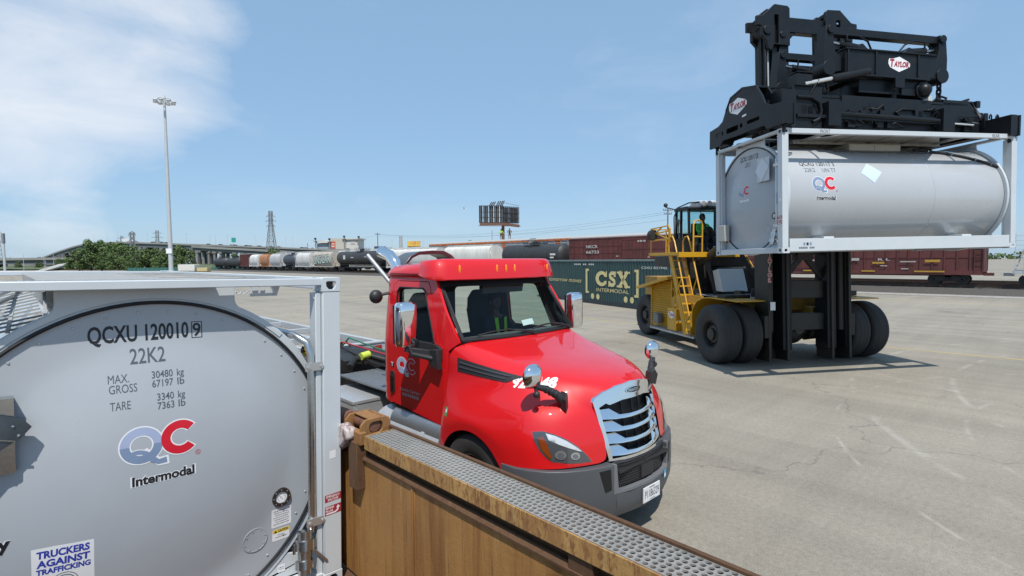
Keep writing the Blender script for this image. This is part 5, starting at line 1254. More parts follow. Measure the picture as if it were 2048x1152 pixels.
q = MB(); q.box(-.95, .95, 2.5, 3.48, 2.69, 2.71); q.box(-.94, .94, 3.48, 3.49, 1.05, 1.74); q.prism([(2.36, 2.66), (2.46, 2.66), (2.46, 2.46), (2.40, 2.46)], YZ(-.2), 0, .75); q.build('headliner', INTER, TK)
q = MB(); q.add([WS(.02, .16, -.02), WS(.24, .175, -.02), WS(.25, .265, -.02), WS(.03, .25, -.02)], [(0, 1, 2, 3)]); q.build('toll_tag', WHITET, TK)
# ---- running gear, steps, equipment behind the cab ----
def road_wheel(par, x, y, r, w_, s, steer):
    q = MB(); h = w_/2; rim = .29
    q.lathe([(rim, -h*.8), (rim+.03, -h*.95), (r*.8, -h), (r*.93, -h*.96), (r*.985, -h*.8), (r, -h*.5), (r, h*.5), (r*.985, h*.8), (r*.93, h*.96), (r*.8, h), (rim+.03, h*.95), (rim, h*.8)], 44, 0, (0, 0, 0), 'X')
    for k in (-.5, -.17, .17, .5): q.lathe([(r*1.001, k*h-.008), (r*.975, k*h), (r*1.001, k*h+.008)], 44, 0, (0, 0, 0), 'X')
    wh = q.build('wheel', TYRE, par, (x, y, r)); q = MB()
    pr = [(rim+.005, s*h*.82), (rim-.02, s*h*.86), (rim-.035, s*h*.5), (.20, s*h*.62 if steer else s*h*.2), (.12, s*h*.72 if steer else s*h*.4), (.11, s*h*.95), (.001, s*h*1.0)]
    q.lathe(pr, 32, 0, (0, 0, 0), 'X')
    for k in range(10): a = 2*pi*k/10; q.cyl((s*h*.5, .165*cos(a), .165*sin(a)), (s*h*.82, .165*cos(a), .165*sin(a)), .016, None, 8)
    q.build('rim', BLACKM if steer else ALU, wh); return wh
for s in (-1, 1):
    road_wheel(TK, s*1.04, 1.45, .505, .29, s, True)
    for y in (6.15, 7.5):
        road_wheel(TK, s*1.06, y, .505, .27, s, False)
q = MB()
for s in (-1, 1): q.box(*sorted((s*.38, s*.47)), .6, 8.3, .62, .90)
q.box(-.45, .45, .5, .7, .55, .8); q.cyl((-.9, 1.45, .5), (.9, 1.45, .5), .07, None, 12); q.box(-.75, .75, .35, 2.0, .5, .58); q.box(-.9, .9, 2.0, 2.1, .6, 1.3); q.box(-.5, .5, .5, 1.9, .7, 1.45)
for y in (6.15, 7.5): q.cyl((-.9, y, .5), (.9, y, .5), .09, None, 12); q.sph((0, y, .5), .24, 14)
q.prism([(5.9, .92), (5.9, 1.12), (6.3, 1.18), (7.3, 1.16), (7.4, .92)], YZ(-.45), 0, .9)
for y in (3.6, 5.0): q.box(-.38, .38, y, y+.15, .65, .85)
q.box(-.9, .9, 3.44, 3.58, .7, 1.02)
for s in (-1, 1):       # inner wheel housing
    q.lathe([(.60, s*.84), (.60, s*1.19)], 20, 0, (0, 1.45, .5), 'X', 0, 180)
    q.box(*sorted((s*.80, s*.84)), .8, 2.05, .55, 1.4)
q.build('chassis', BLACKM, TK)
CHK = mat('checker_plate', (.40, .41, .42), .4, .85, var=.2, vscale=5)
def tread(q, o, du, dv, nu, nv, hgt=.003):
    o, du, dv = Vector(o), Vector(du), Vector(dv); n = du.cross(dv).normalized()
    for i in range(nu):
        for j in range(nv):
            c = o+du*((i+.5)/nu)+dv*((j+.5)/nv); k = 1 if (i+j) % 2 else -1
            a = (du.normalized()+dv.normalized()*k)*.011; q.bar(c-a+n*hgt, c+a+n*hgt, .006, .005, 0, n)
q = MB(); q.box(-.78, -.05, 3.62, 5.45, .975, 1.0); tread(q, (-.78, 3.62, 1.0), (.73, 0, 0), (0, 1.83, 0), 18, 42); q.build('deck_plate', CHK, TK)
for s in (-1, 1):
    q = MB(); n = 8
    arc_ = [(s*(1.0+.16*sin(R(90*i/n))), .96-.24*(1-cos(R(90*i/n)))) for i in range(n+1)]
    q.add([(x, y, z) for x, z in arc_ for y in (2.02, 3.20)], [(2*i, 2*i+1, 2*i+3, 2*i+2) for i in range(n)])
    for i in range(n): tread(q, (arc_[i][0], 2.02, arc_[i][1]), (0, 1.18, 0), (arc_[i+1][0]-arc_[i][0], 0, arc_[i+1][1]-arc_[i][1]), 34, 1, .003*s)
    q.box(*sorted((s*1.14, s*1.38)), 2.12, 3.42, .665, .685); tread(q, (min(s*1.14, s*1.38), 2.12, .685), (.24, 0, 0), (0, 1.3, 0), 7, 34)
    q.box(*sorted((s*1.14, s*1.36)), 2.12, 3.42, .36, .38); q.box(*sorted((s*1.10, s*1.14)), 2.1, 3.44, .3, .70)
    q.build('step', CHK, TK)
    q = MB(); q.cyl((s*.92, 2.1, .60), (s*.92, 3.55, .60), .30, None, 28)
    for y in (2.4, 3.2): q.lathe([(.302, y), (.31, y), (.31, y+.06), (.302, y+.06)], 28, 0, (s*.92, 0, .60), 'Y')
    q.build('fuel_tank', ALU, TK)
q = MB(); q.box(-1.16, -.40, 4.20, 5.3, .26, .84); q.box(-1.17, -.39, 4.19, 5.31, .80, .845)
for k in range(9): q.sph((-1.11, 4.195, .30+k*.06), .007, 6); q.sph((-.45, 4.195, .30+k*.06), .007, 6)
q.build('equipment_box', ALU, TK, bevel=.006)
q = MB(); q.cyl((-.72, 3.62, .8), (-.72, 3.62, 2.55), .075, None, 18)
q.tube([(-.72, 3.62, 2.5), (-.72, 3.62, 2.72), (-.725, 3.68, 2.86), (-.75, 3.80, 2.98), (-.79, 3.98, 3.04)], .085, 20, 0, False); q.tube([(-.72, 3.62, 2.5), (-.72, 3.62, 2.72), (-.725, 3.68, 2.86), (-.75, 3.80, 2.98), (-.79, 3.98, 3.04)], .078, 20, 1, False)
q.build('exhaust_stack', [CHROME, BLACKM], TK)
q = MB(); q.cyl((-.80, 3.72, 2.60), (-.98, 4.02, 2.99), .03, None, 10); q.build('stack_strut', ALU, TK)
q = MB(); secs = []
pa = [(-.66, 2.70), (-.62, 2.86), (-.52, 2.97), (-.38, 3.035), (-.15, 3.055), (.08, 3.05), (.22, 2.99), (.32, 2.90), (.38, 2.74)]
for x, z in pa:
    c = Vector((-.12, 0, 2.75)); d = (Vector((x, 0, z))-c).normalized()*.055; secs.append([(x-d.x, 3.62, z-d.z), (x, 3.60, z), (x, 3.98, z-.01), (x-d.x, 3.96, z-d.z-.01)])
q.loft(secs, caps=True); q.build('roof_arch', mat('arch_grey', (.16, .165, .175), .3, .6), TK, bevel=.006)
q = MB()
for k, (c_, pth) in enumerate(((0, [(.1, 3.5, 1.6), (.1, 4.4, 1.15), (.2, 5.6, 1.2), (.05, 7.0, 1.3), (.0, 7.32, 1.12)]), (1, [(.2, 3.5, 1.6), (.35, 4.6, 1.2), (.35, 6.0, 1.22), (.25, 7.1, 1.35), (.15, 7.32, 1.1)]), (2, [(.0, 3.5, 1.6), (-.1, 4.4, 1.1), (-.15, 5.4, 1.12), (-.1, 6.4, 1.2), (-.15, 7.2, 1.3), (-.12, 7.32, 1.1)]))): q.tube(pth, .016, 8, c_)
q.tube([(-.5, 5.6, 1.06), (-.3, 5.8, 1.15), (0, 5.75, 1.18), (.2, 5.5, 1.1)], .06, 10, 2); q.cyl((-.22, 5.72, 1.20), (-.05, 5.74, 1.22), .068, None, 12, 3)
q.build('air_hose', [mat('hose_red', (.4, .02, .02), .4), mat('hose_green', (.02, .16, .08), .4), RUBBER, mat('tag_lime', (.55, .65, .08), .5)], TK)
# the container chassis coupled behind
CH = thing('container_chassis', 'grey skeletal container chassis trailer coupled behind the red truck', 'trailer', TO)
CHG = mat('chassis_grey', (.40, .42, .44), .5, var=.12, vscale=3)
q = MB()
for s in (-1, 1): q.box(*sorted((s*1.22, s*1.10)), 7.52, 19.5, .98, 1.15); q.box(*sorted((s*.45, s*.35)), 7.5, 19.5, .95, 1.13)
for y in (9.2, 11.0, 13, 15, 17, 19.3): q.box(-1.1, 1.1, y, y+.12, 1.0, 1.13)
q.build('frame', CHG, CH, bevel=.006)
q = MB(); q.box(-1.22, 1.22, 7.35, 7.52, .93, 1.16); q.box(-1.22, 1.22, 7.33, 7.35, 1.13, 1.165); q.build('front_bolster', CHG, CH, bevel=.006)
q = MB()
for x in (-.9, -.1, .35, .92): q.box(x, x+.22, 7.342, 7.349, .99, 1.08)
q.build('reflector', mat('reflector_red', (.35, .012, .02), .3), CH)
q = MB(); q.box(-.62, -.54, 7.33, 7.345, .95, 1.22); q.build('tag_strip', YELT, CH)
q = MB()
for x in (-.62, -.45, -.2, .02, .18): q.sph((x, 7.30, 1.19), .045, 8); q.tube([(x, 7.30, 1.17), (x-.02, 7.26, 1.25), (x+.08, 7.2, 1.24), (x+.12, 7.1, 1.15)], .016, 6)
q.build('connector', [RUBBER], CH)
q = MB()
for s in (-1, 1):
    for y in (17.2, 18.5): q.cyl((s*.75, y, .5), (s*1.2, y, .5), .5, None, 28)
q.cyl((-1, 17.2, .5), (1, 17.2, .5), .08, None, 10); q.cyl((-1, 18.5, .5), (1, 18.5, .5), .08, None, 10); q.box(-.6, .6, 16.6, 19.2, .6, .95)
q.build('bogie', TYRE, CH)
q = MB(); q.box(-.9, -.75, 9.4, 9.55, .25, .95); q.box(.75, .9, 9.4, 9.55, .25, .95); q.box(-.95, -.7, 9.3, 9.65, .2, .25); q.box(.7, .95, 9.3, 9.65, .2, .25); q.build('landing_leg', BLACKM, CH)
# ---------------- container handler ----------------
HO = Vector((16.346, 5.515, 0)); HYAW = R(-32.2)
HD = thing('container_handler', 'yellow and black container handler with tall mast lifting a silver tank container', 'container handler', HO, HYAW)
def tyre_wheel(par, x, y, r, wd, side, rim_r=.37):
    q = MB(); h = wd/2
    prof = [(rim_r, -h*.80), (rim_r+.06, -h*.96), (r*.78, -h*1.0), (r*.90, -h*.97), (r*.965, -h*.86), (r, -h*.62), (r*1.006, -h*.3), (r*1.006, h*.3), (r, h*.62), (r*.965, h*.86), (r*.90, h*.97), (r*.78, h), (rim_r+.06, h*.96), (rim_r, h*.80)]
    q.lathe(prof, 56, 0, (0, 0, 0), 'X')
    for k in range(3): q.lathe([(r*1.0085, -h*.42+k*h*.42-.012), (r*.992, -h*.42+k*h*.42), (r*1.0085, -h*.42+k*h*.42+.012)], 56, 0, (0, 0, 0), 'X')
    wheel = q.build('wheel', [TYRE], par, (x, y, r))
    q = MB(); s = side
    q.lathe([(rim_r+.012, s*h*.82), (rim_r-.01, s*h*.90), (rim_r-.03, s*h*.74), (rim_r-.05, s*h*.35), (.25, s*h*.30), (.24, s*h*.55), (.17, s*h*.62), (.16, s*h*.85), (.001, s*h*.88)], 32, 0, (0, 0, 0), 'X')
    for k in range(14): a = 2*pi*k/14; q.cyl((s*h*.33, .285*cos(a), .285*sin(a)), (s*h*.55, .285*cos(a), .285*sin(a)), .018, None, 8)
    for k in range(20): a = 2*pi*k/20; q.bar((s*h*.62, (rim_r-.035)*cos(a), (rim_r-.035)*sin(a)), (s*h*.80, (rim_r-.02)*cos(a), (rim_r-.02)*sin(a)), .035, .02)
    q.build('rim', [BLACKM], wheel)
for s in (-1, 1):
    for hx, sd in ((2.32, s), (1.70, s)): tyre_wheel(HD, s*hx, 0, .815, .54, s)
    tyre_wheel(HD, s*1.52, 5.8, .77, .52, s)
q = MB()    # chassis, axle, deck
for s in (-1, 1): q.box(*sorted((s*.62, s*.82)), -.1, 7.2, .72, 1.5)
q.box(-1.35, 1.35, .28, .42, 1.38, 1.76); q.box(-.8, .8, 5.2, 7.6, .9, 1.9)
q.box(-.82, .82, 6.6, 7.7, .75, 2.2)
q.build('chassis', DYEL, HD, bevel=.02)
q = MB(); q.cyl((-2.5, 0, .815), (2.5, 0, .815), .17, None, 20); q.sph((0, .0, .815), .36, 20, 0, (1, .9, 1)); q.cyl((-.4, -.05, .815), (-1.3, -.05, .815), .26, .2, 20); q.cyl((.4, -.05, .815), (1.3, -.05, .815), .26, .2, 20)
q.cyl((0, -.37, .95), (0, -.30, .95), .17, None, 18, 1)
q.build('drive_axle', [BLACKM, mat('axle_grey', (.05, .055, .06), .45)], HD)
q = MB(); q.box(-1.3, 1.3, .45, 3.4, 1.70, 1.735)
for x in (-1.25, -.72, -.2, .35, .9): q.box(x, x+.42, .5, .9, 1.736, 1.76)
q.build('deck_plate', ALU, HD, bevel=.004)
q = MB()
for x in (-2.0, -1.55): q.box(x, x+.34, .15, .55, 1.765, 1.87)
q.box(1.9, 2.3, .1, .5, 1.79, 1.93); q.box(-1.15, -1.0, .7, 1.0, 1.76, 1.95); q.cyl((-.6, .8, 1.76), (-.6, .8, 2.0), .11, None, 14); q.box(-.42, -.1, .7, 1.1, 1.76, 1.98)
q.tube([(-.2, .3, 1.8), (0, .1, 2.05), (.25, .1, 2.0), (.2, .1, 1.82), (.05, .1, 1.9), (.3, .1, 2.1), (.5, .1, 1.8)], .022, 8)
q.tube([(.6, .2, 1.8), (.7, .0, 2.1), (.95, .0, 2.15), (1.1, .1, 1.85)], .022, 8)
q.build('deck_equipment', BLACKM, HD, bevel=.01)
for s in (-1, 1):
    q = MB(); pr = [(-.62, 1.735), (.7, 1.755), (1.05, 1.72), (1.35, 1.60), (1.55, 1.40), (1.66, 1.1), (1.7, .55)]
    back = [(1.73, .55), (1.69, 1.11), (1.58, 1.42), (1.375, 1.625), (1.06, 1.75), (.7, 1.785), (-.62, 1.765)]
    q.prism(pr+back, lambda u, v, w: (w, u, v), *sorted((s*2.34 if s > 0 else s*2.18, s*1.28)))
    if s > 0: q.prism([(.62, 1.79), (-.70, 1.79), (-.62, 1.76), (-.3, 1.72), (.1, 1.55), (.2, 1.55)], lambda u, v, w: (1.25+u*0+w, v*0+u*.4+.2, v), 0, .9)
    q.build('fender', YEL, HD, bevel=.006)
q = MB()       # left body side with louvred radiator housing
yz = YZ(-1.82)
q.plate([(1.74, .50), (3.58, .50), (3.58, 1.55), (3.2, 1.75), (1.6, 1.75), (1.72, 1.2)], [rrect(2.05, 2.55, 1.2, 1.5, .04)], yz, 0, .03)
q.box(-1.82, -1.0, 3.55, 3.6, .48, 2.2); q.box(-1.80, -.9, 5.12, 5.17, .44, 1.95)
q.prism([(3.6, .46), (5.15, .46), (5.15, 1.93), (3.6, 2.2)], YZ(-1.74), 0, .75)
q.prism([(3.45, 2.31), (3.45, 2.25), (5.95, 1.80), (5.95, 1.86)], YZ(-2.05), 0, 1.2)
q.prism([(3.45, 2.25), (3.45, 2.19), (3.6, 2.19), (5.8, 1.78), (5.95, 1.80)], YZ(-2.05), 0, .03)
q.tube([(-1.5, 3.6, 2.25), (-1.5, 3.6, 2.4), (-1.42, 3.6, 2.47), (-1.34, 3.6, 2.4), (-1.34, 3.6, 2.25)], .022, 8)
q.box(-2.0, -1.82, 2.9, 3.5, .5, 1.25)
q.build('body_side', YEL, HD, bevel=.006)
q = MB()
for k in range(19):
    z = .53+k*.0865; y1 = 5.13 if z < 1.9 else 5.13-(z-1.9)*4.5
    q.add([(-1.745, 3.63, z), (-1.745, y1, z), (-1.80, y1, z-.012), (-1.80, 3.63, z-.012), (-1.745, 3.63, z+.045), (-1.745, y1, z+.045)], [(0, 1, 2, 3), (3, 2, 5, 4)])
q.build('louvres', YEL, HD)
q = MB(); q.box(-2.02, -1.55, 1.75, 4.8, .44, .49); q.box(-2.02, -1.98, 1.75, 4.8, .40, .49); q.build('running_board', ALU, HD, bevel=.004)
q = MB(); q.box(-2.0, -1.83, 4.2, 4.55, .62, .98); q.box(-2.02, -1.98, 4.22, 4.53, .9, .96); q.build('step_box', mat('box_grey', (.16, .17, .18), .5), HD, bevel=.015)
q = MB(); q.tube([(-1.92, 2.4, .92), (-1.92, 2.4, .86), (-1.92, 3.1, .86), (-1.92, 3.1, .92)], .02, 8, 1); q.tube([(-1.9, 3.15, 1.25), (-1.93, 3.15, 1.85), (-1.93, 3.3, 1.93), (-1.93, 3.45, 1.85), (-1.9, 3.45, 1.25)], .018, 8, 0)
q.build('grab_rail', [YEL, ALU], HD)
# engine cover, radiator, white tank box
q = MB(); q.box(-.75, .85, 2.5, 5.6, 1.5, 2.62); q.box(-1.6, -.75, 2.9, 3.5, 1.75, 3.0); q.box(.85, 1.5, 3.2, 5.6, 1.5, 2.3); q.box(-1.55, .9, 3.4, 5.4, 2.62, 3.02)
q.cyl((.95, 2.2, 1.7), (.95, 2.2, 2.45), .16, None, 16); q.cyl((.95, 2.2, 2.35), (.95, 2.2, 2.62), .26, None, 18); q.bar((-.9, 2.3, 1.75), (-1.2, 2.6, 3.1), .14, .14); q.bar((.45, 1.8, 1.75), (-.1, 2.2, 3.05), .12, .14)
q.build('engine_cover', BLACKM, HD, bevel=.03)
q = MB(); q.prism([(1.75, 1.86), (2.12, 1.86), (2.35, 2.52), (2.02, 2.58)], YZ(-1.04), 0, .90)
q.build('hydraulic_tank', mat('tank_white', (.60, .63, .64), .4), HD, bevel=.02)
q = MB()
for s, x in ((-1, -1.15), (1, 1.15)):
    q.cyl((x, 3.0, 2.72), (x*1.0, .6, 3.75), .13, None, 18); q.cyl((x, .6, 3.75), (x*.9, -.25, 4.12), .075, None, 14)
q.build('tilt_cylinder', mat('cylinder_olive', (.05, .04, .022), .45), HD)
# platform with rails
q = MB(); q.box(-2.25, -1.55, 2.35, 4.45, 3.02, 3.12); q.box(-2.25, .2, 2.30, 2.40, 2.96, 3.12); q.box(-1.55, .6, 3.0, 4.4, 3.0, 3.05)
q.build('platform', YEL, HD, bevel=.006)
q = MB(); r_ = .026
for pts in ([(-2.2, 4.36, 3.1), (-2.2, 4.36, 3.97), (-2.2, 3.1, 4.02), (-2.2, 2.98, 3.9), (-2.2, 2.98, 3.5), (-2.2, 3.2, 3.3), (-2.2, 3.2, 3.1)], [(-2.2, 4.36, 3.55), (-2.2, 3.0, 3.58)], [(-2.2, 3.05, 3.12), (-2.2, 3.05, 3.95)],
            [(-2.2, 4.0, 3.80), (-2.2, 3.0, 3.84)], [(-2.2, 4.0, 3.80), (-2.2, 3.1, 3.58)], [(-2.2, 4.0, 3.80), (-2.2, 3.6, 3.98)], [(-1.62, 4.36, 3.1), (-1.62, 4.36, 3.95), (-2.2, 4.36, 3.95)],
            [(-1.68, 2.42, 3.1), (-1.68, 2.42, 4.0), (-1.62, 2.46, 4.12), (-1.48, 2.5, 4.16), (-1.36, 2.5, 4.12), (-1.32, 2.5, 4.0), (-1.32, 2.5, 3.1)], [(-1.68, 2.42, 3.62), (-1.32, 2.5, 3.62)]):
    q.tube(pts, r_, 8)
q.build('guard_rail', YEL, HD)
q = MB(); q.cyl((-2.26, 4.18, 3.74), (-2.26, 4.02, 3.76), .19, .16, 20); q.build('work_lamp', BLACKM, HD)
def ladder(x0, x1, y0, z0, y1, z1, n=9):
    q = MB(); 
    for x in (x0, x1): q.bar((x, y0, z0), (x, y1, z1), .035, .20, 0, (0, 1, 0))
    for k in range(n):
        f = (k+.4)/n; y = y0+(y1-y0)*f; z = z0+(z1-z0)*f; q.box(x0, x1, y-.11, y+.11, z-.018, z+.018)
    for x, o in ((x0, -.04), (x1, .04)):
        d = Vector((0, y1-y0, z1-z0)); pts = []
        a = Vector((x+o, y0-.25, z0+.62)); b = Vector((x+o, y1-.34, z1+.45))
        q.tube([Vector((x+o, y0-.02, z0+.35)), a, a.lerp(b, .5), b, b+Vector((0, .14, .18)), b+Vector((0, .32, .16)), b+Vector((0, .42, .02)), b+Vector((0, .42, -.45))], .024, 8)
        q.bar((x+o, (y0+y1)/2-.3, (z0+z1)/2+.55), (x+o, (y0+y1)/2, (z0+z1)/2), .03, .03)
    return q.build('ladder', YEL, HD)
ladder(-2.16, -1.70, 1.98, .52, 3.02, 3.02)
ladder(.95, 1.38, 3.0, 1.75, 4.2, 3.1, 6)
# operator's cab
cx0, cx1, cy0, cy1, cz0, cz1 = -1.60, -.05, 2.82, 3.78, 3.08, 4.58
q = MB(); p_ = .075
for x in (cx0, cx1-p_):
    for y, yt in ((cy0, cy0+.08), (cy1-p_, cy1-p_)): q.bar((x+p_/2, y+p_/2, cz0), (x+p_/2, yt+p_/2, cz1), p_, p_, 0, (0, 1, 0))
q.bar((cx0+p_/2, 3.42, cz0), (cx0+p_/2, 3.42, cz1), p_, p_*1.2, 0, (0, 1, 0))
q.prism([(cy0+.04, cz1-.04), (cy1+.02, cz1-.04), (cy1+.02, cz1+.03), (cy1-.1, cz1+.07), (cy0+.16, cz1+.07), (cy0+.04, cz1+.03)], YZ(cx0-.03), 0, cx1-cx0+.06)
q.box(cx0, cx1, cy0+.01, cy0+.06, cz0, cz0+.34); q.box(cx0, cx0+.05, cy0+.04, cy1, cz0, cz0+.52); q.box(cx1-.05, cx1, cy0+.04, cy1, cz0, cz0+.5); q.box(cx0, cx1, cy1-.05, cy1, cz0, cz0+.7); q.box(cx0, cx1, cy0, cy1, cz0-.02, cz0+.03)
q.build('cab', BLACKP, HD, bevel=.015)
q = MB()
q.add([(cx0+p_, cy0+.055, cz0+.34), (cx1-p_, cy0+.055, cz0+.34), (cx1-p_, cy0+.13, cz1-.04), (cx0+p_, cy0+.13, cz1-.04)], [(0, 1, 2, 3)])
for x in (cx0+.03, cx1-.03): q.add([(x, cy0+.1, cz0+.52), (x, cy1-p_, cz0+.52), (x, cy1-p_, cz1-.04), (x, cy0+.16, cz1-.04)], [(0, 1, 2, 3)])
q.add([(cx0+p_, cy1-.03, cz0+.7), (cx1-p_, cy1-.03, cz0+.7), (cx1-p_, cy1-.03, cz1-.04), (cx0+p_, cy1-.03, cz1-.04)], [(0, 1, 2, 3)])
q.build('cab_glazing', CABGL, HD)
q = MB(); q.box(cx0+.62, cx1-.05, 2.95, 3.9, cz1+.075, cz1+.26); 
for k in range(4):
    for j in range(2): q.lathe([(.17, cz1+.26), (.17, cz1+.285), (.13, cz1+.275), (.05, cz1+.29)], 14, 0, (cx0+.85+.33*k-.2, 3.2+j*.42, 0), 'Z')
q.build('air_conditioner', mat('unit_white', (.66, .66, .64), .5), HD, bevel=.03)
q = MB()
for x in (cx0+.50, cx0+.72): q.cyl((x, 2.80, cz1+.16), (x, 2.94, cz1+.19), .085, .07, 14, 1); q.bar((x, 2.9, cz1+.05), (x, 2.9, cz1+.12), .03, .03)
q.tube([(cx0-.02, 3.75, 3.1), (cx0-.05, 3.75, 4.35), (cx0+.02, 3.65, 4.66), (cx0+.25, 3.3, 4.80), (cx0+.5, 2.95, 4.79)], .022, 8)
q.tube([(cx0-.02, 3.7, 4.60), (cx0-.1, 3.9, 4.66), (cx0-.15, 4.15, 4.72)], .018, 8); q.sph((cx0-.15, 4.17, 4.80), .075, 12)
q.cyl((cx1-.12, 2.9, cz1+.05), (cx1-.12, 2.9, cz1+.22), .06, .05, 12)
q.bar((cx0+.30, 2.70, 4.5), (cx0+.68, 2.70, 3.62), .02, .02); q.bar((cx0+.42, 2.68, 4.15), (cx0+.62, 2.68, 3.55), .05, .025); q.bar((cx0+.62, 2.68, 3.9), (cx0+1.15, 2.68, 3.48), .05, .025)
q.tube([(cx0-.03, 3.36, 3.75), (cx0-.09, 3.36, 3.78), (cx0-.09, 3.36, 4.2), (cx0-.03, 3.36, 4.23)], .02, 8)
q.sph((cx0-.02, 3.55, 4.15), .10, 10, 0, (.5, .8, 1.4))
q.build('cab_fittings', [BLACKM, LAMP], HD)
q = MB(); q.box(-1.05, -.55, 3.1, 3.6, cz0+.30, cz0+.45); q.box(-1.05, -.55, 3.55, 3.7, cz0+.4, cz0+1.05); q.box(-1.3, -1.12, 3.0, 3.6, cz0+.3, cz0+.62); q.box(-.48, -.2, 2.95, 3.6, cz0+.3, cz0+.62); q.cyl((-.8, 2.98, cz0+.72), (-.8, 3.04, cz0+.74), .19, None, 20)
q.build('driver_seat', SEAT, HD, bevel=.03)
q = MB(); q.add([(-1.585, 2.665, 3.34), (-1.45, 2.665, 3.34), (-1.45, 2.665, 3.46), (-1.585, 2.665, 3.46)], [(0, 1, 2, 3)], 0); q.add([(-.78, 2.725, 3.2), (-.68, 2.725, 3.2), (-.68, 2.725, 3.32), (-.78, 2.725, 3.32)], [(0, 1, 2, 3)], 1)
q.box(-1.62, -1.40, 2.66, 2.664, 3.33, 3.47, 2)
q.build('cab_stickers', [HIVIS, WHITET, BLACKM], HD)
# ---- mast, leaning back a little ----
MM = T(0, -.55, 0) @ RX(-2.6)
q = MB(); q.M = MM
for s in (-1, 1):
    def bx(a, b, *r): q.box(*sorted((s*a, s*b)), *r)
    bx(.66, .74, -.28, .30, .12, 5.6); bx(1.22, 1.30, -.28, .30, .12, 5.6); bx(.74, 1.22, .18, .30, .12, 5.6)      # outer channel
    bx(1.28, 1.42, -.27, -.1, .75, 1.35); bx(.62, 1.32, -.3, .34, 4.9, 5.3)
q.box(-.66, .66, -.1, .1, 1.80, 2.28); q.box(-.66, .66, -.1, .1, .92, 1.38); q.box(-.66, .66, -.1, .2, 4.7, 5.1)
for s in (-1, 1): q.bar((0, 0, 3.02), (s*.66, 0, 2.3), .10, .16)
q.box(-.25, .25, -.12, .12, 2.85, 3.1); q.box(-.66, .66, -.05, .08, 3.0, 3.14)
q.build('outer_mast', BLACKM, HD, bevel=.012)
q = MB(); q.M = MM
for s in (-1, 1):
    def bx(a, b, *r): q.box(*sorted((s*a, s*b)), *r)
    bx(.56, .84, -.24, .22, .4, 9.36); bx(1.18, 1.26, -.20, .22, .4, 9.0); bx(.84, 1.18, .14, .22, .4, 9.0)
    X = lambda u: s*u
    head = [(.56, 8.62), (.56, 9.62), (.62, 9.68), (1.02, 9.70), (1.22, 9.52), (1.38, 9.38), (1.56, 9.36), (1.56, 9.10), (1.42, 9.10), (1.42, 8.85), (1.28, 8.72), (1.22, 8.5), (1.12, 8.45), (1.05, 8.62)]
    hole = [(.90, 8.66), (1.03, 8.66), (1.03, 9.42), (.90, 9.42)]
    q.plate(head, [hole], lambda u, v, w: (s*u, -.30+w, v), 0, .09); q.plate(head, [], lambda u, v, w: (s*u, .12+w, v), 0, .09)
    bx(.56, 1.2, -.21, .12, 9.5, 9.6)
    q.cyl((X(1.26), -.34, 8.98), (X(1.26), .25, 8.98), .12, None, 18); q.cyl((X(1.0), -.16, 9.1), (X(1.0), .12, 9.1), .30, None, 22)
    q.cyl((X(.78), -.33, 8.9), (X(.78), -.28, 8.9), .09, None, 16)
q.box(-.57, .57, -.22, -.02, 9.02, 9.42); q.prism([(-.57, 9.02), (-.57, 8.6), (-.47, 8.85), (-.3, 9.02)], XZ(-.20), 0, .14); q.prism([(.57, 9.02), (.57, 8.6), (.47, 8.85), (.3, 9.02)], XZ(-.20), 0, .14)
q.build('inner_mast', BLACKP, HD, bevel=.012)
for s in (-1, 1):
    q = MB(); q.M = MM
    for k in range(70):     # leaf chain
        z = 5.3+k*.054; q.box(*sorted((s*.895, s*1.035)), -.20, -.14 if k % 2 else -.16, z, z+.046)
    q.build('mast_chain', mat('chain_grease', (.02, .02, .021), .35, .5), HD); q = MB(); q.M = MM
    for k in range(110):
        z = 4.2+k*.044; q.box(*sorted((s*1.27, s*1.30)), -.10, .02, z, z+.03)
    q.build('hose_carrier', mat('chain_grease', (.02, .02, .021), .35, .5), HD)
    q = MB(); q.M = MM; q.cyl((s*1.12, -.07, .9), (s*1.12, -.07, 5.6), .095, None, 18); q.cyl((s*1.12, -.07, 5.6), (s*1.12, -.07, 8.55), .062, None, 18, 1)
    q.build('lift_cylinder', [BLACKM, mat('cylinder_rod', (.55, .60, .63), .3, .15)], HD)
q = MB(); q.M = MM
for k, ch in enumerate('TAYLOR'): put(q, ch, .105, (-.96, 2.98-.145*k), lambda u, v, l: (u-.3, -.286-l, v), 0, align='C', bold=.07, lift=.003); put(q, ch, .105, (-.96, 2.98-.145*k), lambda u, v, l: (u-.3, -.286-l, v), 1, align='C', bold=.015, lift=.005)
q.box(-1.29, -1.14, -.335, -.33, 1.50, 1.72, 0)
q.build('mast_lettering', [WHITET, REDT], HD)
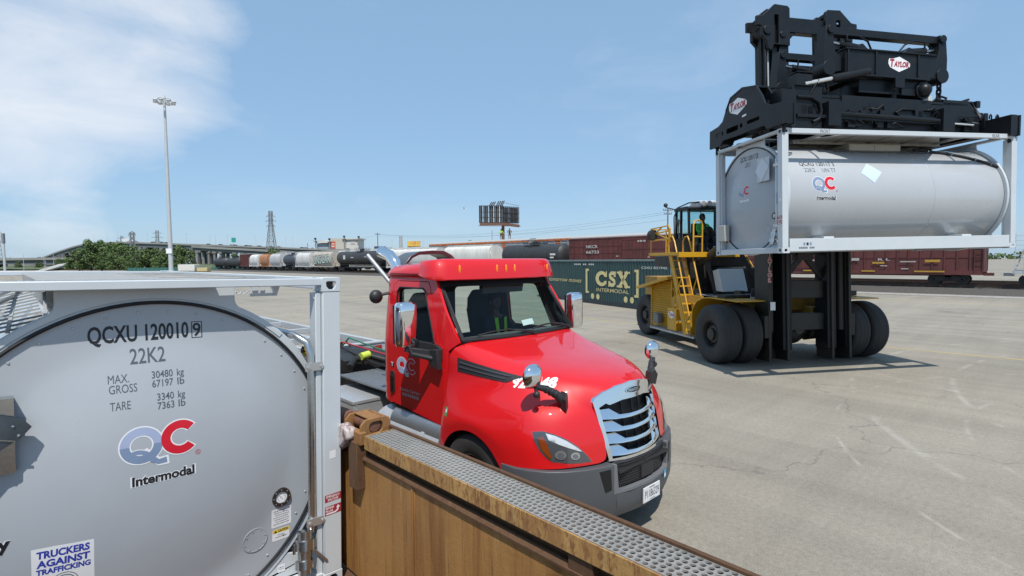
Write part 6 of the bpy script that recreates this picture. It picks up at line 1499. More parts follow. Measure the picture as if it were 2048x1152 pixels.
# ---- carriage arms and spreader ----
def maker_plate(q, fn, u, v, s, sk=0):
    hexa = [(-.5, 0), (-.5, .12), (-.47, .2), (-.30, .2), (0, .29), (.40, .13), (.5, .05), (.5, -.06), (.42, -.11), (0, -.29), (-.42, -.13)]
    poly2(q, [(u+a*s, v+b*s) for a, b in hexa], fn, .003, 0)
    put(q, 'T', s*.27, (u-.43*s, v-.10*s), fn, 1, w=s*.2, bold=.05, shear=.12, lift=.006)
    put(q, 'AYLOR', s*.19, (u-.25*s, v-.09*s), fn, 1, w=s*.70, bold=.05, shear=.15, lift=.006)
q = MB()
for hy in (-2.85, -1.35):
    q.prism([(-1.18, 7.50), (1.18, 7.50), (1.30, 7.36), (1.18, 7.02), (.95, 6.94), (-1.18, 6.98)], lambda u, v, w: (u, hy+w, v), -.22, .22)
    for x in (-1.15, -.42, .72): q.box(x, x+.04, hy-.25, hy+.25, 7.0, 7.5)
    q.box(-1.2, 1.2, hy-.26, hy+.26, 7.49, 7.525); q.box(-1.2, 1.05, hy-.26, hy+.26, 6.93, 6.965)
    q.bar((-1.52, hy, 7.93), (1.52, hy, 7.93), .17, .16)
    for s in (-1, 1):
        q.prism([(1.42, 8.02), (1.60, 8.02), (1.66, 7.5), (1.66, 7.15), (1.50, 7.0), (1.20, 7.05), (1.20, 7.36), (1.36, 7.45), (1.42, 7.7)], lambda u, v, w: (s*u, hy+w, v), -.13, .13)
        q.cyl((s*1.5, hy-.17, 7.93), (s*1.5, hy+.17, 7.93), .09, None, 16); q.cyl((s*1.52, hy-.16, 7.10), (s*1.52, hy+.16, 7.10), .17, None, 18)
        q.prism([(.78, 7.5), (.72, 7.68), (.62, 7.70), (.5, 7.6), (.48, 7.5)], lambda u, v, w: (s*u, hy+w, v), -.1, .1)
        q.cyl((s*.66, hy, 7.62), (s*1.15, hy, 7.68), .085, None, 14); q.cyl((s*1.15, hy, 7.68), (s*1.40, hy, 7.71), .04, None, 10, 1)
        q.tube([(s*.3, hy-.05, 7.5), (s*.5, hy-.1, 7.75), (s*.75, hy-.1, 7.85), (s*1.05, hy-.1, 7.85), (s*1.05, hy-.1, 7.72)], .022, 8)
q.box(-.95, -.55, -3.0, -.7, 6.9, 7.4); q.box(.55, .95, -3.0, -.7, 6.9, 7.4); q.box(-1.0, 1.0, -1.0, -.62, 6.6, 7.9)
q.box(-.7, .7, -2.95, -1.2, 6.62, 6.92); q.cyl((0, -2.1, 6.45), (0, -2.1, 6.7), .62, None, 28)
q.cyl((-.85, -2.1, 6.62), (-.85, -2.8, 6.62), .2, None, 18); q.cyl((.95, -2.55, 6.72), (.95, -3.05, 6.72), .20, None, 18); q.sph((.95, -3.05, 6.72), .16, 14); q.box(.4, 1.1, -3.0, -2.5, 6.6, 6.95); q.box(.1, .35, -3.12, -3.07, 6.72, 6.95)
q.cyl((-.55, -3.05, 7.05), (-1.55, -3.1, 6.82), .085, None, 14); q.cyl((-1.55, -3.1, 6.82), (-2.25, -3.12, 6.66), .045, None, 12, 2)
q.v = [(a-.07, b, c) for a, b, c in q.v]
q.build('carriage', [BLACKP, STEEL, mat('bright_rod', (.75, .74, .70), .2, .6)], HD, bevel=.010)
for x in (-1.53, 1.53):
    for hy in (-2.85, -1.35):
        q = MB(); k = 0; z = 7.05
        while z > 6.25:
            n = 12; a = [(0, .045*cos(2*pi*i/n), .085*sin(2*pi*i/n)*1.15) for i in range(n+1)]
            pts = [Vector((x+(p[1] if k % 2 else 0), hy+(0 if k % 2 else p[1]), z+p[2])) for p in a]
            q.tube(pts, .024, 7, 0, False); z -= .135; k += 1
        q.build('lift_chain', mat('lift_chain_steel', (.035, .034, .033), .35, .7), HD)
q = MB()
for hy0, hy1 in ((-3.02, -2.62), (-2.08, -1.68)):
    q.box(-2.45, 2.45, hy0, hy1, 5.74, 6.42); q.box(-3.0, 3.0, hy0+.05, hy1-.05, 5.80, 6.32)
q.box(-2.5, -1.75, -3.10, -2.60, 5.72, 6.62); q.box(-1.2, 1.2, -3.05, -1.65, 6.0, 6.50); q.box(-2.3, 2.3, -3.0, -1.7, 6.44, 6.50)
q.box(-1.68, -1.36, -3.22, -2.95, 5.78, 6.30); q.box(1.36, 1.68, -3.22, -2.95, 5.78, 6.30); q.box(-1.68, -1.36, -1.7, -1.45, 5.78, 6.3); q.box(1.36, 1.68, -1.7, -1.45, 5.78, 6.3)
for s in (-1, 1):      # end beams with their raised guards
    pr = [(-1.04, 5.64), (-1.04, 6.08), (-1.40, 6.12), (-1.58, 6.20), (-1.70, 6.42), (-1.88, 6.68), (-2.33, 6.78), (-2.80, 6.68), (-3.0, 6.42), (-3.12, 6.20), (-3.30, 6.12), (-3.66, 6.08), (-3.66, 5.64), (-3.2, 5.64), (-3.1, 5.74), (-1.6, 5.74), (-1.5, 5.64)] if s < 0 else [(-1.04, 5.64), (-1.04, 6.10), (-3.66, 6.10), (-3.66, 5.64), (-3.2, 5.64), (-3.1, 5.74), (-1.6, 5.74), (-1.5, 5.64)]
    slots = [rrect(-1.62, -1.32, 5.86, 5.96, .045), rrect(-2.2, -1.74, 5.86, 5.98, .03), rrect(-2.36, -2.26, 5.88, 5.98, .04), rrect(-2.95, -2.52, 5.90, 5.98, .035)]
    q.plate(pr, slots if s < 0 else [], lambda u, v, w: (s*3.18-s*w, u, v), 0, .05); q.plate(pr, [], lambda u, v, w: (s*3.18-s*w, u, v), .28, .32)
    q.box(*sorted((s*3.17, s*2.86)), -1.56, -1.06, 5.66, 6.09); q.box(*sorted((s*3.17, s*2.86)), -3.64, -3.14, 5.66, 6.09); q.box(*sorted((s*3.17, s*2.86)), -3.2, -1.5, 6.0, 6.09)
    if s < 0: q.prism([(-1.70, 6.42), (-1.88, 6.68), (-2.33, 6.78), (-2.80, 6.68), (-2.8, 6.64), (-2.33, 6.74), (-1.9, 6.64), (-1.72, 6.39)], lambda u, v, w: (-3.18+w, u, v), -.01, .6)
    for hy in (-1.16, -3.54): q.cyl((s*3.04, hy, 5.5), (s*3.04, hy, 5.68), .04, None, 10)
for k, x in enumerate((2.95, 2.75, 2.55, 2.35)): q.tube([(x, -3.3, 6.08), (x, -3.3, 6.15), (x+.03, -3.3, 6.19), (x+.06, -3.3, 6.15), (x+.06, -3.3, 6.08)], .016, 6)
q.box(-2.4, 2.4, -3.15, -3.03, 5.95, 6.02)
q.cyl((-1.35, -3.16, 6.06), (1.3, -3.16, 6.02), .045, None, 12); q.cyl((-1.46, -3.16, 6.06), (-1.35, -3.16, 6.06), .05, None, 12, 1); q.cyl((1.72, -3.14, 5.98), (2.3, -3.14, 5.97), .022, None, 10, 1)
q.tube([(-2.4, -3.13, 6.38), (-2.05, -3.14, 6.38), (-1.85, -3.14, 6.28), (-1.80, -3.14, 6.1), (-1.86, -3.14, 5.92), (-2.0, -3.13, 5.86)], .035, 8)
q.tube([(1.3, -3.06, 6.28), (.35, -3.08, 6.26), (.2, -3.08, 6.18), (.3, -3.08, 6.1), (1.3, -3.06, 6.1)], .03, 8)
for k in range(16):
    x = random.uniform(-2.4, 2.4); z = random.uniform(5.85, 6.3); l = random.uniform(.15, .6); q.tube([(x, -3.05, z), (x+l*.3, -3.12-.05*random.random(), z+random.uniform(-.05, .12)), (x+l*.7, -3.12, z+random.uniform(-.12, .08)), (x+l, -3.04, z+random.uniform(-.1, .1))], random.choice((.012, .016, .02)), 6)
for k in range(26):
    x = random.uniform(-2.4, 2.7); q.box(x, x+random.uniform(.05, .22), -3.10, -3.03, 5.8+random.random()*.45, 5.9+random.random()*.45)
for k in range(14):
    x = random.uniform(.8, 2.7); q.box(x, x+random.uniform(.08, .25), random.uniform(-3.0, -2.5), random.uniform(-2.4, -1.9), 6.45, 6.5+random.random()*.12)
q.prism([(2.35, 6.52), (2.42, 6.52), (2.95, 6.12), (2.88, 6.10)], lambda u, v, w: (u, w, v), -3.0, -2.7, 2); q.box(1.6, 2.45, -3.0, -1.8, 6.40, 6.56)
q.box(.75, 1.15, -2.6, -2.2, 6.5, 6.78); q.cyl((.3, -2.9, 6.5), (.3, -2.9, 6.72), .07, None, 12); q.tube([(2.1, -2.5, 6.5), (2.5, -2.6, 6.62), (2.62, -2.6, 6.68)], .012, 6); q.cyl((2.56, -2.6, 6.66), (2.82, -2.6, 6.74), .03, None, 8)
q.cyl((-3.0, -2.0, 5.60), (-2.98, -2.0, 5.5), .07, .05, 12); q.box(-2.95, -2.6, -3.35, -3.0, 6.09, 6.45)
q.tube([(-1.4, -3.0, 6.85), (-1.9, -3.14, 6.75), (-2.1, -3.1, 6.4)], .02, 6); q.box(-2.45, -2.05, -3.15, -2.9, 6.62, 6.86)
q.v = [(a-.10 if a < 2.9 else a-.31, b, c) for a, b, c in q.v]
SPR = q.build('spreader', [BLACKP, mat('spreader_rod', (.75, .75, .73), .25, .5), mat('guard_grey', (.22, .225, .24), .4)], HD, bevel=.008)
q = MB(); q.box(1.05, 1.75, -2.5, -2.0, 6.52, 6.80); q.tube([(1.7, -2.5, 6.6), (1.85, -2.6, 6.78), (2.05, -2.6, 6.74), (2.0, -2.6, 6.6)], .03, 8, 1); q.tube([(1.0, -2.6, 6.55), (1.05, -2.7, 6.78), (1.2, -2.7, 6.6)], .02, 8, 1)
q.build('control_box', [mat('cabinet_white', (.62, .63, .60), .4), RUBBER], HD, bevel=.02)
q = MB(); maker_plate(q, lambda u, v, l: (u, -3.071-l, v), .16, 7.25, .58); maker_plate(q, lambda u, v, l: (-3.281-l, -u, v), 2.18, 6.40, .66)
poly2(q, [(2.35, 6.10), (2.50, 6.11), (2.50, 6.15), (2.35, 6.14)], lambda u, v, l: (-3.281-l, -u, v), .003, 0)
maker_plate(q, lambda u, v, l: (-2.003-l, -u, v), -3.2, 1.02, .46)
q.build('maker_lettering', [WHITET, DREDT, GREYT], HD)
# ---------------- people ----------------
def person(name, label, joints, edges, mats, M=None, loc=(0, 0, 0), rz=0, head=None, hair=True, helmet=None, group=None):
    """one skinned body; joints: name -> (pos, radius); head: (centre, facing)"""
    import bmesh
    t = thing(name, label, 'person', loc, rz, group, M)
    ks = list(joints); me = bpy.data.meshes.new('body'); me.from_pydata([joints[k][0] for k in ks], [(ks.index(a), ks.index(b)) for a, b in edges], [])
    o = bpy.data.objects.new('body', me); COL.objects.link(o)
    md = o.modifiers.new('k', 'SKIN'); 
    me.skin_vertices or None
    lay = me.skin_vertices[0].data
    for i, k in enumerate(ks): r = joints[k][1]; lay[i].radius = r if isinstance(r, tuple) else (r, r); lay[i].use_root = (i == 0)
    md.use_smooth_shade = True
    s = o.modifiers.new('s', 'SUBSURF'); s.levels = 2; s.render_levels = 2
    ev = o.evaluated_get(bpy.context.evaluated_depsgraph_get()); me2 = bpy.data.meshes.new_from_object(ev); bpy.data.objects.remove(o)
    for m in mats: me2.materials.append(m)
    # clothing by height of the nearest joint: 0 top, 1 trousers, 2 skin, 3 shoes
    zone = {k: (1 if k[:2] in ('hp', 'kn', 'an', 'pe') else 3 if k[:2] == 'to' else 2 if k[:2] in ('ha', 'ne', 'wr', 'fi', 'th') else 0) for k in ks}
    P_ = [(Vector(joints[k][0]), zone[k]) for k in ks]
    for f in me2.polygons: f.use_smooth = True; c = f.center; f.material_index = min(P_, key=lambda p: (p[0]-c).length)[1]
    b = bpy.data.objects.new('body', me2); COL.objects.link(b); b.parent = t
    hc, fd = Vector(head[0]), Vector(head[1]).normalized(); sd = fd.cross(Vector((0, 0, 1))).normalized(); q = MB()
    q.sph(hc, .105, 20, 0, (.88, .95, 1.18)); q.sph(hc+fd*.035-Vector((0, 0, .065)), .07, 14, 0, (.9, .9, .8))
    q.sph(hc+fd*.108-Vector((0, 0, .022)), .017, 8, 0, (1, 1, 1.5)); q.tube([hc+fd*.095-Vector((0, 0, .07))-sd*.022, hc+fd*.102-Vector((0, 0, .07)), hc+fd*.095-Vector((0, 0, .07))+sd*.022], .006, 6, 1)
    for e in (-1, 1): q.sph(hc+fd*.088+sd*e*.033+Vector((0, 0, .012)), .012, 8, 1); q.sph(hc+sd*e*.095-Vector((0, 0, .01)), .025, 8, 0, (.6, 1, 1.3)); q.bar(hc+fd*.10+sd*(e*.018)+Vector((0, 0, .035)), hc+fd*.085+sd*(e*.05)+Vector((0, 0, .035)), .008, .006, 1)
    q.build('head', [mats[2], HAIR], t, ang=80)
    if helmet:
        q = MB(); q.sph(hc+Vector((0, 0, .035)), .122, 18, 0, (.95, 1, .9)); q.sph(hc+fd*.1+Vector((0, 0, .045)), .09, 12, 0, (1, 1, .18)); q.build('cap', helmet, t)
    elif hair:
        q = MB(); q.sph(hc+Vector((0, 0, .03))-fd*.018, .110, 18, 0, (.92, .98, 1.08)); q.build('hair', HAIR, t)
    # hands with five fingers
    for side in ('l', 'r'):
        k = 'ha'+side
        if k not in joints: continue
        hp = Vector(joints[k][0]); wr = Vector(joints['wr'+side][0]); d = (hp-wr).normalized(); s_ = d.cross(Vector((0, 0, 1))); s_ = s_.normalized() if s_.length > .1 else Vector((1, 0, 0)); dn = d.cross(s_)
        if dn.z > 0: dn = -dn
        q = MB()
        for i, L in enumerate((.060, .070, .066, .052)):
            a = hp+s_*(.026-.017*i)+d*.03; q.tube([a, a+d*L*.5+dn*.008, a+d*L*.75+dn*L*.45, a+d*L*.7+dn*L*.85], [.010, .009, .008, .006], 7)
        a = hp+s_*.03-d*.01; q.tube([a, a+s_*.025+d*.025, a+s_*.03+d*.05+dn*.015], [.011, .010, .007], 7)
        q.build('fingers', mats[2], t)
    return t
def sitting(lean=0., reach=.42, up=.28):
    j = {'pelvis': ((0, 0, 0), (.15, .12)), 'waist': ((0, -.02+lean*.3, .2), (.14, .11)), 'chest': ((0, -.02+lean*.7, .40), (.17, .12)), 'neckbase': ((0, .0+lean, .53), (.07, .07)), 'neck': ((0, .01+lean, .60), .05), 'skull': ((0, .02+lean, .70), .06)}
    e = [('pelvis', 'waist'), ('waist', 'chest'), ('chest', 'neckbase'), ('neckbase', 'neck'), ('neck', 'skull')]
    for n, s in (('l', -1), ('r', 1)):
        j.update({'sh'+n: ((s*.19, .0+lean*.9, .47), .065), 'el'+n: ((s*.27, -.16+lean*.9, .24), .048), 'wr'+n: ((s*.17, -reach, up), .03), 'ha'+n: ((s*.15, -reach-.07, up+.03), .036), 'hp'+n: ((s*.10, -.05, -.02), .10), 'kn'+n: ((s*.14, -.46, .05), .072), 'an'+n: ((s*.14, -.55, -.36), .045), 'to'+n: ((s*.14, -.70, -.41), .042)})
        e += [('chest', 'sh'+n), ('sh'+n, 'el'+n), ('el'+n, 'wr'+n), ('wr'+n, 'ha'+n), ('pelvis', 'hp'+n), ('hp'+n, 'kn'+n), ('kn'+n, 'an'+n), ('an'+n, 'to'+n)]
    return j, e
def standing(arm=.0):
    j = {'pelvis': ((0, 0, .95), (.14, .11)), 'waist': ((0, 0, 1.12), (.13, .10)), 'chest': ((0, 0, 1.34), (.17, .12)), 'neckbase': ((0, 0, 1.48), .07), 'neck': ((0, 0, 1.55), .05), 'skull': ((0, -.01, 1.64), .06)}
    e = [('pelvis', 'waist'), ('waist', 'chest'), ('chest', 'neckbase'), ('neckbase', 'neck'), ('neck', 'skull')]
    for n, s in (('l', -1), ('r', 1)):
        j.update({'sh'+n: ((s*.2, 0, 1.43), .065), 'el'+n: ((s*(.30+arm*.1), .05, 1.16), .048), 'wr'+n: ((s*(.28-arm*.12), -.08, .95+arm*.1), .03), 'ha'+n: ((s*(.26-arm*.12), -.11, .87+arm*.1), .036), 'hp'+n: ((s*.10, 0, .90), .10), 'kn'+n: ((s*.12, -.02, .5), .068), 'an'+n: ((s*.13, .02, .09), .045), 'to'+n: ((s*.14, -.13, .04), .042)})
        e += [('chest', 'sh'+n), ('sh'+n, 'el'+n), ('el'+n, 'wr'+n), ('wr'+n, 'ha'+n), ('pelvis', 'hp'+n), ('hp'+n, 'kn'+n), ('kn'+n, 'an'+n), ('an'+n, 'to'+n)]
    return j, e
j, e = sitting(.0, .40, .22)
MHD = Matrix.Translation(HO) @ Matrix.Rotation(HYAW, 4, 'Z')
person('person', 'operator in a bright green shirt seated in the handler cab', j, e, [HIGREEN, CLOTH, DSKIN, RUBBER], M=MHD @ T(-.80, 3.36, 3.58), head=((0, .0, .73), (0, -1, -.1)))
j, e = sitting(.0, .50, .30)
person('person', 'driver in a dark hi-vis vest seated at the truck wheel', j, e, [CLOTH, CLOTH, DSKIN, RUBBER], M=T(TO.x+.50, TO.y+2.92, 1.56), head=((0, .02, .73), (0, -1, -.1)))
_drv = [o for o in bpy.data.objects if o.name.startswith('person')][-1]
q = MB(); 
for s in (-1, 1): q.add([(s*.06, -.125, .50), (s*.12, -.115, .50), (s*.10, -.155, .22), (s*.04, -.155, .22)], [(0, 1, 2, 3)])
q.build('vest_stripe', HIVIS, _drv)
# ---------------- yard light mast ----------------
MP = P(-56.0, 88.0); MPOLE = mat('mast_grey', (.50, .52, .52), .5, .2, var=.12, vscale=.5)
LM = thing('light_mast', 'tall pale grey yard light mast with a ring of lamps', 'light mast', MP)
q = MB(); q.cyl((0, 0, 0), (0, 0, 29.5), .36, .17, 20); q.cyl((0, 0, 0), (0, 0, .5), .6, .6, 8); q.build('pole', MPOLE, LM)
q = MB(); 
for z, r in ((29.3, .9), (28.6, 1.0)): q.tube([(r*cos(2*pi*i/20), r*sin(2*pi*i/20), z) for i in range(21)], .05, 6, 0, False)
for i in range(4): a = 2*pi*i/4; q.bar((0, 0, 28.7), (1.0*cos(a), 1.0*sin(a), 28.6), .06, .06)
q.cyl((0, 0, 29.4), (0, 0, 29.9), .2, .12, 12); q.build('lamp_ring', MPOLE, LM)
for i in range(8):
    a = 2*pi*(i+.3)/8; q = MB(); c = Vector((1.35*cos(a), 1.35*sin(a), 28.9)); q.bar((.95*cos(a), .95*sin(a), 28.7), c, .06, .06); q.sph(c, .36, 12, 0, (1, 1, .55)); q.cyl(c-Vector((0, 0, .16)), c-Vector((0, 0, .22)), .3, None, 14, 1); q.build('lamp', [MPOLE, LAMP], LM)
q = MB(); q.box(-.45, .45, -.42, -.38, 4.4, 5.2); o = q.build('sign', WHITET, LM, rot=(0, 0, R(-44)))
q = MB(); q.box(-1.4, 1.4, -1.0, 1.0, 0, .8); tag(struct(q.build('mast_base', CONC, None, MP+Vector((0, -1.6, 0)))), 'white concrete block at the foot of the light mast', 'concrete block')
# ---------------- viaducts ----------------
DECK = mat('viaduct_concrete', (.27, .265, .255), .8, var=.15, vscale=.05); PIER = mat('pier_concrete', (.20, .19, .18), .85, var=.2, vscale=.06); GIRD = mat('girder_steel', (.12, .135, .15), .6, var=.2, vscale=.05)
def hz(px): return 527.7-.007*px                                   # horizon row of the survey photograph
def zat(px, py, Z): return CAMH+(hz(px)-py)/1070*Z
def viaduct(label, pts, wd, thick, piers, arch=False, gap=None):
    """pts: (bearing px, distance, deck height)"""
    o0 = bear(pts[0][0], pts[0][1]); t = thing('viaduct', label, 'viaduct', o0)
    C_ = [bear(p, Z, h)-o0 for p, Z, h in pts]
    # smooth the line
    S = []
    for i in range(len(C_)-1):
        a, b, c, d = C_[max(0, i-1)], C_[i], C_[i+1], C_[min(len(C_)-1, i+2)]
        for k in range(6):
            u = k/6; S.append(.5*((2*b)+(c-a)*u+(2*a-5*b+4*c-d)*u*u+(3*b-a-3*c+d)*u**3))
    S.append(C_[-1]); L = []; 
    def side(i):
        d = (S[min(i+1, len(S)-1)]-S[max(0, i-1)]); d.z = 0; d.normalize(); return Vector((d.y, -d.x, 0))
    q = MB(); q.loft([[S[i]+side(i)*a+Vector((0, 0, z)) for a, z in ((-wd/2, .9), (-wd/2+.3, .9), (-wd/2+.3, 0), (wd/2-.3, 0), (wd/2-.3, .9), (wd/2, .9), (wd/2, -.5), (wd/2-1.2, -.9), (-wd/2+1.2, -.9), (-wd/2, -.5))] for i in range(len(S))], caps=True)
    q.build('deck', DECK, t, ang=50)
    q = MB()
    for off in (-wd/2+1.4, -wd/6, wd/6, wd/2-1.4): q.loft([[S[i]+side(i)*(off+a)+Vector((0, 0, z)) for a, z in ((-.35, -.9), (.35, -.9), (.35, -thick), (-.35, -thick))] for i in range(len(S))], caps=True)
    q.build('girder', GIRD, t)
    n = piers
    for k in range(n):
        i = int((k+.5)*(len(S)-1)/n); c = S[i]; s = side(i); q = MB(); top = c.z-thick
        if top < 1.5: continue
        if arch:
            f = s.cross(Vector((0, 0, 1)))
            half = wd*.42
            for e in (-half, half):
                b_ = c+s*e; q.bar(Vector((b_.x, b_.y, 0)), Vector((b_.x, b_.y, top)), 2.0, 2.4, 0, s); q.bar(Vector((b_.x, b_.y, top-3.2)), Vector((b_.x, b_.y, top)), 3.6, 3.2, 0, s)
            a_ = c-s*(half+1); b_ = c+s*(half+1); q.bar(Vector((a_.x, a_.y, top-.9)), Vector((b_.x, b_.y, top-.9)), 2.2, 1.8)
        else:
            q.cyl((c.x, c.y, 0), (c.x, c.y, top-1.2), 1.1, 1.0, 12); a_ = c-s*wd*.4; b_ = c+s*wd*.4; q.bar(Vector((a_.x, a_.y, top-.7)), Vector((b_.x, b_.y, top-.7)), 2.0, 1.5)
        q.build('pier', PIER, t)
    return t, S, o0
Zb = 480
main = [(p, Z, zat(p, y, Z)) for p, y, Z in ((60, 527, 640), (97, 519, 600), (140, 504, 560), (185, 491, 530), (225, 487.5, 510), (270, 486.5, 500), (330, 488, 490), (400, 490.5, 480), (470, 493, 470), (560, 496.5, 460), (640, 499.5, 455), (720, 501.5, 450), (800, 503.5, 450), (900, 506, 450), (1020, 509, 450))]
VM, VS, VO = viaduct('long grey highway viaduct climbing behind the trees and curving right', main, 17, 3.6, 64, True)
low = [(p, Z, zat(p, y, Z)) for p, y, Z in ((395, 494, 440), (450, 497.5, 430), (520, 501, 420), (590, 506, 405), (650, 511, 395), (700, 516, 385), (740, 520, 380))]
viaduct('lower grey exit ramp descending in front of the long viaduct', low, 9, 2.6, 8)
lf = [(p, Z, zat(p, y, Z)) for p, y, Z in ((-300, 519, 330), (-150, 519.5, 330), (0, 519.5, 330), (80, 518.5, 330), (150, 518, 335), (230, 518, 345), (330, 519, 360))]
viaduct('flat grey viaduct crossing left of the trees', lf, 11, 2.8, 7)
lf2 = [(p, Z, zat(p, y, Z)) for p, y, Z in ((-250, 534, 380), (-80, 533, 390), (30, 531.5, 400), (90, 529, 410), (130, 526.5, 425), (180, 523, 445))]
viaduct('low grey ramp beneath the flat viaduct on the left', lf2, 9, 2.2, 6)
# traffic on the deck
def car(label, col, truck=False):
    t = thing('truck' if truck else 'car', label, 'truck' if truck else 'car', (0, 0, 0), 0, 'traffic on the viaduct')
    m = mat('car_%d' % round(sum(col)*1000), col, .3, coat=.5); q = MB()
    if truck: q.box(-1.3, 1.3, -5.5, 3.5, 1.1, 4.0); q.prism([(3.8, .6), (6.4, .6), (6.4, 1.6), (5.8, 1.8), (5.4, 3.0), (3.8, 3.1)], YZ(-1.2), 0, 2.4)
    else: q.prism([(-2.3, .4), (2.3, .4), (2.35, .8), (1.6, 1.0), (.8, 1.6), (-1.2, 1.62), (-2.0, 1.05), (-2.35, .95)], YZ(-.9), 0, 1.8)
    q.build('body', m, t, bevel=.08); q = MB()
    if not truck: q.prism([(.75, 1.52), (1.45, 1.04), (-1.75, 1.08), (-1.15, 1.54)], YZ(-.91), 0, 1.82); q.build('window', DARKP, t)
    q = MB()
    for y in ((-1.4, 1.4) if not truck else (-4.6, -3.4, 4.6)): q.cyl((-.95, y, .36), (.95, y, .36), .36 if not truck else .5, None, 14)
    q.build('wheel', TYRE, t); return t
protos = {}
spots = [(268, 'w', 1), (284, 'd', 0), (318, 'd', 0), (338, 'd', 0), (347, 'b', 0), (428, 'd', 0), (452, 'b', 0), (474, 's', 0), (482, 'd', 0), (503, 'd', 0), (511, 's', 0), (528, 'd', 0), (552, 'b', 0), (567, 's', 0), (613, 'd', 0), (621, 's', 0), (634, 'w', 0), (703, 'd', 0), (738, 's', 0), (766, 'b', 1), (792, 'd', 0)]
cols = {'w': (.7, .7, .7), 'd': (.03, .033, .04), 'b': (.04, .06, .10), 's': (.25, .26, .27)}
near_lab = {268: 'white box truck on the crest of the viaduct', 284: 'dark car just right of the white box truck', 318: 'dark car left of the light mast', 338: 'first dark car behind the light mast', 347: 'blue car hidden near the light mast', 428: 'dark car on the viaduct left of the green sign', 452: 'dark blue car under the green sign', 474: 'grey car right of the green sign', 482: 'dark car following a grey car', 503: 'dark car far left of the pylon', 511: 'grey car left of the tall pylon', 528: 'dark car just left of the tall pylon', 552: 'blue car right below the tall pylon', 567: 'grey car right of the tall pylon', 613: 'dark car near the stadium lights', 621: 'grey car left of the white building', 634: 'white car below the white building', 703: 'dark car below the right end of building', 738: 'grey car left of the utility pole', 766: 'dark blue truck beside the exhaust stack', 792: 'dark car left of the yellow billboard'}
bpxs = [(lambda w_: 1024+1070*((FY*w_.x-FX*w_.y)/(FX*w_.x+FY*w_.y)))(s+VO) for s in VS]
for px, c, tr in spots:
    i = min(range(len(VS)-1), key=lambda k: abs(bpxs[k]-px)); d = VS[i+1]-VS[i]; p = VS[i]+VO
    f = (px-bpxs[i])/(bpxs[i+1]-bpxs[i]) if bpxs[i+1] != bpxs[i] else 0; p = p+d*max(-1, min(1, f)); s = Vector((d.y, -d.x, 0)).normalized(); p = p+s*random.choice((4.5, 5.5))+Vector((0, 0, .02)); rz = atan2(d.y, d.x)-pi/2
    if (c, tr) not in protos: protos[(c, tr)] = car(near_lab[px], cols[c], bool(tr)); o = protos[(c, tr)]; o.location = p; o.rotation_euler = (0, 0, rz)
    else: dup(protos[(c, tr)], p, rz, near_lab[px])
# lamp columns along the deck
lp = None
for k, px in enumerate((190, 218, 240, 300, 371, 381, 419, 431, 457, 517, 578, 586, 728, 787, 846)):
    i = min(range(len(VS)), key=lambda a: abs(bpxs[a]-px)); p = VS[i]+VO
    if lp is None:
        lp = thing('street_lamp', 'slim grey lamp column on the viaduct parapet', 'street lamp', p, 0, 'lamp columns along the viaduct'); q = MB(); q.cyl((0, 0, 0), (0, 0, 9.5), .13, .08, 8); q.bar((-1.3, 0, 9.5), (1.3, 0, 9.5), .09, .09); q.build('column', MPOLE, lp)
        q = MB(); q.box(-1.6, -1.0, -.15, .15, 9.45, 9.6); q.box(1.0, 1.6, -.15, .15, 9.45, 9.6); q.build('lamp', MPOLE, lp)
    else: dup(lp, p, random.uniform(0, 3))
# ---------------- pylons and poles ----------------
LATT = mat('lattice_steel', (.24, .245, .25), .6, .3)
def pylon(label, px, Z, htop, wb, wt, arms, loc=None):
    t = thing('pylon', label, 'pylon', bear(px, Z)); q = MB(); n = 9
    def lv(k): f = k/n; return htop*f, wb+(wt-wb)*min(1, f*1.25)
    for s in ((-1, -1), (1, -1), (1, 1), (-1, 1)):
        for k in range(n): (z0, w0), (z1, w1) = lv(k), lv(k+1); q.bar((s[0]*w0, s[1]*w0, z0), (s[0]*w1, s[1]*w1, z1), .34, .34)
    for k in range(n):
        (z0, w0), (z1, w1) = lv(k), lv(k+1)
        for a, b in (((-1, -1), (1, -1)), ((1, -1), (1, 1)), ((1, 1), (-1, 1)), ((-1, 1), (-1, -1))):
            q.bar((a[0]*w0, a[1]*w0, z0), (b[0]*w1, b[1]*w1, z1), .2, .2); q.bar((b[0]*w0, b[1]*w0, z0), (a[0]*w1, a[1]*w1, z1), .2, .2); q.bar((a[0]*w1, a[1]*w1, z1), (b[0]*w1, b[1]*w1, z1), .2, .2)
    q.build('tower', LATT, t); q = MB()
    for z, L in arms:
        q.bar((-L, 0, z), (L, 0, z), .3, .3); q.bar((-L, 0, z), (0, 0, z+1.6), .2, .2); q.bar((L, 0, z), (0, 0, z+1.6), .2, .2)
        for s in (-1, 1): q.cyl((s*L, 0, z), (s*L, 0, z-1.3), .1, None, 6)
    q.build('cross_arm', LATT, t, rot=(0, 0, R(-44))); return t
pylon('tall lattice pylon standing behind the viaduct left of the white building', 545, 420, 42.5, 4.2, 1.1, [(38.5, 3.4), (34.8, 4.0), (31, 3.4)])
pylon('slim lattice tower rising out of the trees left of the light mast', 268, 300, 20, 1.3, .9, [(19, 2), (14.6, 3.2)])
pylon('grey lattice pylon just left of the light mast beyond the viaduct', 318, 620, 40, 3, 1.3, [(37, 5), (32, 6.5), (27, 5.5)])
pylon('faint grey pylon beyond the crest of the viaduct', 247, 700, 38, 3, 1.2, [(35, 5), (30, 6)])
pylon('dark lattice pylon at the left edge of picture', 1, 480, 34, 2.5, 1.0, [(31, 3), (27, 3.5)])
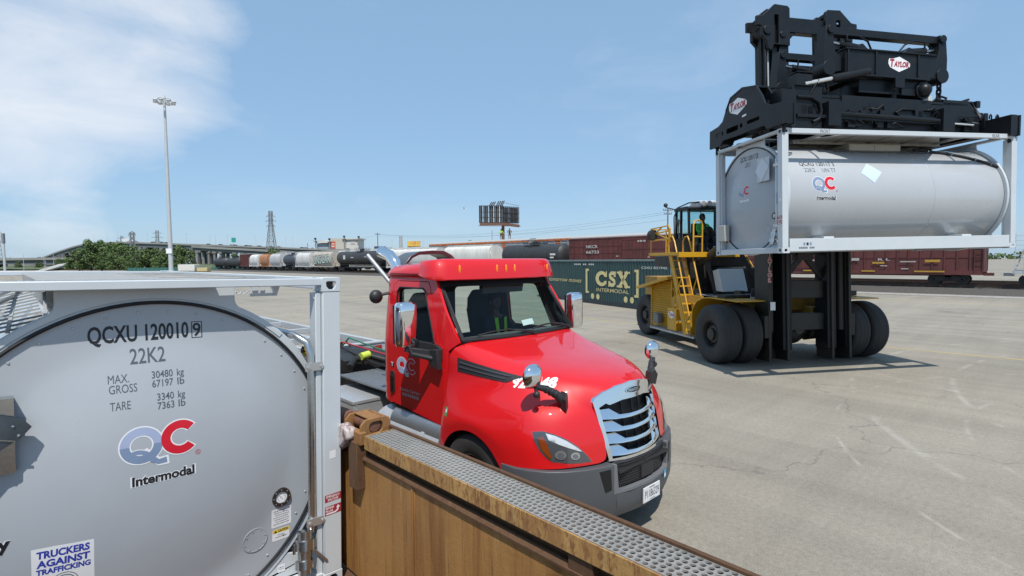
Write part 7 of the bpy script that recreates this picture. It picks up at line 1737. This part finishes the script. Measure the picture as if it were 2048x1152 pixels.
def pole(name, label, cat, px, Z, h, r, m, arms=()):
    t = thing(name, label, cat, bear(px, Z)); q = MB(); q.cyl((0, 0, 0), (0, 0, h), r, r*.7, 10); q.build('pole', m, t)
    if arms:
        q = MB()
        for z, L in arms: q.bar((-L, 0, z), (L, 0, z), .12, .14); [q.cyl((x, 0, z), (x, 0, z+.3), .06, None, 6) for x in (-L*.9, -L*.45, L*.45, L*.9)]
        q.build('cross_arm', m, t, rot=(0, 0, R(-44)))
    return t
WOOD = mat('pole_timber', (.12, .10, .085), .85, var=.2)
pole('utility_pole', 'timber utility pole left of the truck exhaust stack', 'utility pole', 757, 190, 13, .16, WOOD, [(12.4, .9)])
pole('utility_pole', 'timber utility pole rising behind the dark red boxcar', 'utility pole', 1335, 110, 13.4, .16, WOOD, [(12.9, 1.0), (12.1, .8)])
pole('utility_pole', 'slim grey pole under the left end of derelict billboard', 'utility pole', 985, 170, 12.5, .12, LATT)
pole('utility_pole', 'bare timber pole in front of the lower exit ramp', 'utility pole', 617, 260, 12, .15, WOOD)
pole('chimney', 'striped slim chimney stack left of the yellow billboard', 'chimney', 803, 560, 29, 2.2, mat('stack_grey', (.42, .42, .43), .7, var=.15))
for px, Z, h, lab in ((49, 210, 6.6, 'thin pale post nearest the wide gantry'), (90, 230, 7, 'thin pale post in the middle of the verge'), (93, 200, 4, 'short pale post beside the service road'), (109, 240, 7, 'thin pale post nearest the trees')): pole('post', lab, 'post', px, Z, h, .09, MPOLE)
GT = thing('signal_gantry', 'grey steel signal mast with an arm at the left edge', 'signal mast', bear(11, 150)); q = MB(); q.cyl((0, 0, 0), (0, 0, 11.0), .32, .26, 14); q.build('mast', MPOLE, GT)
q = MB(); q.box(-.3, .3, -.3, .3, 8.6, 11.4); q.box(-4, 0, -.06, .06, 11.1, 11.2); q.box(-4, 0, -.06, .06, 9.0, 9.1); q.build('signal_head', LATT, GT, rot=(0, 0, R(-44)))
# overhead wires
q = MB()
for (a, Za, ya), (b, Zb_, yb), dr in (((757, 190, 469), (1335, 110, 424), 2.2), ((757, 190, 472), (1335, 110, 428), 2.4), ((1335, 110, 424), (1900, 80, 380), 1.6), ((617, 260, 480), (757, 190, 471), 1.2), ((757, 190, 469), (1335, 110, 440), 2.0), ((860, 300, 487), (1140, 240, 458), 2)):
    A = bear(a, Za, zat(a, ya, Za)); B = bear(b, Zb_, zat(b, yb, Zb_)); q.tube([A.lerp(B, k/16)-Vector((0, 0, dr*4*(k/16)*(1-k/16))) for k in range(17)], .016, 5)
tag(q.build('overhead_wire', RUBBER), 'thin overhead wires sagging between the utility poles', 'wire')
# ---------------- buildings and billboards ----------------
bm_ = thing('factory', 'large pale industrial building with corner light towers beyond viaduct', 'building', bear(676, 700)); rz_ = R(-44)
Bp = lambda px: (px-676)/1070*700
PALE = mat('pale_cladding', (.56, .55, .52), .7, var=.08, vscale=.05); BEIGE = mat('beige_cladding', (.50, .46, .40), .7, var=.08, vscale=.05); BLUEG = mat('blue_cladding', (.30, .36, .42), .6, var=.1, vscale=.05)
def bbox(name, px0, px1, y0, y1, m, d0=0, d1=20): q = MB(); q.box(Bp(px0), Bp(px1), d0, d1, zat(676, y1, 700), zat(676, y0, 700)); return q.build(name, m, bm_, rot=(0, 0, rz_))
bbox('wall', 663, 693, 477, 512, BEIGE, 0, 25); bbox('wall', 693, 719, 479, 512, PALE, 2, 25); bbox('wall', 634, 660, 487, 512, BLUEG, 3, 25); bbox('roof', 691, 722, 477, 479.3, PALE, 0, 26)
q = MB(); q.prism([(Bp(632), zat(676, 484, 700)), (Bp(648), zat(676, 480, 700)), (Bp(662), zat(676, 484, 700)), (Bp(662), zat(676, 486, 700)), (Bp(632), zat(676, 486, 700))], XZ(0), 0, 25); q.build('roof', PALE, bm_, rot=(0, 0, rz_))
sg = bbox('sign_panel', 663.5, 672.5, 483, 497, mat('sign_red', (.55, .10, .06), .6), -.4, 0)
q = MB(); q.box(Bp(665), Bp(671), -.55, -.41, zat(676, 489, 700), zat(676, 487, 700)); q.box(Bp(665), Bp(671), -.55, -.41, zat(676, 494, 700), zat(676, 491.5, 700)); q.build('sign_mark', PALE, bm_, rot=(0, 0, rz_))
bbox('sign_panel', 702, 711, 483, 489, mat('sign_pale', (.45, .42, .42), .6), 1.6, 2.0)
for px, yt in ((633.5, 476), (661.5, 477), (691, 472), (720, 473)): bbox('light_tower', px-.9, px+.9, yt, 512, LATT, -1.5, 0); bbox('flood_lamp', px-2.2, px+1.4, yt-.2, yt+3, DARKP, -1.8, 0); bbox('tower_platform', px-4, px+3, yt+6, yt+7.2, LATT, -2, .2)
YB = thing('billboard', 'yellow billboard on posts right of the striped chimney', 'billboard', bear(829, 320)); q = MB(); q.box(-3.9, 3.9, -.2, .2, 11.6, 14.7); q.build('panel', mat('billboard_yellow', (.62, .50, .08), .6, var=.45, vscale=.5, tint=(.55, .16, .05)), YB, rot=(0, 0, R(-44)))
q = MB(); q.box(-3.9, 3.9, -.3, .3, 11.2, 11.6); q.cyl((0, .3, 0), (0, .3, 11.4), .5, None, 12); q.build('post', mat('billboard_brown', (.13, .07, .045), .8), YB, rot=(0, 0, R(-44)))
DB = thing('billboard', 'derelict black billboard frame on one thick pole above the train', 'billboard', bear(1007, 200)); q = MB()
BF = mat('billboard_frame', (.035, .03, .028), .8, var=.4, vscale=1)
DBR = mat('billboard_rust', (.16, .085, .06), .8, var=.3)
q.cyl((0, 0, 0), (0, 0, 16.2), .62, .55, 16); q.build('pole', DBR, DB)
def face(o, d, L, z0, z1, nb, solid):
    q = MB(); d = Vector(d).normalized(); o = Vector(o); nrm = Vector((d.y, -d.x, 0))
    for k in range(nb+1): p = o+d*(L*k/nb); q.bar(p+Vector((0, 0, z0)), p+Vector((0, 0, z1)), .16, .22, 0, d)
    for f in (0, .3, .62, 1): z = z0+(z1-z0)*f; q.bar(o+Vector((0, 0, z)), o+d*L+Vector((0, 0, z)), .2, .2)
    if solid:
        for k in range(nb*2):
            a = o+d*(L*(k+.06)/(nb*2))+nrm*.16; b = o+d*(L*(k+.94)/(nb*2))+nrm*.16
            if k % 5 == 3: continue
            q.add([a+Vector((0, 0, z0)), b+Vector((0, 0, z0)), b+Vector((0, 0, z1)), a+Vector((0, 0, z1))], [(0, 1, 2, 3)], 0)
    q.build('frame', [BF], DB)
zb0, zb1 = zat(1000, 446, 200), zat(1000, 413, 200)
Rv = Vector((FY, -FX, 0)); Fv = Vector((FX, FY, 0))
face(Rv*(-8.7)+Fv*(-1.5), Rv*8.7+Fv*(.5), 8.8, zb0, zb1, 11, True); face(Rv*(.3)+Fv*(-1.2), Rv*5.6+Fv*3.4, 6.6, zb0, zb1-.3, 8, False); face(Rv*(.3)+Fv*(.5), Rv*5.6+Fv*3.4, 6.2, zb0, zb1-.5, 12, True)
q = MB(); q.bar(Rv*(-8.6)+Fv*(-1.6)+Vector((0, 0, zb0-.6)), Rv*.2+Fv*(-1.2)+Vector((0, 0, zb0-.6)), .7, .9); q.bar(Rv*.2+Fv*(-1.2)+Vector((0, 0, zb0-.6)), Rv*6.0+Fv*2.2+Vector((0, 0, zb0-1.1)), .7, 1.0); q.bar(Rv*(-9)+Fv*(-2)+Vector((0, 0, zb0-1.2)), Rv*6.6+Fv*(-1)+Vector((0, 0, zb0-1.4)), .5, .15)
q.build('catwalk', DBR, DB); q = MB()
for k, (a, h_) in enumerate(((-4.9, 1.2), (-4.2, 1.3), (-3.5, 1.4), (-2.3, 1.5), (-1.6, 1.6), (-.9, 1.6), (-.3, 1.7))): q.bar(Rv*a+Fv*(-1.6)+Vector((0, 0, zb1)), Rv*(a+.9)+Fv*(-2.6)+Vector((0, 0, zb1+h_)), .5, .08)
q.bar(Rv*.4+Vector((0, 0, zb1+1.2)), Rv*6+Fv*2.5+Vector((0, 0, zb1+.3)), .15, .15); q.build('lamp_arm', LATT, DB)
# two workers on the auto rack roof
j, e = standing(1.)
for lab, px, Z, col, cap in (('worker in a yellow-green jacket standing on the auto rack roof', 1003, 83.8, HIVIS, HAIR), ('worker in a dark red jacket standing on the auto rack roof', 1020, 83.4, MAROON, HAIR)):
    r = bear(px, 1.0); s = 61.6/r.x; person('person', lab, j, e, [col, MAROON, DSKIN, RUBBER], loc=(61.6, r.y*s, ZR+5.76), rz=R(-40), head=((0, -.01, 1.67), (0, -1, 0)), helmet=RUBBER, group=None)
# low green wall of flats and the white tank behind the near tank's rail
q = MB(); q.box(-15, 26, -.3, .3, 0, 1.15); 
for k in range(28): q.box(-15+k*1.5, -14.9+k*1.5, -.4, -.3, 0, 1.1)
o = q.build('freight_flat', mat('flat_green', (.035, .13, .12), .6, var=.2), None, bear(345, 190), (0, 0, R(-44+4))); tag(o, 'low dark green flat wagon far beyond the near tank', 'freight car')
q = MB(); q.box(-2.5, 2.5, -1.4, 1.4, .35, 2.25); [q.box(-2.6+k*1.2, -2.5+k*1.2, -1.45, 1.45, .35, 2.3) for k in range(5)]; q.box(-2.3, 2.3, -1.2, 1.2, 0, .35)
o = q.build('storage_bin', mat('bin_white', (.62, .61, .57), .6, var=.15), None, bear(379, 165), (0, 0, R(-44)), bevel=.05); tag(o, 'white ribbed storage bin right of the light mast', 'storage bin')
q = MB(); q.box(-1.6, 1.6, -1.2, 1.2, .2, 1.3); q.box(-1.4, 1.4, -1.0, 1.0, 0, .2); o = q.build('storage_bin', mat('bin_buff', (.50, .42, .22), .7, var=.2), None, bear(409, 165), (0, 0, R(-44)), bevel=.05); tag(o, 'small buff storage bin right of the white one', 'storage bin')
# a road sign gantry on the viaduct
i = min(range(len(VS)), key=lambda a: abs(bpxs[a]-466)); p = VS[i]+VO; t = thing('road_sign', 'green road sign over the viaduct', 'road sign', p); q = MB(); q.box(-.1, .1, -.1, .1, 0, 6.5); q.build('post', MPOLE, t); q = MB(); q.box(-1.9, 1.9, -.2, -.1, 3.6, 7.6); q.build('panel', mat('sign_green', (.03, .30, .22), .5), t, rot=(0, 0, R(-44)))
# gull over the yard
t = thing('bird', 'small white gull gliding in the sky left of the billboard', 'bird', bear(930, 75, zat(930, 418, 75)), R(-44)); q = MB(); q.sph((0, 0, 0), .09, 12, 0, (2.2, 1, .9)); q.sph((.2, 0, .02), .05, 8); q.prism([(-.2, .05), (-.38, .09), (-.38, -.09), (-.2, -.05)], XY(0), 0, .015); q.build('body', WHITET, t); q = MB()
for s in (-1, 1): q.prism([(.1, s*.06), (.08, s*.3), (-.06, s*.62), (-.10, s*.60), (-.08, s*.3), (-.1, s*.06)], lambda u, v, w: (u, v, abs(v)*.28*(1.25-abs(v))+w), 0, .018)
q.build('wing', mat('gull_grey', (.5, .52, .54), .6), t)
# ---------------- trees ----------------
LEAF = []
for k, c in enumerate(((.075, .125, .030), (.105, .155, .040), (.055, .10, .026))):
    m = mat('foliage_%s' % 'abc'[k], c, .7, var=.45, vscale=.35, tint=tuple(x*.55 for x in c)); LEAF.append(m)
BARK = mat('bark', (.09, .07, .055), .9, var=.3)
def tree_mesh(seed, h, r, nclump, nleaf, ls):
    rnd = random.Random(seed); q = MB(); tr = MB()
    tr.tube([(0, 0, 0), (.1, .05, h*.3), (.0, .1, h*.62)], [h*.035, h*.028, h*.014], 8)
    cl = []
    for i in range(nclump):
        a = rnd.uniform(0, 2*pi); u = rnd.random()**.5; z = rnd.uniform(.12, .93); k = (1-abs(z-.45)**1.6*2.0)
        cl.append((Vector((r*u*k*cos(a), r*u*k*sin(a), h*z)), r*rnd.uniform(.20, .40)*(1.1-.4*z)))
    for c, cr in cl[:10]: tr.tube([(0, .05, min(c.z*.7, h*.5)), c.lerp(Vector((0, 0, c.z)), .5)-Vector((0, 0, .3)), c], [h*.012, h*.008, h*.003], 5)
    for c, cr in cl:
        for j in range(nleaf):
            d = Vector((rnd.gauss(0, 1), rnd.gauss(0, 1), rnd.gauss(0, .8))).normalized(); p = c+d*cr*rnd.uniform(.55, 1.08)
            n = (d+Vector((rnd.uniform(-.7, .7), rnd.uniform(-.7, .7), rnd.uniform(-.2, .9)))).normalized(); a = n.orthogonal().normalized(); b = n.cross(a); s = ls*rnd.uniform(.6, 1.35); t_ = rnd.uniform(0, 6.28); a, b = a*cos(t_)+b*sin(t_), b*cos(t_)-a*sin(t_)
            q.add([p-a*s, p-b*s*.55+n*s*.12, p+a*s, p+b*s*.55+n*s*.12], [(0, 1, 2, 3)], rnd.choice((0, 0, 1, 2)))
    return q, tr
def tree(label, px, Z, h, r, seed, group, nclump=34, nleaf=60, ls=.42, base=0):
    t = thing('tree', label, 'tree', bear(px, Z, base), random.uniform(0, 6), group); q, tr = tree_mesh(seed, h, r, nclump, nleaf, ls)
    q.build('crown', LEAF, t, ang=10); tr.build('trunk', BARK, t); return t
tg = 'trees in front of the viaduct'
A_ = tree('bushy green tree with a high rounded crown, second from the left of clump', 184, 215, 12.4, 5.6, 3, tg)
B_ = tree('broad green tree at the middle of the clump', 240, 215, 11.2, 5.8, 5, tg, 38)
C_ = tree('dense low tree filling the left end of the clump', 160, 208, 8.6, 4.4, 8, tg, 30)
lab = iter(('tall green tree in the clump behind the slim lattice tower', 'darker tree right of the slim lattice tower', 'small tree in front of the arched piers', 'tree directly left of the light mast', 'tree directly behind the light mast', 'rightmost tree of the clump beside the arches', 'low bush at the left foot of clump', 'low bush in the middle foot of clump', 'low bush below the light mast', 'tree at the back of the clump under the viaduct crest', 'tree at the back left of the clump', 'low bush at the right foot of clump'))
for o, px, Z, s in ((A_, 212, 222, 1.0), (B_, 268, 210, .86), (C_, 296, 214, .98), (A_, 318, 216, .72), (B_, 345, 220, .82), (A_, 364, 212, .80), (C_, 205, 200, .62), (B_, 262, 198, .5), (C_, 322, 200, .6), (B_, 232, 235, 1.02), (C_, 178, 232, 1.15), (C_, 352, 203, .5)): dup(o, bear(px, Z), random.uniform(0, 6), next(lab), scale=(s, s, s))
lab2 = iter(('round green tree below the lower exit ramp', 'smaller tree left of the round one by the ramp', 'low tree under the arches of the viaduct', 'tree right of the round one under the ramp', 'green treetop showing above the auto rack roof', 'small treetop left of the derelict billboard', 'low trees under the flat viaduct on the left, nearest the gantry', 'low tree left of the service road', 'low tree under the viaduct left of the clump', 'tree behind the yellow billboard post', 'treetop right of the striped chimney', 'low tree under the right of the arches'))
for o, px, Z, s in ((A_, 548, 300, .88), (B_, 512, 310, .7), (C_, 470, 330, .9), (C_, 590, 300, .8), (B_, 939, 330, 1.30), (C_, 867, 340, 1.45), (C_, 40, 300, .5), (C_, 78, 290, .45), (B_, 122, 300, .5), (A_, 824, 340, 1.0), (C_, 785, 360, 1.35), (C_, 492, 300, .6)): dup(o, bear(px, Z), random.uniform(0, 6), next(lab2), group='scattered trees beyond the railway', scale=(s, s, s))
# far tree belt along the horizon
rnd = random.Random(4); q = MB()
for k in range(900):
    px = rnd.uniform(-500, 2600); Z = rnd.uniform(640, 760); p = bear(px, Z, rnd.uniform(.5, 7.5))
    for j in range(5):
        n = Vector((rnd.gauss(0, 1), rnd.gauss(0, 1), rnd.gauss(.4, .8))).normalized(); a = n.orthogonal().normalized()*rnd.uniform(1.5, 3.2); b = n.cross(a); c = p+Vector((rnd.gauss(0, 2.4), rnd.gauss(0, 2.4), rnd.gauss(0, 1.4))); q.add([c-a, c-b*.7, c+a, c+b*.7], [(0, 1, 2, 3)], rnd.choice((0, 1, 2)))
o = q.build('far_woodland', LEAF); tag(o, 'distant belt of trees along the horizon', 'woodland', kind='stuff')
